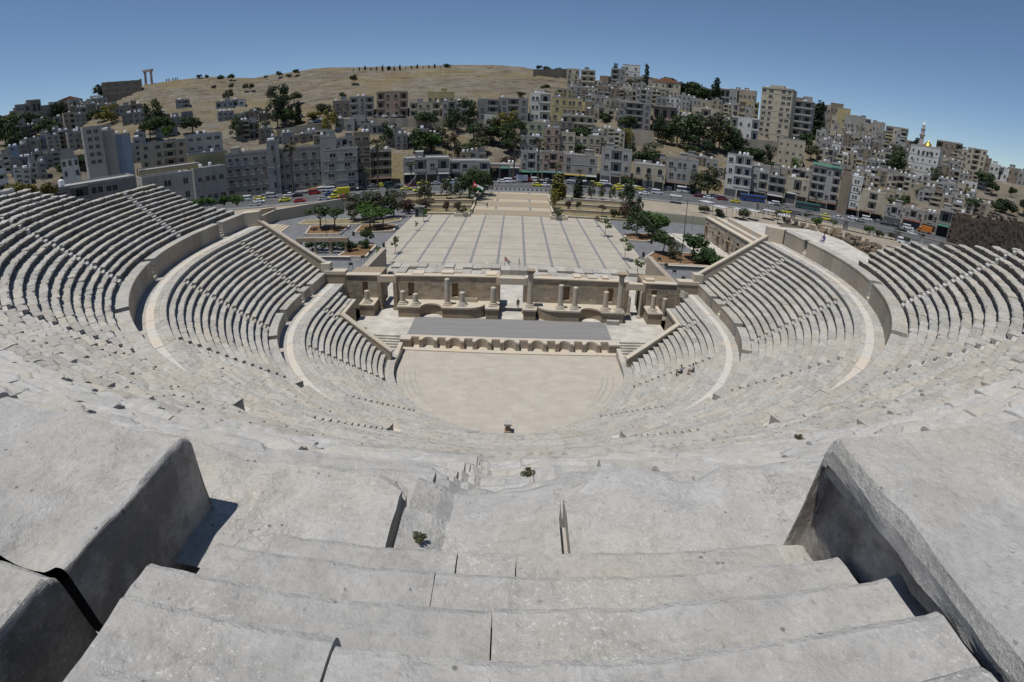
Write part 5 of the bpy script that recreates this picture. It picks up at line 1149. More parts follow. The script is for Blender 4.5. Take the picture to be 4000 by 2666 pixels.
strip([(2790, 690), (2930, 680)], 4, (28, 42), 'gtk', seed=65, st=(1, 2))
strip([(1180, 555), (1300, 590), (1380, 560)], 4, (30, 44), 'gbk', seed=66, st=(1, 2))
strip([(860, 480), (1000, 470), (1060, 480)], 4, (26, 40), 'gkb', seed=67, st=(1, 2))
strip([(0, 520), (100, 490)], 2, (45, 60), 'gt', seed=68, st=(2, 3))
strip([(90, 610), (240, 570), (330, 545)], 6, (44, 66), 'gtbd', seed=69, st=(2, 3))
strip([(180, 480), (300, 445), (420, 420)], 5, (34, 50), 'tgb', seed=70, st=(2, 3))
strip([(60, 720), (190, 700)], 4, (50, 72), 'gkw', seed=71, st=(2, 3))
strip([(530, 560), (700, 520)], 4, (26, 42), 'gbk', seed=72, st=(1, 2), skip=.3)
# labels for the ordinary houses: tone, storeys, and which one it is counted from a landmark
ORD = ['first', 'second', 'third', 'fourth', 'fifth', 'sixth', 'seventh', 'eighth', 'ninth', 'tenth', 'eleventh', 'twelfth', 'thirteenth', 'fourteenth', 'fifteenth', 'sixteenth', 'seventeenth', 'eighteenth', 'nineteenth', 'twentieth', 'twenty-first', 'twenty-second', 'twenty-third', 'twenty-fourth']
NUM = {1: 'single-storey', 2: 'two-storey', 3: 'three-storey', 4: 'four-storey', 5: 'five-storey', 6: 'six-storey'}
def rel_label(objs, noun):
    """objs: (object, px, py, adjective): label each by counting outward from the closest landmark"""
    G = {}
    for o, x, y, adj in objs:
        L = min(LAND, key=lambda l: math.hypot(l[0]-x, (l[1]-y)*1.3)); dx, dy = x-L[0], y-L[1]
        dr = ('to the right of' if dx > 0 else 'to the left of') if abs(dx) > abs(dy)*1.2 else ('below' if dy > 0 else 'up the slope from')
        G.setdefault((L[2], dr), []).append((math.hypot(dx, dy), o, adj))
    for (ph, dr), lst in G.items():
        lst.sort(key=lambda q: q[0])
        for k, (_, o, adj) in enumerate(lst): o['label'] = f'{adj} {noun}, {ORD[min(k, 23)]} {dr} {ph}'
rel_label([(e, x, y, f'{CN[c]} {NUM.get(s, "tall")}') for e, x, y, c, s, l in HOUSES if l is None], 'house')
# ---------- walls, arch and temple
def wall_on_slope(px, top, label, th=.8, extra=5, mat='wall'):
    w = tag(empty('retaining_wall'), label, 'wall', 'retaining walls on the hill'); mb = MB()
    pts = [hit(u, v)[0] for u, v in px]; tops = []
    for (u, v), p in zip(top, pts):
        r = ray(u, v); d = math.hypot(p[0]-CAM[0], p[1]-CAM[1]); tops.append(CAM[2]+d*r[2]/math.hypot(r[0], r[1]))
    for i in range(len(pts)-1):
        a, b = pts[i], pts[i+1]; d = (b-a)[:2]/np.linalg.norm((b-a)[:2]); nn = np.array([-d[1], d[0]])*th; n = max(1, int(np.linalg.norm((b-a)[:2])/3))
        for k in range(n):
            s0, s1 = k/n, (k+1)/n; p0 = a+(b-a)*s0; p1 = a+(b-a)*s1; t0 = tops[i]+(tops[i+1]-tops[i])*s0; t1 = tops[i]+(tops[i+1]-tops[i])*s1
            q = [(p0[0], p0[1], p0[2]-extra), (p1[0], p1[1], p1[2]-extra), (p1[0], p1[1], t1), (p0[0], p0[1], t0)]; mb.extrude(q, (nn[0], nn[1], 0), 0, rng.uniform(.2, .8))
    mb.build('masonry', M[mat], w); return w
wall_on_slope([(1395, 492), (1500, 494), (1640, 496), (1850, 500), (2060, 502)], [(1395, 462), (1500, 460), (1640, 460), (1850, 464), (2150, 474)], 'long tan retaining wall carrying the upper road across the hill')
wall_on_slope([(1080, 535), (1180, 520), (1290, 505)], [(1070, 508), (1180, 490), (1290, 475)], 'curved tan retaining wall below the parking bend on the left')
wall_on_slope([(2430, 570), (2550, 580)], [(2430, 500), (2550, 510)], 'tall pale rock wall below the dark house with white awnings')
wall_on_slope([(2900, 600), (3030, 612)], [(2895, 540), (3030, 552)], 'plain grey retaining wall at the foot of the tan tower')
wall_on_slope([(2240, 295), (2080, 300)], [(2240, 268), (2080, 270)], 'ruined tan wall on the bare hilltop', mat='warmst')
a_ = tag(empty('bridge_arch', tuple(hit(1935, 500)[0]), 0), 'white arched bay under the upper road', 'arch'); mb = MB()
pts = [(-6, -4), (-6, 7.5), (6, 7.5), (6, -4), (3, -4), (3, 2)] + [(3*math.cos(t), 2+3*math.sin(t)) for t in np.linspace(0, math.pi, 12)][1:-1] + [(-3, 2), (-3, -4)]
mb.extrude([(x, -1.4, z) for x, z in pts], (0, 1.6, 0)); mb.build('wall', HM['w'], a_)
mb = MB(); mb.box(-3, 3, .2, .4, -4, 5.2); mb.build('recess', M['opening'], a_)
w = tag(empty('cliff_wall'), 'huge brown rough wall at the far right end of the street', 'wall', 'retaining walls on the hill'); mb = MB()
pa, pb = at_z(3690, 985, 2.9), at_z(4040, 1010, 2.9); ta = 15.0
d = (pb-pa)[:2]; 
for i in range(44):
    for k in range(15):
        p0 = pa+(pb-pa)*((i+(k % 2)*.5)/44); p1 = pa+(pb-pa)*((i+(k % 2)*.5+.97)/44); off = rng.uniform(-.22, .22); nn = np.array([.6, .8, 0]); zz = k*1.02-.5
        if k > 12 and rng.random() < .35*(k-12): continue
        mb.extrude([p0+nn*off+np.array([0, 0, zz]), p1+nn*off+np.array([0, 0, zz]), p1+nn*off+np.array([0, 0, zz+.98]), p0+nn*off+np.array([0, 0, zz+.98])], nn*4, 0, rng.uniform(.3, .8))
mb.build('masonry', render_mat('brown_rubble', (.15, .115, .088), .3), w)
te = tag(empty('temple_ruin', tuple(hit(583, 325)[0])), 'two tall ruined temple columns joined by a lintel on the hilltop skyline', 'ruin')
M['temple'] = plain('temple_stone', (.34, .26, .24))
for x in (-3.2, 3.2):
    mb = MB(); mb.lathe([(1.5, -2), (1.5, .3), (1.15, .6), (1.0, 9.5), (1.35, 10.2), (1.5, 10.8)], (x, 0, 0), n=10); mb.build('column', M['temple'], te)
mb = MB(); mb.box(-5.0, 5.0, -1.1, 1.1, 10.8, 12.4); mb.build('lintel', M['temple'], te)
te = tag(empty('temple_column', tuple(hit(552, 328)[0])), 'single shorter broken temple column left of the joined pair', 'ruin'); mb = MB(); mb.lathe([(1.3, -2), (1.3, .2), (1.0, .5), (.9, 6.2)], n=10); mb.build('shaft', M['temple'], te)
for i, (u, v) in enumerate(((652, 312), (662, 311), (677, 310), (686, 310), (694, 309))):
    te = tag(empty('temple_stump', tuple(hit(u, v)[0])), 'tiny column stump, %s of five in a row on the skyline' % ORD[i], 'ruin', 'column stumps on the skyline'); mb = MB(); mb.lathe([(.6, -2), (.55, 2.6)], n=8); mb.build('shaft', M['temple'], te)
# antenna masts on the skyline
for u, v, h, lb in ((2750, 352, 17, 'lattice antenna mast right of the round dark trees'), (2918, 390, 14, 'thin antenna mast left of the tan tower'), (3742, 575, 10, 'thin antenna on the skyline right of the minaret'), (2352, 305, 8, 'small antenna on the skyline left of the dark grey house')):
    te = tag(empty('antenna_mast', tuple(hit(u, v+25)[0])), lb, 'antenna', 'antenna masts'); mb = MB()
    for a in range(3): mb.tube([(.8*math.cos(a*2.1), .8*math.sin(a*2.1), 0), (.1*math.cos(a*2.1), .1*math.sin(a*2.1), h)], .07, 4)
    for k in range(8): mb.box(-.7*(1-k/8), .7*(1-k/8), -.04, .04, h*k/8, h*k/8+.08)
    mb.build('lattice', M['darkpole'], te)
# ================================================================ TREES AND PLANTS
def leaf_mat(name, c, v=.35):
    t = NT(name, .75, .2); k = t.ramp(t.attr('tint'), [(0, tuple(x*(1-v) for x in c)), (.6, c), (1, (c[0]*1.55, c[1]*1.4, c[2]*1.1))]); n_ = t.ramp(t.noise(.35, 3), [(.35, .75), (.65, 1.15)])
    t.col(t.mix(1.0, k, n_, 'MULTIPLY')); t.b.inputs['Subsurface Weight'].default_value = 0; return t.m
LM = {'green': leaf_mat('leaf_dark_green', (.042, .068, .025)), 'bright': leaf_mat('leaf_bright_green', (.055, .11, .025)), 'olive': leaf_mat('leaf_olive', (.075, .085, .045)), 'yellow': leaf_mat('leaf_yellow_green', (.16, .15, .035)), 'cyp': leaf_mat('leaf_cypress', (.026, .042, .020)), 'pale': leaf_mat('leaf_pale_green', (.115, .14, .06)), 'purple': leaf_mat('leaf_purple_brown', (.085, .055, .045)), 'dry': leaf_mat('palm_skirt', (.10, .075, .04)), 'hedge': leaf_mat('leaf_hedge', (.03, .06, .018))}
M['bark'] = plain('bark', (.11, .085, .06)); M['palebark'] = plain('pale_bark', (.24, .21, .17))
def leaves(mb, C, rad, n, size, r, flat=1.0, shell=.55, mat=0):
    """n leaf sprays scattered through lumps centred at C (k,3) with radii rad (k,)"""
    C = np.asarray(C, float); rad = np.asarray(rad, float); w = rad**2/np.sum(rad**2); k = r.choice(len(C), n, p=w)
    d = r.normal(size=(n, 3)); d /= np.linalg.norm(d, axis=1)[:, None]; q = rad[k]*(shell + (1-shell)*r.random(n))**.6*(.75+.35*r.random(n)); P = C[k] + d*q[:, None]*np.array([1, 1, flat])
    nrm = d*.7 + r.normal(size=(n, 3))*.55; nrm[:, 2] += .25; nrm /= np.linalg.norm(nrm, axis=1)[:, None]
    t1 = np.cross(nrm, r.normal(size=(n, 3))); t1 /= np.linalg.norm(t1, axis=1)[:, None] + 1e-9; t2 = np.cross(nrm, t1); s = size*(.6+.8*r.random(n))[:, None]; asp = (.45+.4*r.random(n))[:, None]
    V = np.stack([P-t1*s, P+t2*s*asp, P+t1*s, P-t2*s*asp], 1).reshape(-1, 3)
    tt = np.repeat(np.clip(r.random(n)*.55 + .45*r.random(len(C))[k], 0, 1), 4)
    mb.add(V, np.arange(4*n).reshape(n, 4), mat, tt)
def crown_mesh(kind, seed):
    r = np.random.default_rng(seed); mb = MB()       # unit tree: height 1, crown in the upper part
    if kind == 'round':
        C = [(0, 0, .66)] + [(.26*math.cos(a)*r.uniform(.6, 1.2), .26*math.sin(a)*r.uniform(.6, 1.2), r.uniform(.48, .82)) for a in r.uniform(0, 6.28, 9)]; leaves(mb, C, [.26]+list(r.uniform(.12, .2, 9)), 1500, .036, r, .9)
    elif kind == 'loose':
        C = [(.34*math.cos(a)*r.uniform(.2, 1.1), .34*math.sin(a)*r.uniform(.2, 1.1), r.uniform(.24, .9)) for a in r.uniform(0, 6.28, 17)]; leaves(mb, C, r.uniform(.09, .19, 17), 1300, .034, r, 1)
    elif kind == 'umbrella':
        C = [(.34*math.cos(a)*q, .34*math.sin(a)*q, .78+.08*r.random()-.10*q*q) for a, q in zip(r.uniform(0, 6.28, 14), r.uniform(0, 1.1, 14))]; leaves(mb, C, r.uniform(.12, .18, 14), 1500, .034, r, .75)
    elif kind == 'cypress':
        C = [(r.uniform(-.02, .02), r.uniform(-.02, .02), z) for z in np.linspace(.1, .93, 10)]; leaves(mb, C, [.10*(1-((z[2]-.35)/.75)**2)+.015 for z in C], 1100, .026, r, 1.3)
    elif kind == 'sapling':
        C = [(.15*math.cos(a)*q, .15*math.sin(a)*q, r.uniform(.52, .96)) for a, q in zip(r.uniform(0, 6.28, 9), r.uniform(.1, 1.5, 9))]; leaves(mb, C, r.uniform(.05, .11, 9), 190, .045, r)
    elif kind == 'bush':
        C = [(.4*math.cos(a)*q, .4*math.sin(a)*q, r.uniform(.3, .7)) for a, q in zip(r.uniform(0, 6.28, 10), r.uniform(0, 1.1, 10))]; leaves(mb, C, r.uniform(.18, .32, 10), 900, .06, r)
    elif kind == 'palm':
        for f in range(34):
            a = r.uniform(0, 6.28); el = r.uniform(-.7, 1.2); L = r.uniform(.11, .15); dirv = np.array([math.cos(a)*math.cos(el), math.sin(a)*math.cos(el), math.sin(el)]); side = np.array([-math.sin(a), math.cos(a), 0]); p0 = np.array([0, 0, .93]); tip = p0+dirv*L; mid = p0 + dirv*L*.55
            for s in np.linspace(-.9, .9, 7):
                t_ = mid + (dirv*L*.55*(1-.3*abs(s)) + side*s*L*.55) - np.array([0, 0, abs(s)*.02+.015]); w = side*.006*(1-abs(s)) + np.array([0, 0, .005]); mb.add([mid-w, mid+w, t_+w*.6, t_-w*.6], [(0, 1, 2, 3)], 0, r.uniform(.2, .9))
            mb.add([p0-side*.003, p0+side*.003, mid+side*.003, mid-side*.003], [(0, 1, 2, 3)], 0, .3)
    return mb
def trunk_mesh(kind, seed):
    r = np.random.default_rng(seed+77); mb = MB()
    if kind in ('round', 'loose', 'umbrella'):
        b = r.uniform(-.03, .03, 2); mb.tube([(0, 0, -.08), (b[0]*.4, b[1]*.4, .2), (b[0], b[1], .42)], [.032, .024, .018], 7)
        for k in range(5):
            a = r.uniform(0, 6.28); q = r.uniform(.12, .26); mb.tube([(b[0], b[1], .40), (b[0]+q*.5*math.cos(a), b[1]+q*.5*math.sin(a), .54), (q*math.cos(a), q*math.sin(a), .72)], [.015, .01, .004], 5)
    elif kind == 'sapling':
        l = r.uniform(-.06, .06, 2); mb.tube([(0, 0, -.05), (l[0]*.5, l[1]*.5, .35), (l[0], l[1], .62)], [.012, .010, .007], 6)
        for k in range(4): a = r.uniform(0, 6.28); mb.tube([(l[0], l[1], .55), (l[0]+.14*math.cos(a), l[1]+.14*math.sin(a), r.uniform(.7, .9))], [.006, .002], 4)
    elif kind == 'palm':
        mb.tube([(0, 0, -.05), (.004, 0, .3), (.008, 0, .6), (0, 0, .93)], [.022, .014, .012, .013], 8); mb.lathe([(.012, .74), (.032, .80), (.04, .88), (.022, .93)], n=9)
    elif kind == 'cypress': mb.tube([(0, 0, -.1), (0, 0, .25)], [.025, .018], 6)
    else:
        for k in range(4): a = r.uniform(0, 6.28); mb.tube([(0, 0, -.05), (.2*math.cos(a), .2*math.sin(a), .4)], [.03, .012], 4)
    return mb
CRM, TRM = {}, {}
def crown(kind, v, leaf):
    if (kind, v, leaf) not in CRM:
        base = crown_mesh(kind, 11*v+len(kind)); CRM[(kind, v, leaf)] = base.mesh('crown', [LM[leaf]])
    if (kind, v) not in TRM: TRM[(kind, v)] = trunk_mesh(kind, v*5+len(kind)).mesh('trunk', [M['palebark'] if kind == 'sapling' else M['bark']])
    return CRM[(kind, v, leaf)], TRM[(kind, v)]
TREES = []
TN = {'round': 'tree', 'loose': 'tree', 'umbrella': 'tree', 'cypress': 'cypress_tree', 'sapling': 'young_tree', 'bush': 'bush', 'palm': 'palm_tree'}
LN = {'green': 'dark green', 'bright': 'bright green', 'olive': 'grey-green', 'yellow': 'yellow-green', 'cyp': 'blackish green', 'pale': 'pale green', 'purple': 'purple-brown', 'hedge': 'deep green'}
def tree_at(p, h, kind='round', leaf='green', label=None, wide=1.0, group=None, px=None):
    i = len(TREES); r = np.random.default_rng(i+3); cm, tm = crown(kind, i % 3, leaf); e = empty(TN[kind], p, r.uniform(0, 6.28)); e.scale = (h*wide, h*wide, h)
    inst('crown', cm, e); inst('trunk', tm, e)
    cat = {'cypress': 'cypress', 'palm': 'palm', 'bush': 'bush'}.get(kind, 'tree'); tag(e, label, cat, group or ('trees on the hillside' if kind not in ('sapling', 'palm') else 'palms along the street' if kind == 'palm' else 'young trees of the square'))
    u, v = px if px else project(np.asarray(p, float)+np.array([0, 0, h*.6])); TREES.append((e, u, v, LN[leaf], kind, label)); return e
def tree_px(u, vb, hpx, kind='round', leaf='green', label=None, wide=1.0, z=None, dist=None, group=None):
    if z is not None: p = at_z(u, vb, z)
    elif dist is not None: d = ray(u, vb); p = CAM + d*dist/math.hypot(d[0], d[1])
    else: p = hit(u, vb)[0]
    dd = math.hypot(p[0]-CAM[0], p[1]-CAM[1]); t_ = ray(u, vb-hpx); top = CAM[2]+dd*t_[2]/math.hypot(t_[0], t_[1]); return tree_at(tuple(p-np.array([0, 0, .2])), max(1.0, (top-p[2])*1.04), kind, leaf, label, wide, group, (u, vb-hpx*.6))
# hill and town trees: (pixel x, base y, height in pixels, kind, leaf, width)
for a in [(905, 318, 30, 'round', 'green', 1.1), (780, 308, 16, 'bush', 'cyp', 1.2), (810, 308, 16, 'bush', 'cyp', 1), (865, 325, 34, 'round', 'green', 1), (1040, 313, 18, 'round', 'green', 1), (1092, 306, 30, 'round', 'green', .9), (1128, 304, 16, 'bush', 'olive', 1.2), (1156, 300, 30, 'round', 'green', 1), (1518, 272, 16, 'bush', 'olive', 1.2), (1745, 264, 18, 'bush', 'green', 1.3), (2105, 266, 14, 'bush', 'green', 1), (2135, 270, 14, 'bush', 'olive', 1.3), (2180, 275, 14, 'bush', 'green', 1), (2245, 282, 14, 'bush', 'green', 1),
          (893, 405, 60, 'round', 'olive', .8), (960, 360, 36, 'round', 'olive', .9), (985, 360, 34, 'round', 'green', .8), (905, 345, 20, 'bush', 'olive', 1.2), (838, 350, 18, 'bush', 'purple', 1), (1060, 395, 60, 'loose', 'olive', .9), (1150, 410, 54, 'round', 'olive', 1.3), (1110, 470, 110, 'loose', 'cyp', .6), (1085, 495, 100, 'loose', 'cyp', .7), (1130, 490, 60, 'round', 'green', 1), (1165, 480, 70, 'cypress', 'cyp', 1.4), (1380, 330, 40, 'round', 'olive', 1), (1335, 390, 34, 'round', 'green', 1.1), (1260, 430, 26, 'bush', 'olive', 1.6), (1225, 460, 24, 'bush', 'yellow', 1.6), (1292, 510, 66, 'loose', 'yellow', .9), (1283, 545, 40, 'cypress', 'green', 1.4),
          (610, 520, 105, 'loose', 'green', .8), (650, 530, 70, 'round', 'green', 1.0), (590, 545, 70, 'round', 'green', 1), (660, 550, 50, 'round', 'bright', .9), (755, 525, 62, 'round', 'green', 1.5), (440, 480, 60, 'loose', 'yellow', 1.1), (410, 470, 30, 'bush', 'yellow', 1.5), (420, 350, 26, 'bush', 'olive', 1.5), (470, 360, 22, 'bush', 'olive', 1.2), (505, 358, 28, 'round', 'green', 1), (255, 700, 60, 'round', 'green', 1.3), (330, 660, 50, 'round', 'green', 1.3), (310, 645, 40, 'bush', 'olive', 1.5),
          (180, 530, 60, 'round', 'green', 1.4), (215, 535, 50, 'round', 'green', 1.2), (130, 520, 70, 'round', 'cyp', .9), (40, 590, 110, 'loose', 'green', 1.0), (20, 560, 90, 'loose', 'green', 1.0), (65, 600, 80, 'loose', 'green', .8), (47, 480, 36, 'loose', 'yellow', .9), (150, 500, 50, 'bush', 'green', 1), (385, 460, 30, 'bush', 'green', 1), (310, 415, 30, 'bush', 'cyp', 1), (225, 420, 24, 'bush', 'cyp', 1), (345, 470, 26, 'bush', 'green', 1),
          (930, 540, 70, 'loose', 'olive', .9), (1040, 545, 62, 'loose', 'olive', 1), (965, 540, 45, 'round', 'olive', 1), (1005, 450, 30, 'bush', 'olive', 1.3), (735, 640, 40, 'bush', 'green', 1),
          (1660, 500, 55, 'round', 'green', 1.4), (1770, 510, 75, 'loose', 'green', .9), (1825, 500, 95, 'loose', 'green', .7), (1840, 440, 40, 'cypress', 'cyp', 1.5), (1720, 560, 60, 'round', 'olive', 1.0), (1640, 590, 75, 'round', 'green', 1.1), (1690, 605, 70, 'round', 'bright', 1.0), (1665, 610, 85, 'loose', 'green', .9), (1510, 560, 70, 'loose', 'green', .8), (1450, 495, 24, 'bush', 'green', 1), (1850, 545, 60, 'round', 'green', 1.1), (1890, 560, 60, 'loose', 'olive', 1.2), (1925, 560, 60, 'round', 'green', 1.2), (1970, 530, 80, 'loose', 'yellow', 1), (2000, 580, 90, 'loose', 'green', 1), (2010, 530, 60, 'round', 'green', 1), (1870, 595, 55, 'round', 'olive', 1.2), (1990, 600, 60, 'round', 'green', 1), (1760, 575, 50, 'loose', 'purple', 1.2), (1820, 600, 40, 'bush', 'green', 1.3), (1985, 640, 30, 'bush', 'purple', 1.3), (1925, 520, 50, 'round', 'olive', 1),
          (2130, 355, 30, 'round', 'green', 1.4), (2185, 385, 38, 'round', 'green', 1.1), (2035, 385, 30, 'round', 'olive', 1.5), (2255, 380, 30, 'bush', 'green', 1), (2270, 560, 62, 'round', 'green', 1.2), (2265, 600, 34, 'round', 'green', 1.3), (2450, 500, 46, 'round', 'green', 1.4), (2490, 495, 42, 'round', 'green', 1.2), (2530, 490, 40, 'round', 'olive', 1.1), (2365, 470, 30, 'bush', 'green', 1.2), (2470, 330, 26, 'bush', 'olive', 1.2), (2455, 570, 60, 'loose', 'yellow', .8), (2462, 620, 60, 'loose', 'olive', .8), (2545, 625, 60, 'loose', 'olive', 1.1), (2520, 635, 45, 'bush', 'green', 1.5),
          (2570, 550, 85, 'loose', 'cyp', .8), (2600, 560, 60, 'loose', 'green', 1), (2645, 570, 100, 'loose', 'green', .9), (2690, 575, 110, 'loose', 'green', 1.0), (2730, 570, 95, 'loose', 'olive', .9), (2785, 590, 125, 'loose', 'olive', .8), (2810, 590, 90, 'loose', 'yellow', .8), (2845, 600, 90, 'loose', 'green', 1), (2880, 605, 70, 'loose', 'cyp', 1.1), (2760, 600, 50, 'round', 'cyp', 1.2), (2700, 595, 30, 'bush', 'green', 1.5), (2930, 610, 34, 'bush', 'green', 1.8), (2965, 620, 34, 'bush', 'green', 1.5), (2995, 645, 66, 'loose', 'cyp', .7), (3010, 660, 30, 'bush', 'green', 1.3), (2990, 600, 20, 'bush', 'olive', 1),
          (2605, 335, 36, 'umbrella', 'green', 1.3), (2665, 375, 60, 'round', 'cyp', 1.1), (2700, 372, 62, 'round', 'green', 1.2), (2725, 370, 50, 'round', 'green', 1.1), (3145, 590, 60, 'round', 'green', 1.0), (3165, 625, 55, 'round', 'olive', 1.1), (3100, 670, 45, 'loose', 'bright', 1), (3150, 540, 60, 'loose', 'green', .7), (3485, 700, 95, 'loose', 'green', 1.0), (3500, 640, 60, 'loose', 'olive', .9), (3480, 825, 46, 'round', 'olive', 1.2), (3520, 820, 56, 'round', 'green', .8), (3660, 640, 34, 'round', 'green', 1.2), (3650, 725, 60, 'loose', 'olive', .8), (3590, 770, 36, 'round', 'green', 1), (3790, 830, 56, 'round', 'green', 1.2), (3835, 740, 60, 'round', 'green', 1.2), (3870, 760, 50, 'round', 'cyp', 1), (3885, 835, 46, 'round', 'green', 1.1), (3950, 770, 36, 'round', 'green', 1), (3995, 840, 60, 'round', 'cyp', 1), (3200, 420, 22, 'cypress', 'cyp', 1.5), (3580, 560, 18, 'cypress', 'cyp', 1.6), (3920, 830, 50, 'bush', 'cyp', 1.2), (3765, 760, 30, 'bush', 'yellow', 1.4)]:
    big = 1.28 if a[1] > 420 else 1.0; tree_px(a[0], a[1]+4*(big > 1), a[2]*big, a[3], a[4], None, a[5]*1.1)
for i, u in enumerate(np.linspace(1380, 1720, 16)): tree_px(u, 268+(1720-u)*.03, 12+5*(i % 3), 'cypress', 'cyp', 'tiny dark cypress, %s from the left in the row along the bare skyline' % ORD[i], 1.6, group='tiny cypresses on the skyline')
tree_px(2525, 315, 64, 'cypress', 'cyp', 'tall lone pointed cypress on the skyline right of the white cube house', .9); tree_px(2402, 280, 34, 'cypress', 'cyp', 'leaning dark cypress on the skyline left of the white cube house', 1.3); tree_px(2797, 385, 78, 'cypress', 'cyp', 'broad dark cypress pair on the skyline left of the tan tower', 1.5); tree_px(521, 330, 16, 'cypress', 'cyp', 'tiny cypress left of the temple columns', 1.5)
# left shrubs behind the seats and green hedge
for u, vb, h, lf, d, lb in ((60, 770, 70, 'yellow', 70, 'yellow-green feathery bush at the far left behind the seats'), (130, 765, 62, 'yellow', 72, 'middle yellow-green feathery bush behind the left seats'), (195, 770, 68, 'yellow', 74, 'right yellow-green feathery bush behind the left seats')): tree_px(u, vb, h, 'bush', lf, lb, 1.0, dist=d, group='yellow bushes behind the seats')
for i, (u, vb, h) in enumerate(((775, 810, 40), (825, 805, 42), (875, 800, 44), (925, 800, 44))): tree_px(u, vb, h, 'bush', 'bright', '%s bush from the left in the green hedge behind the left seats' % ORD[i], 1.25, dist=118, group='green hedge behind the left seats')
# palms
for u, vb, h, z, lb in ((405, 800, 190, 3, 'palm with a ragged head in front of the dark grey building on the left'), (1145, 757, 192, 3, 'tall palm in front of the long grey office block'), (1475, 735, 180, 3, 'tall palm in front of the brown awning building'), (1605, 725, 90, 3, 'short palm beside the sloping lane'), (1430, 740, 80, 3, 'short palm at the foot of the brown five-storey block'), (2005, 712, 180, 3, 'very tall thin palm left of the pinkish grey house'), (2100, 718, 170, 3, 'tall palm in front of the grey house with green shop'), (2170, 722, 85, 3, 'short full palm in front of the pinkish grey house'), (2265, 715, 50, 3, 'small palm under the yellow shop awning'), (2530, 740, 56, 3, 'small palm in front of the cream house with pointed windows'), (1925, 705, 45, 3, 'small palm in front of the low shop row'), (3055, 800, 60, 3, 'small palm in front of the dark house with the violet sign'), (3180, 822, 55, 3, 'small palm under the block with the green roof'), (1740, 610, 60, None, 'left one of two low palms on the rocky slope'), (1775, 612, 62, None, 'right one of two low palms on the rocky slope')):
    tree_px(u, vb, h, 'palm', 'olive', lb, 1.15 if h > 120 else 1.9, z=z)
tree_px(2765, 765, 120, 'loose', 'olive', 'big dusty street tree in front of the right shop houses', 1.1, z=3, group='street trees')
tree_px(2735, 762, 90, 'loose', 'olive', 'smaller dusty street tree beside the big one on the right', 1.0, z=3, group='street trees')
# square and garden
ST = 'young trees of the square'
for x, y, h, lf, w, lb in ((-25.5, 39.9, 3.9, 'bright', 1.25, 'bushy young tree at the near left corner of the square'), (-24.9, 49.7, 3.7, 'pale', 1.0, 'thin young tree second from the front on the left side of the square'), (-24.9, 83.3, 4.3, 'bright', .9, 'young tree on the left of the square by the kiosk'), (-24.6, 71.5, 2.6, 'pale', .8, 'tiny sapling on the left side between the thin tree and the kiosk'), (-14.4, 90.8, 3.6, 'pale', .8, 'thin young tree before the left planter of the wide steps'), (12.2, 89.2, 3.8, 'pale', .9, 'thin young tree before the right planter of the wide steps'), (23.0, 83.5, 3.2, 'purple', .8, 'brownish sapling on the right side, far end of the square'), (23.2, 71.7, 4.7, 'pale', 1.15, 'pale leafy young tree on the right side of the square'), (23.7, 49.4, 4.6, 'pale', 1.2, 'leaning sparse young tree on the right, second from the front'), (24.1, 39.2, 3.7, 'pale', 1.2, 'sparse young tree at the near right corner of the square')):
    tree_at((x, y, .25), h, 'sapling', lf, lb, w*1.25, ST)
GD = 'trees of the gardens beside the square'
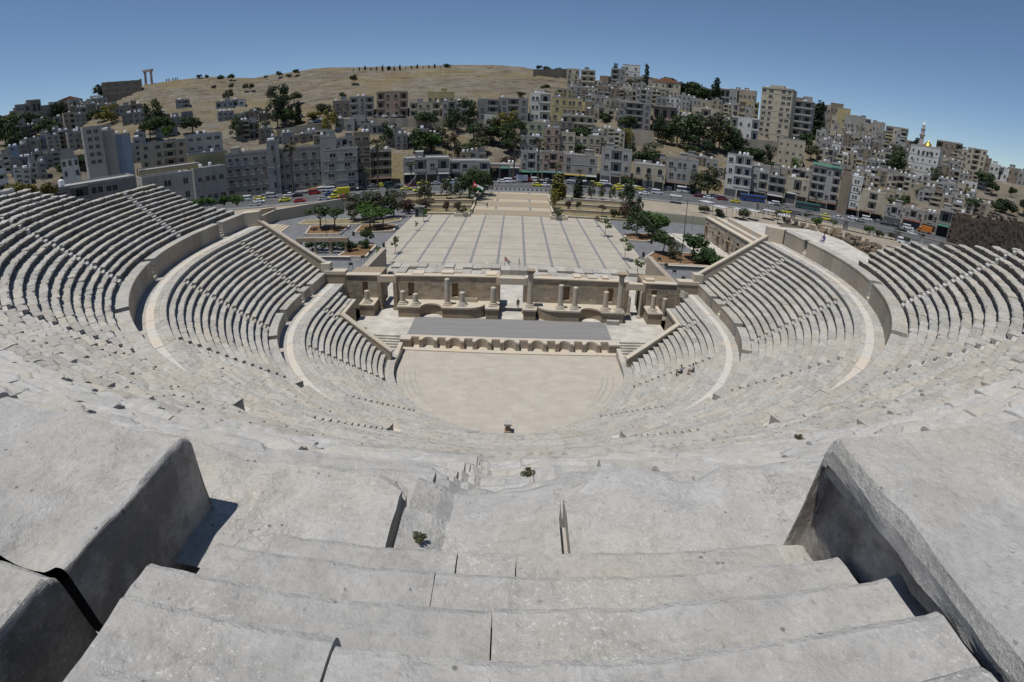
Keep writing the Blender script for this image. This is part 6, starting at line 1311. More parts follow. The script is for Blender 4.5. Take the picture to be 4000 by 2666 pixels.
for x, y, z, h, k, lf, w, lb in ((-52, 74, .5, 5.6, 'umbrella', 'green', 1.25, 'dark spreading tree, left one of the pair in the left planter'), (-47.5, 73, .5, 5.2, 'umbrella', 'green', 1.15, 'dark spreading tree, right one of the pair in the left planter'), (-38, 75, .5, 5.0, 'umbrella', 'bright', 1.2, 'bright green flat-topped tree, left one in the planter by the square'), (-34, 73.5, .5, 4.8, 'umbrella', 'bright', 1.25, 'bright green flat-topped tree, right one in the planter by the square'), (-36, 71.5, .5, 4.6, 'umbrella', 'bright', 1.1, 'bright green tree, nearest one in the planter by the square'),
        (-46, 85, .5, 6.5, 'loose', 'olive', .95, 'grey-green olive tree below the left garden wall, leftmost of the row'), (-42, 86.5, .5, 6.8, 'loose', 'olive', .95, 'grey-green olive tree below the left garden wall, second of the row'), (-38.5, 88, .5, 7.0, 'loose', 'olive', .95, 'grey-green olive tree below the left garden wall, third of the row'), (-35, 90, .5, 6.5, 'loose', 'olive', .9, 'grey-green olive tree below the left garden wall, last of the row'), (-41, 81, .5, 5, 'round', 'bright', 1, 'rounded green tree between the olives and the planter'), (-31.5, 95, .7, 3.6, 'bush', 'purple', .9, 'purple-brown shrub behind the kiosk'), (-27.5, 99, .8, 3.4, 'bush', 'purple', .9, 'purple-brown shrub on the lowest left terrace'), (-34, 99, .8, 3.6, 'bush', 'purple', .9, 'purple-brown shrub at the left end of the lowest terrace'),
        (-20.5, 98, .7, 3.2, 'bush', 'purple', .5, 'thin brownish shrub on the lowest left terrace'), (-17, 98, .7, 3.0, 'bush', 'purple', .6, 'brownish shrub near the left steps wall'), (-29, 108.5, 1.6, 6.5, 'loose', 'olive', .7, 'tree on the upper left terrace, nearest the garden'), (-22, 110, 2.6, 6.2, 'loose', 'olive', .65, 'slim tree second on the upper left terrace'), (-18, 113, 2.6, 6.0, 'loose', 'green', .7, 'slim tree third on the upper left terrace'), (-12.8, 111, 2.6, 8.0, 'loose', 'green', .8, 'tall dense tree beside the left top of the wide steps'), (-15, 114, 2.6, 8.5, 'loose', 'green', .9, 'tallest dense tree behind the big flag, left of the wide steps'), (-10.9, 118.5, 2.6, 7.5, 'loose', 'green', .8, 'dense tree at the very top left of the wide steps'), (-14.8, 92.5, 1.0, 1.6, 'bush', 'olive', 1, 'low shrub in the left step planter'),
        (-35.5, 50.5, .5, 2.2, 'bush', 'hedge', 1.1, 'rounded dark shrub by the colonnade'), (-33, 53.5, .5, 2.0, 'bush', 'hedge', 1.1, 'rounded shrub in the near left planter'), (-45.5, 53, .4, 2.2, 'bush', 'hedge', 1.4, 'left dark shrub behind the ruined colonnade'), (-41.5, 53, .4, 2.2, 'bush', 'hedge', 1.4, 'middle dark shrub behind the ruined colonnade'), (-38, 53, .4, 2.2, 'bush', 'hedge', 1.3, 'right dark shrub behind the ruined colonnade'), (-33.6, 57, .4, 3.2, 'round', 'green', 1, 'small rounded tree behind the near left planter'), (-63, 62, .5, 4.0, 'loose', 'olive', .9, 'loose tree beside the left garden steps'),
        (12.9, 92, 1.0, 1.8, 'bush', 'olive', 1, 'low shrub in the right step planter'), (12.4, 103, 1.6, 5.2, 'loose', 'yellow', .6, 'slim yellowish tree on the right terrace beside the steps'), (14.6, 116, 2.5, 8.2, 'cypress', 'yellow', 2.4, 'bright yellow-green pointed tree at the right top of the steps'), (16.8, 103, 1.5, 2.8, 'bush', 'purple', .55, 'thin purplish shrub on the second right terrace'), (19.8, 103, 1.5, 2.8, 'bush', 'olive', .5, 'thin greenish shrub on the second right terrace'), (21.5, 117.5, 3.0, 7.0, 'cypress', 'cyp', 1.9, 'dark young conifer on the upper right pavement'), (26, 117, 3.0, 5.0, 'loose', 'olive', .5, 'slim tree, first of three on the upper right pavement'), (29.5, 116.5, 3.0, 4.6, 'loose', 'olive', .5, 'slim tree, second of three on the upper right pavement'), (33, 115.5, 3.0, 4.4, 'loose', 'olive', .5, 'slim tree, third of three on the upper right pavement'), (37.6, 115, 2.6, 8.0, 'loose', 'green', .75, 'taller tree at the right end of the terraces'), (26.5, 97, .7, 3.2, 'umbrella', 'purple', .8, 'purple-leaved small tree on the lowest right terrace'), (30.5, 97.5, .7, 2.6, 'bush', 'olive', 1, 'round olive shrub at the right end of the lowest terrace'), (33.8, 97, .6, 4.0, 'loose', 'purple', .9, 'reddish loose shrub right of the terraces'), (36.6, 98.5, .6, 6.5, 'loose', 'cyp', .9, 'dark dense tree at the right end of the terraces'),
        (31.5, 72.2, .5, 6.3, 'loose', 'green', 1.0, 'leafy dark tree, left one in the right planter'), (37.5, 74, .5, 6.0, 'round', 'bright', 1.05, 'round green tree, right one in the right planter'), (35.8, 71.5, .5, 4.8, 'loose', 'green', 1, 'smaller tree between the two in the right planter'), (34.0, 55.3, .5, 5.0, 'round', 'green', 1.0, 'round tree at the far end of the hedge planter on the right'), (36.0, 52, .4, 3.4, 'loose', 'olive', .9, 'feathery shrub left of the creeping hedge'), (40.8, 53.5, .4, 5.0, 'round', 'hedge', 1.2, 'tall end of the creeping hedge by the lamp mast'), (42.6, 50.5, .4, 3.6, 'bush', 'hedge', 1.3, 'middle mound of the creeping hedge'), (44.2, 48.2, .4, 2.8, 'bush', 'hedge', 1.4, 'low near end of the creeping hedge')):
    tree_at((x, y, z), h*(1.22 if k in ('umbrella', 'round', 'loose') else 1.1), k, lf, lb, w*1.12, GD)
# scrub right of the seats and around the hall
for i, (u, vb, h, z, lf) in enumerate(((2750, 830, 34, 3, 'olive'), (2810, 845, 34, 3, 'cyp'), (2905, 850, 40, 4, 'olive'), (3035, 845, 30, 4, 'olive'), (3065, 868, 24, 4, 'green'), (3190, 880, 36, 6, 'bright'), (3255, 880, 26, 6, 'olive'), (3310, 935, 26, 8, 'green'), (3340, 940, 24, 8, 'green'), (3390, 910, 34, 6, 'bright'), (3430, 925, 30, 6, 'olive'), (3480, 930, 26, 6, 'olive'), (3540, 945, 24, 6, 'olive'), (3600, 930, 20, 6, 'olive'), (3500, 910, 20, 5, 'green'), (3150, 850, 22, 4, 'olive'), (3340, 980, 30, 12, 'olive'))):
    tree_px(u, vb, h, 'bush', lf, '%s scrub bush from the left on the rough ground behind the right seats' % ORD[i], 1.2, z=z, group='scrub bushes behind the right seats')
# weeds in the joints of the seats
M_W = crown_mesh('bush', 5).mesh('weed', [LM['olive']])
for i, (u, vb, s, lb) in enumerate(((1637, 2105, .16, 'bright green weed tuft in a joint left of the middle of the near steps'), (2065, 1850, .30, 'green weed tuft beside the stairway, just right of the middle'), (760, 1785, .42, 'dark green weed clump near the tip of the broken left block'), (1188, 1775, .30, 'green weed clump on the seats left of the middle'), (3545, 1500, .55, 'green weed clump among the notched seats on the right'), (3120, 1710, .35, 'small weed above the moulded right block'), (2490, 1920, .2, 'small weed tuft right of the middle on the near seats'))):
    best = None
    for k in range(1, 23):
        R = 37.45 + .574*k if k <= 13 else 44.9 + .6*(k-13); z = 17.22 + .465*k if k <= 13 else 23.27 + .384*(k-13); p = at_z(u, vb, z); q = math.hypot(p[0], min(p[1], 0))
        if R <= q <= R+.62: best = p; break
    if best is None: continue
    s *= .34; o = inst('weed', M_W, None, (best[0], best[1], best[2]-s*.35), i*1.3, (s, s, s*.8)); tag(o, lb, 'weed', 'weeds between the stones')
# ordinary trees get their labels from landmarks too
LAND += [(1930, 480, 'the white arched bay'), (2520, 290, 'the lone pointed cypress'), (1110, 420, 'the parking bend'), (900, 320, 'the left hilltop'), (610, 480, 'the long cream apartment block'), (2720, 540, 'the tree belt under the tan tower')]
rel_label([(e, u, v, ln + {'round': ' rounded', 'loose': ' loose', 'cypress': ' pointed', 'bush': ' low', 'umbrella': ' flat-topped'}.get(k, '')) for e, u, v, ln, k, l in TREES if l is None], 'tree')
# ================================================================ VEHICLES
def paint(name, c): return plain(name, c, .35, .5, .05, 1)
CP = {'w': paint('car_white', (.62, .63, .64)), 's': paint('car_silver', (.36, .37, .39)), 'y': paint('taxi_yellow', (.55, .50, .04)), 'r': paint('car_red', (.33, .025, .02)), 'd': paint('car_dark', (.025, .027, .032)), 'b': paint('car_blue', (.03, .06, .20)), 'm': paint('car_maroon', (.12, .02, .025)), 'g': paint('car_green', (.03, .09, .07)), 'o': paint('bus_orange', (.50, .17, .02)), 'k': paint('car_grey', (.14, .145, .15))}
CNN = {'w': 'white', 's': 'silver', 'y': 'yellow', 'r': 'red', 'd': 'black', 'b': 'blue', 'm': 'dark red', 'g': 'dark green', 'o': 'orange', 'k': 'grey'}
M['tyre'] = plain('tyre', (.018, .018, .018), .9); M['carglass'] = plain('car_glass', (.03, .035, .042), .12, .6); M['lampw'] = plain('headlamp', (.6, .6, .55), .2); M['lampr'] = plain('tail_lamp', (.3, .01, .01), .3)
def loft(mb, secs, mat=0):
    """secs: list of (x, halfwidth_bottom, halfwidth_top, z0, z1) joined lengthwise"""
    V = []; F = []
    for x, wb, wt, z0, z1 in secs: V += [(x, -wb, z0), (x, wb, z0), (x, wb*1.0, z0+(z1-z0)*.55), (x, wt, z1), (x, -wt, z1), (x, -wb*1.0, z0+(z1-z0)*.55)]
    for i in range(len(secs)-1):
        for k in range(6): F.append((i*6+k, i*6+(k+1) % 6, (i+1)*6+(k+1) % 6, (i+1)*6+k))
    n = len(secs)-1; F += [tuple(reversed(range(6))), tuple(range(n*6, n*6+6))]; mb.add(V, F, mat)
def car_meshes(kind):
    b, g, w = MB(), MB(), MB()
    if kind == 'sedan':
        loft(b, [(-2.15, .70, .66, .38, .78), (-2.05, .82, .78, .26, .92), (-1.2, .86, .80, .22, .96), (.9, .86, .80, .22, .95), (1.9, .82, .74, .24, .78), (2.15, .66, .58, .36, .66)]); loft(b, [(-1.05, .60, .58, 1.30, 1.42), (-.6, .62, .58, 1.34, 1.46), (.2, .62, .58, 1.34, 1.45), (.5, .58, .54, 1.30, 1.38)])
        loft(g, [(-1.65, .70, .68, .93, .97), (-1.0, .74, .60, .93, 1.36), (.45, .74, .60, .93, 1.36), (1.2, .70, .68, .92, .96)]); L = 1.32
    elif kind == 'hatch':
        loft(b, [(-1.9, .76, .72, .32, .95), (-1.0, .84, .80, .22, 1.0), (.8, .84, .8, .22, .98), (1.65, .8, .72, .24, .82), (1.9, .64, .56, .36, .7)]); loft(b, [(-1.7, .6, .58, 1.40, 1.50), (-.5, .64, .6, 1.44, 1.55), (.2, .62, .58, 1.42, 1.5)])
        loft(g, [(-1.85, .72, .62, .95, 1.40), (-.9, .76, .62, .95, 1.47), (.3, .76, .62, .95, 1.44), (1.1, .7, .68, .94, .99)]); L = 1.2
    elif kind == 'van':
        loft(b, [(-2.3, .86, .8, .3, 1.15), (1.4, .88, .84, .25, 1.15), (2.2, .82, .76, .28, 1.0), (2.4, .7, .66, .36, .85)]); loft(b, [(-2.3, .80, .76, 1.62, 1.95), (-.5, .82, .78, 1.62, 2.0), (1.0, .8, .74, 1.62, 1.92)])
        loft(g, [(-2.25, .83, .80, 1.14, 1.66), (1.05, .83, .79, 1.14, 1.66), (1.85, .78, .76, 1.08, 1.14)]); L = 1.5
    elif kind == 'bus':
        loft(b, [(-5.5, 1.2, 1.2, .35, 1.35), (5.4, 1.2, 1.2, .35, 1.35), (5.6, 1.1, 1.1, .45, 1.3)]); loft(b, [(-5.5, 1.18, 1.05, 2.35, 2.95), (5.3, 1.18, 1.05, 2.35, 2.95), (5.5, 1.1, .95, 2.4, 2.8)]); loft(g, [(-5.46, 1.17, 1.17, 1.35, 2.36), (5.5, 1.17, 1.12, 1.3, 2.4)]); L = 3.6
    else:                                                  # truck: cab and box
        loft(b, [(1.5, .95, .9, .4, 1.3), (2.9, .95, .88, .4, 1.2), (3.1, .88, .8, .45, 1.1)]); loft(b, [(1.5, .92, .84, 1.9, 2.2), (2.5, .9, .82, 1.88, 2.15)]); b.box(-3.2, 1.35, -1.1, 1.1, .75, 2.95); loft(g, [(1.52, .9, .88, 1.3, 1.92), (2.6, .9, .84, 1.28, 1.9), (2.9, .88, .86, 1.18, 1.25)]); L = 2.1
    w.lathe([(.16, -.11), (.30, -.11), (.335, -.07), (.335, .07), (.30, .11), (.16, .11)], n=14)
    return b, g, w, L
CARM = {}
def vehicle(u, v, c, kind='sedan', flip=False, z=2.94, label=None, ang=None, group='vehicles on the street'):
    p = at_z(u, v, z) if z is not None else hit(u, v)[0]
    if ang is None: ang = street_dir(p)
    ang += math.pi if flip else 0
    nm = {'sedan': 'parked_car', 'hatch': 'parked_car', 'van': 'van', 'bus': 'bus', 'truck': 'truck'}[kind]; e = empty(nm, tuple(p), ang)
    if kind not in CARM:
        b, g, w, L = car_meshes(kind); CARM[kind] = {'b': b, 'g': g.mesh('cabin_glass', [M['carglass']]), 'w': w.mesh('wheel', [M['tyre']]), 'L': L}
    K = CARM[kind]
    if (kind, c) not in CARM: CARM[(kind, c)] = K['b'].mesh('body', [CP[c]], smooth=False)
    inst('body', CARM[(kind, c)], e); inst('cabin_glass', K['g'], e); yw = {'bus': 1.1, 'truck': 1.0}.get(kind, .78)
    for sx in (-K['L'], K['L']):
        for sy in (-yw, yw): o = inst('wheel', K['w'], e, (sx, sy, .335)); o.rotation_euler = (HP, 0, 0); o.scale = (1.35, 1.35, 1.4) if kind in ('bus', 'truck') else (1, 1, 1); o.location.z = .335*(1.35 if kind in ('bus', 'truck') else 1)
    if kind in ('sedan', 'hatch') and c == 'y':
        mb = TAXI_SIGN; inst('roof_sign', mb, e, (-.15, 0, 1.46))
    tag(e, label, {'parked_car': 'car'}.get(nm, nm), group); VEH.append((e, u, v, CNN[c], kind, label, c)); return e
VEH = []
mb = MB(); mb.box(-.1, .1, -.3, .3, 0, .14); TAXI_SIGN = mb.mesh('roof_sign', [M['white']])
def X(ox, oy, s, rows):
    for q in rows: vehicle(ox+q[0]*s, oy+q[1]*s, q[2], q[3] if len(q) > 3 else 'sedan', flip=(int(q[0]*7+q[1]) % 3 == 0))
X(850, 400, .469, [(140, 748, 'y'), (240, 775, 'd'), (297, 757, 'w'), (380, 757, 'k'), (410, 778, 's'), (452, 795, 's', 'van'), (230, 820, 'w', 'van'), (350, 812, 'y'), (345, 836, 'w'), (312, 864, 's'), (555, 825, 'y'), (682, 832, 'r'), (592, 782, 'w'), (580, 762, 'd'), (662, 785, 'd'), (805, 765, 'r', 'van'), (850, 746, 'w', 'van'), (885, 814, 's'), (918, 780, 'b'), (950, 740, 'w', 'van'), (962, 800, 'y'), (1022, 778, 'y', 'truck'), (1055, 800, 'r'), (1110, 735, 'd'), (1150, 715, 'k'), (1160, 790, 's')])
X(1300, 330, .469, [(180, 862, 'k'), (232, 880, 'd'), (325, 857, 'k'), (405, 850, 'y'), (472, 850, 'g', 'van'), (545, 866, 'd'), (612, 880, 'y'), (648, 846, 'm'), (720, 812, 'd'), (745, 830, 'y'), (850, 836, 's'), (930, 814, 'y'), (987, 830, 'w', 'van'), (1032, 806, 's'), (120, 866, 'b'), (715, 893, 'y')])
X(1800, 330, .4686, [(110, 795, 'd'), (165, 815, 'k'), (178, 858, 'w'), (230, 830, 'd'), (262, 800, 'd'), (350, 822, 'w'), (405, 820, 'w', 'van'), (490, 815, 'w', 'truck'), (555, 810, 'r'), (630, 812, 'w', 'van'), (662, 828, 'd'), (640, 850, 'y'), (695, 850, 'w'), (722, 812, 's'), (745, 828, 'k'), (790, 815, 's'), (830, 812, 'w'), (925, 812, 'w', 'van'), (920, 832, 'k'), (985, 828, 's')])
X(2250, 480, .409, [(120, 600, 'd', 'van'), (150, 585, 'y'), (225, 602, 'y'), (282, 592, 'w', 'van'), (305, 614, 'd'), (390, 640, 'y'), (415, 612, 'y'), (490, 612, 's'), (625, 622, 'w'), (612, 640, 'y'), (652, 686, 'w'), (700, 650, 'k'), (768, 645, 'd'), (778, 678, 'w', 'van'), (862, 650, 'k', 'van'), (1078, 670, 'w', 'bus'), (1172, 706, 'm'), (1268, 726, 'w'), (1322, 708, 's')])
X(2750, 560, .409, [(48, 530, 'w'), (100, 512, 's'), (176, 546, 'm', 'van'), (305, 566, 'y'), (462, 555, 'b', 'bus'), (668, 592, 'w', 'van'), (797, 645, 'd'), (795, 668, 'y'), (985, 632, 'g', 'bus'), (1000, 682, 'd'), (1157, 705, 'y'), (1157, 733, 'y'), (1278, 728, 's'), (880, 680, 'k'), (700, 612, 'd')])
X(3250, 600, .424, [(57, 604, 's'), (185, 608, 'w'), (316, 618, 'w', 'van'), (570, 678, 'd'), (692, 698, 'w', 'van'), (732, 748, 'w'), (840, 732, 'o', 'truck'), (420, 640, 'k'), (480, 660, 'd'), (640, 720, 'd'), (780, 760, 'k'), (250, 650, 'd')])
for u, v, c in ((1472, 459, 'k'), (1500, 459, 'w'), (1540, 458, 's'), (1622, 457, 'w'), (1873, 463, 'w'), (2033, 470, 's'), (2122, 470, 'w'), (1570, 458, 'd')): vehicle(u, v, c, z=None, ang=rng.uniform(-.1, .1), group='cars on the upper road')
for u, v, c in ((1255, 470, 'w'), (1215, 482, 's'), (1178, 458, 'w'), (1128, 462, 's'), (870, 443, 'w'), (1002, 447, 'd'), (1008, 520, 'w'), (1240, 478, 'b')): vehicle(u, v, c, z=None, ang=rng.uniform(-.4, .4), group='cars on the parking bend')
vehicle(3530, 955, 'w', 'van', z=5, ang=-.9)
LANDV = [(1145, 740, 'the tall office palm'), (940, 780, 'the green hedge'), (1475, 730, 'the brown awning building'), (1605, 720, 'the short palm by the sloping lane'), (2005, 705, 'the very tall thin palm'), (2170, 715, 'the short full palm'), (2430, 715, 'the orange balcony cloth'), (2530, 735, 'the pointed-window house'), (2765, 755, 'the big dusty street tree'), (3020, 785, 'the violet shop sign'), (3210, 815, 'the green-roofed block'), (3380, 860, 'the cream loggia house'), (3695, 910, 'the blue shop front'), (1540, 445, 'the pink-fronted house'), (1200, 470, 'the parking bend'), (2000, 455, 'the white arched bay')]
LAND[:] = LANDV
KN = {'sedan': 'car', 'hatch': 'car', 'van': 'van', 'bus': 'bus', 'truck': 'truck'}
for knd in ('car', 'van', 'bus', 'truck'):
    rel_label([(e, u, v, cn + (' taxi' if c == 'y' and knd == 'car' else '')) for e, u, v, cn, k, l, c in VEH if KN[k] == knd and l is None], knd)
# ================================================================ THINGS ALONG THE RIGHT OF THE STREET
fe = tag(empty('pergola_fence'), 'long dark beam fence carried on white pillars along the right street', 'fence')
fp = [at_z(3000+x*.5102, 200+y*.5102, 6.2) for x, y in ((-80, 1165), (0, 1183), (200, 1222), (400, 1262), (600, 1303), (800, 1345), (1000, 1385), (1180, 1432), (1330, 1465), (1500, 1510))]
mb = MB()
for a, b in zip(fp[:-1], fp[1:]):
    d = (b-a)/np.linalg.norm(b-a); n_ = np.array([-d[1], d[0], 0])*1.1; mb.add([a-n_, b-n_, b+n_, a+n_, a-n_+[0, 0, .3], b-n_+[0, 0, .3], b+n_+[0, 0, .3], a+n_+[0, 0, .3]], [(0, 3, 2, 1), (4, 5, 6, 7), (0, 1, 5, 4), (2, 3, 7, 6), (1, 2, 6, 5), (3, 0, 4, 7)])
mb.build('beam', M['rail'], fe)
for i, a in enumerate(fp):
    mb = MB(); mb.obox((a[0], a[1], 2.5), (.55, 0), (0, .55), 3.6); mb.build('pillar', HM['w'] if i % 2 else HM['k'], fe)
mb = MB()
for a, b in zip(fp[:-1], fp[1:]):
    for s in np.arange(.1, 1, .1): p = a+(b-a)*s; mb.tube([(p[0], p[1], 2.8), (p[0], p[1], 5.0)], .04, 4)
    for zz in (3.0, 4.9): mb.tube([(a[0], a[1], zz), (b[0], b[1], zz)], .05, 4)
mb.build('railing', M['rail'], fe)
for i, (u, v) in enumerate(((2762, 788), (2815, 808), (2890, 818), (2942, 823), (3005, 823), (3062, 842), (2640, 764), (2470, 725), (2270, 706))):
    p = at_z(u, v, 6.0 if i < 6 else 5.6); e = tag(empty('sun_canopy', (p[0], p[1], 2.9), .5+.1*i), ('%s white-topped steel canopy from the left behind the ruined hall' % ORD[i]) if i < 6 else ('white square canopy at the kerb, %s of three along the right street' % ORD[8-i]), 'canopy', 'steel sun canopies')
    h = p[2]-2.9; mb = MB(); w = 2.1
    for sx in (-1, 1):
        for sy in (-1, 1): mb.tube([(sx*w*.8, sy*w*.8, 0), (sx*w*.8, sy*w*.8, h)], .06, 5)
    mb.build('posts', M['darkpole'], e)
    mb = MB()
    for a in range(5):
        for b in range(5): x0 = -w+a*w*.4; y0 = -w+b*w*.4; mb.add([(x0+.06, y0+.06, h+.1), (x0+w*.36, y0+.06, h+.13), (x0+w*.36, y0+w*.36, h+.1), (x0+.06, y0+w*.36, h+.2)], [(0, 1, 2, 3)])
    mb.build('panels', M['white'], e); mb = MB(); mb.box(-w, w, -w, w, h-.02, h+.06); mb.build('frame', M['pole'], e)
# rough bank, ruined wall, small flat shed behind the right seats
bank = MB()
gx, gy = np.meshgrid(np.linspace(0, 1, 40), np.linspace(0, 1, 30), indexing='ij')
inner = np.array([(37.4, 11.5), (37.0, 4), (36.8, -2), (37.2, -6.5), (39.4, -9.5), (41.2, -14), (41.5, -19), (41.6, -26), (40, -34)], float); outer = np.array([(62, 46), (74, 40), (84, 32), (92, 24), (100, 14), (106, 4), (110, -10), (112, -24), (110, -40)], float)
zi = np.array([17.0, 17.05, 17.05, 17.0, 17.6, 20.2, 22.0, 23.8, 26]); zo = np.array([3.2, 3.2, 3.2, 3.3, 3.4, 3.6, 4, 5, 6]); q = np.linspace(0, 1, 9)
A_ = np.stack([np.interp(gx, q, inner[:, 0]), np.interp(gx, q, inner[:, 1]), np.interp(gx, q, zi)], -1); B2 = np.stack([np.interp(gx, q, outer[:, 0]), np.interp(gx, q, outer[:, 1]), np.interp(gx, q, zo)], -1)
f = np.clip((gy-.16)/.84, 0, 1)[..., None]; P = A_*(1-gy[..., None]) + B2*gy[..., None]; P[..., 2] = A_[..., 2]*(1-f[..., 0]**.8) + B2[..., 2]*f[..., 0]**.8; P[..., 2] += .5*fbm(P, .25, 3, 4)*f[..., 0] - (gx > .35)*np.clip(.4-gy, 0, .4)*9
bank.grid(P, 0); tag(bank.build('rough_bank', M['hill'], smooth=True), kind='structure')
mb = MB(); mb.prism([(37.55, 11.4), (37.55, -6.6), (39.6, -7.4), (43, -2), (44.6, 6), (43.6, 12)], 13, 17.07); tag(mb.build('paved_platform', M['deck']), kind='structure')
lb_ = MB()
inl = np.array([(-37.6, 11.0), (-38.5, 8.5), (-40.2, 5.0), (-43.5, 3.2), (-45.0, .8), (-45.2, -11.5), (-46, -14), (-46.5, -19), (-45, -30)], float); outl = np.array([(-72, 44), (-84, 44), (-95, 40), (-104, 34), (-110, 24), (-114, 10), (-116, -4), (-116, -20), (-114, -36)], float); zil = np.array([15.5, 16.5, 18, 20.4, 21.6, 22.2, 22.8, 23.8, 25.5])-.9
A_ = np.stack([np.interp(gx, q, inl[:, 0]), np.interp(gx, q, inl[:, 1]), np.interp(gx, q, zil)], -1); B2 = np.stack([np.interp(gx, q, outl[:, 0]), np.interp(gx, q, outl[:, 1]), np.interp(gx, q, zo)], -1); P = A_*(1-gy[..., None]) + B2*gy[..., None]; P[..., 2] = A_[..., 2]*(1-gy**.6) + B2[..., 2]*gy**.6 + .5*fbm(P, .25, 3, 9)*gy
lb_.grid(P, 0); tag(lb_.build('rough_bank', M['hill'], smooth=True), kind='structure')
w = tag(empty('ruined_wall'), 'ragged dry-stone wall curving behind the right upper platform', 'wall'); r = np.random.default_rng(8); mb = MB()
pw = np.array([(40.5, 14.5), (45, 10), (46.5, 3), (45.5, -3), (43.8, -9), (42.6, -13)], float); s = np.r_[0, np.cumsum(np.hypot(*np.diff(pw, axis=0).T))]
for d in np.arange(0, s[-1], .55):
    x, y = np.interp(d, s, pw[:, 0]), np.interp(d, s, pw[:, 1])
    for k in range(int(r.integers(2, 5))): mb.obox((x+r.uniform(-.25, .25), y+r.uniform(-.25, .25), 16.3+.42*k + (0 if d > 18 else .2)), (r.uniform(.2, .36), r.uniform(-.1, .1)), (r.uniform(-.1, .1), r.uniform(.2, .36)), r.uniform(.34, .46), 0, r.uniform(.1, .9))
mb.build('masonry', M['warmst'], w)
sh = tag(empty('flat_shed', (62, 5.5, 0), R_(-42)), 'long plain pale shed with a flat grey roof behind the right seats', 'shed'); mb = MB(); mb.box(-9, 9, -2.5, 2.5, 5, 11.2); mb.build('wall', HM['c'], sh); mb = MB(); mb.box(-9.4, 9.4, -2.8, 2.8, 11.2, 11.5); mb.build('roof', HM['k'], sh)
# low kerb fence on top of the wide steps (street barrier)
bf = tag(empty('street_barrier'), 'low white and grey barrier between the wide steps and the street', 'barrier'); mb = MB()
for x in np.arange(-11, 11, 1.6): mb.box(x, x+1.1, 130.0, 130.25, 2.95, 3.75)
mb.build('panels', HM['w'], bf); mb = MB(); mb.box(-11.4, 11.4, 130.3, 130.4, 2.95, 3.85); mb.build('rail', M['rail'], bf)
# rubble ledge behind the stage wall
w = tag(empty('ledge_wall'), 'broad broken stone ledge between the stage wall and the square', 'wall'); mb = MB(); r = np.random.default_rng(12)
for row_ in range(3):
    for x in np.arange(-22.5, 23, 1.7):
        if abs(x) < 2.4 and row_ < 2: continue
        mb.box(x, x+1.66, 30+row_*2.9, 32.7+row_*2.9, 0, .9+row_*.22+r.uniform(-.15, .35), 0, r.uniform(.1, .9))
mb.build('masonry', M['seat'], w)
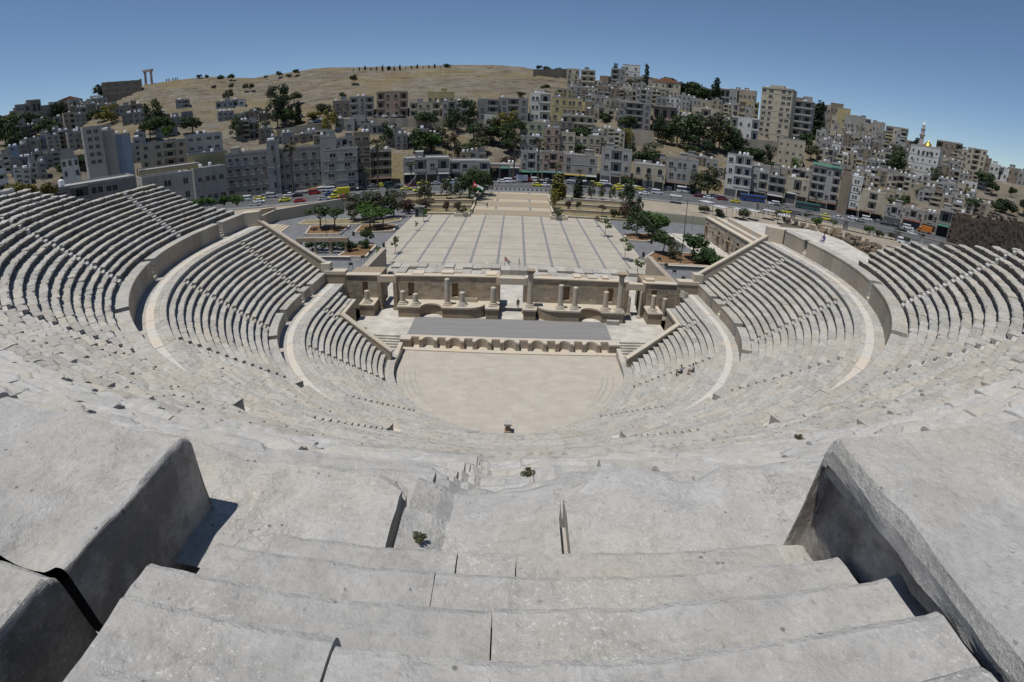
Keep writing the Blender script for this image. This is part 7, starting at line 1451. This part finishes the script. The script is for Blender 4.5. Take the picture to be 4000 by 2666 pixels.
# ================================================================ PEOPLE
M['skin'] = plain('skin', (.32, .19, .13)); M['hair'] = plain('hair_black', (.015, .012, .01))
CL = {'grey': plain('cloth_grey', (.22, .22, .25)), 'dark': plain('cloth_dark', (.03, .03, .04)), 'white': plain('cloth_white', (.55, .56, .6)), 'purple': plain('cloth_purple', (.13, .07, .25)), 'check': plain('cloth_check', (.30, .30, .34), var=.5, scale=9), 'brown': plain('cloth_brown', (.14, .10, .07))}
def person(p, rz, pose, top, low, label, s=1.0):
    """one continuous skinned body with clothing colours by zone; head, hair, hands with fingers"""
    if pose == 'sit':
        J = {'pel': (0, 0, .50), 'spi': (0, -.04, .74), 'che': (0, .03, .98), 'nec': (0, .08, 1.10), 'hed': (0, .12, 1.20), 'top': (0, .13, 1.36), 'hl': (-.10, .02, .50), 'kl': (-.14, .44, .54), 'al': (-.13, .42, .08), 'fl': (-.14, .58, .03), 'hr': (.10, .02, .50), 'kr': (.13, .46, .56), 'ar': (.15, .50, .08), 'fr': (.16, .66, .03),
             'sl': (-.19, .03, 1.02), 'el': (-.27, .16, .78), 'wl': (-.16, .38, .66), 'sr': (.19, .03, 1.02), 'er': (.27, .18, .80), 'wr': (.12, .42, .68)}
    else:
        J = {'pel': (0, 0, .92), 'spi': (0, .01, 1.12), 'che': (0, 0, 1.32), 'nec': (0, .01, 1.47), 'hed': (0, .02, 1.56), 'top': (0, .02, 1.72), 'hl': (-.10, 0, .90), 'kl': (-.11, .12, .50), 'al': (-.11, .02, .08), 'fl': (-.12, .16, .03), 'hr': (.10, 0, .90), 'kr': (.11, -.02, .48), 'ar': (.11, -.24, .12), 'fr': (.12, -.12, .04),
             'sl': (-.19, 0, 1.40), 'el': (-.24, -.08, 1.12), 'wl': (-.24, .04, .88), 'sr': (.19, 0, 1.40), 'er': (.24, .06, 1.12), 'wr': (.22, .22, .92)}
    R0 = {'pel': .15, 'spi': .135, 'che': .16, 'nec': .055, 'hed': .075, 'top': .07, 'hl': .095, 'kl': .06, 'al': .042, 'fl': .035, 'hr': .095, 'kr': .06, 'ar': .042, 'fr': .035, 'sl': .065, 'el': .045, 'wl': .03, 'sr': .065, 'er': .045, 'wr': .03}
    E = [('pel', 'spi'), ('spi', 'che'), ('che', 'nec'), ('nec', 'hed'), ('hed', 'top'), ('pel', 'hl'), ('hl', 'kl'), ('kl', 'al'), ('al', 'fl'), ('pel', 'hr'), ('hr', 'kr'), ('kr', 'ar'), ('ar', 'fr'), ('che', 'sl'), ('sl', 'el'), ('el', 'wl'), ('che', 'sr'), ('sr', 'er'), ('er', 'wr')]
    V = dict(J); RR = dict(R0)
    for sd, w, el in (('l', 'wl', 'el'), ('r', 'wr', 'er')):
        a = np.array(J[w]); d = a-np.array(J[el]); d /= np.linalg.norm(d); side = np.cross(d, (0, 0, 1.)); side /= np.linalg.norm(side)
        pm = 'p'+sd; V[pm] = tuple(a+d*.07); RR[pm] = .03; E.append((w, pm))
        for i, (o, L) in enumerate(((-.028, .065), (-.009, .078), (.01, .072), (.028, .055))):
            k = f'f{sd}{i}'; V[k] = tuple(a+d*(.08+L)+side*o - np.array([0, 0, .015])); RR[k] = .009; E.append((pm, k))
        k = f't{sd}'; V[k] = tuple(a+d*.07+side*(.055 if sd == 'r' else -.055)); RR[k] = .011; E.append((w, k))
    names = list(V); me = bpy.data.meshes.new('body'); me.from_pydata([V[n] for n in names], [(names.index(a), names.index(b)) for a, b in E], [])
    o = bpy.data.objects.new('body', me); COL.objects.link(o); md = o.modifiers.new('skin', 'SKIN'); me.skin_vertices.new(name='') if not me.skin_vertices else None
    for i, n in enumerate(names): me.skin_vertices[0].data[i].radius = (RR[n], RR[n]); me.skin_vertices[0].data[i].use_root = (n == 'pel')
    sb = o.modifiers.new('sub', 'SUBSURF'); sb.levels = sb.render_levels = 1
    dg = bpy.context.evaluated_depsgraph_get(); m2 = bpy.data.meshes.new_from_object(o.evaluated_get(dg)); o.modifiers.clear(); o.data = m2; m2.name = 'body'
    for mm in (M['skin'], CL[top], CL[low]): m2.materials.append(mm)
    zh = J['nec'][2]+.02; mi = []
    for pl in m2.polygons:
        c = pl.center; hand = any((c - Vector(J[w])).length < .12 and (c-Vector(J[el])).length > .2 for w, el in (('wl', 'el'), ('wr', 'er')))
        legd = min((c - (Vector(J[a])*(1-t_)+Vector(J[b])*t_)).length for a, b in (('hl', 'kl'), ('kl', 'al'), ('al', 'fl'), ('hr', 'kr'), ('kr', 'ar'), ('ar', 'fr')) for t_ in (.15, .4, .7, 1)); tor = min((c - Vector(J[k])).length for k in ('spi', 'che', 'sl', 'sr', 'el', 'er'))
        mi.append(0 if c.z > zh or hand else 2 if legd < tor else 1)
    m2.polygons.foreach_set('material_index', mi); m2.polygons.foreach_set('use_smooth', [True]*len(mi))
    root = empty('person', p, rz); root.scale = (s, s, s); tag(root, label, 'person'); o.parent = root
    h = np.array(J['hed']); t_ = np.array(J['top']); mb = MB(); c = (h+t_)/2 + np.array([0, -.01, .02]); n = 12
    P = np.array([[(c[0]+.088*math.sin(a)*math.cos(b), c[1]+.10*math.sin(a)*math.sin(b)-.012, c[2]+.115*math.cos(a)) for a in np.linspace(0, 1.75 - .55*max(0, math.sin(b)), 7)] for b in np.linspace(0, 6.284, n)]); mb.grid(P); mb.build('hair', M['hair'], root, smooth=True)
    mb = MB(); f = c + np.array([0, .085, -.03])
    mb.add([f+np.array(v) for v in ((-.012, -.01, -.03), (.012, -.01, -.03), (0, .022, -.032), (0, -.005, .02))], [(0, 1, 2), (0, 2, 3), (1, 3, 2)]); 
    for sx in (-1, 1): mb.lathe([(.005, -.02), (.016, -.008), (.018, .012), (.006, .024)], c+np.array([sx*.088, 0, -.02]), n=6)
    mb.build('nose_and_ears', M['skin'], root); return root
def row_z(R, tier):
    i = math.floor((22.63-R)/.619)+1; return 7.03-.4185*i
for (u, v, t_, l_, lb) in ((2640, 1468, 'grey', 'dark', 'person in grey top leaning forward, left one of two sitting on the right lower seats'), (2682, 1462, 'check', 'brown', 'person in a pale checked shirt, right one of two sitting on the right lower seats')):
    best = None
    for i in range(1, 14):
        R = 22.63-.619*i; z = 7.03-.4185*(i+1); p = at_z(u, v, z); q_ = math.hypot(p[0], min(p[1], 0))
        if R-.619 <= q_ <= R: best = (p, R, z); break
    p, R, z = best; a = math.atan2(p[1], p[0]); person((R*math.cos(a)+.12*math.cos(a), R*math.sin(a)+.12*math.sin(a), z-.06), a+HP, 'sit', t_, l_, lb, 1.0)
person((-8.3, 101.2, 1.2), .6, 'walk', 'dark', 'dark', 'person in dark clothes walking on the lowest landing of the wide steps', 1.0)
person((39.6, 3.4, 17.07-.28), R_(110), 'sit', 'purple', 'purple', 'person in purple sitting on the pale platform at the right', 1.0)
person((1.0, 16.6, 1.3), R_(180), 'walk', 'dark', 'dark', 'person in dark clothes beside the central doorway of the stage wall', .9)
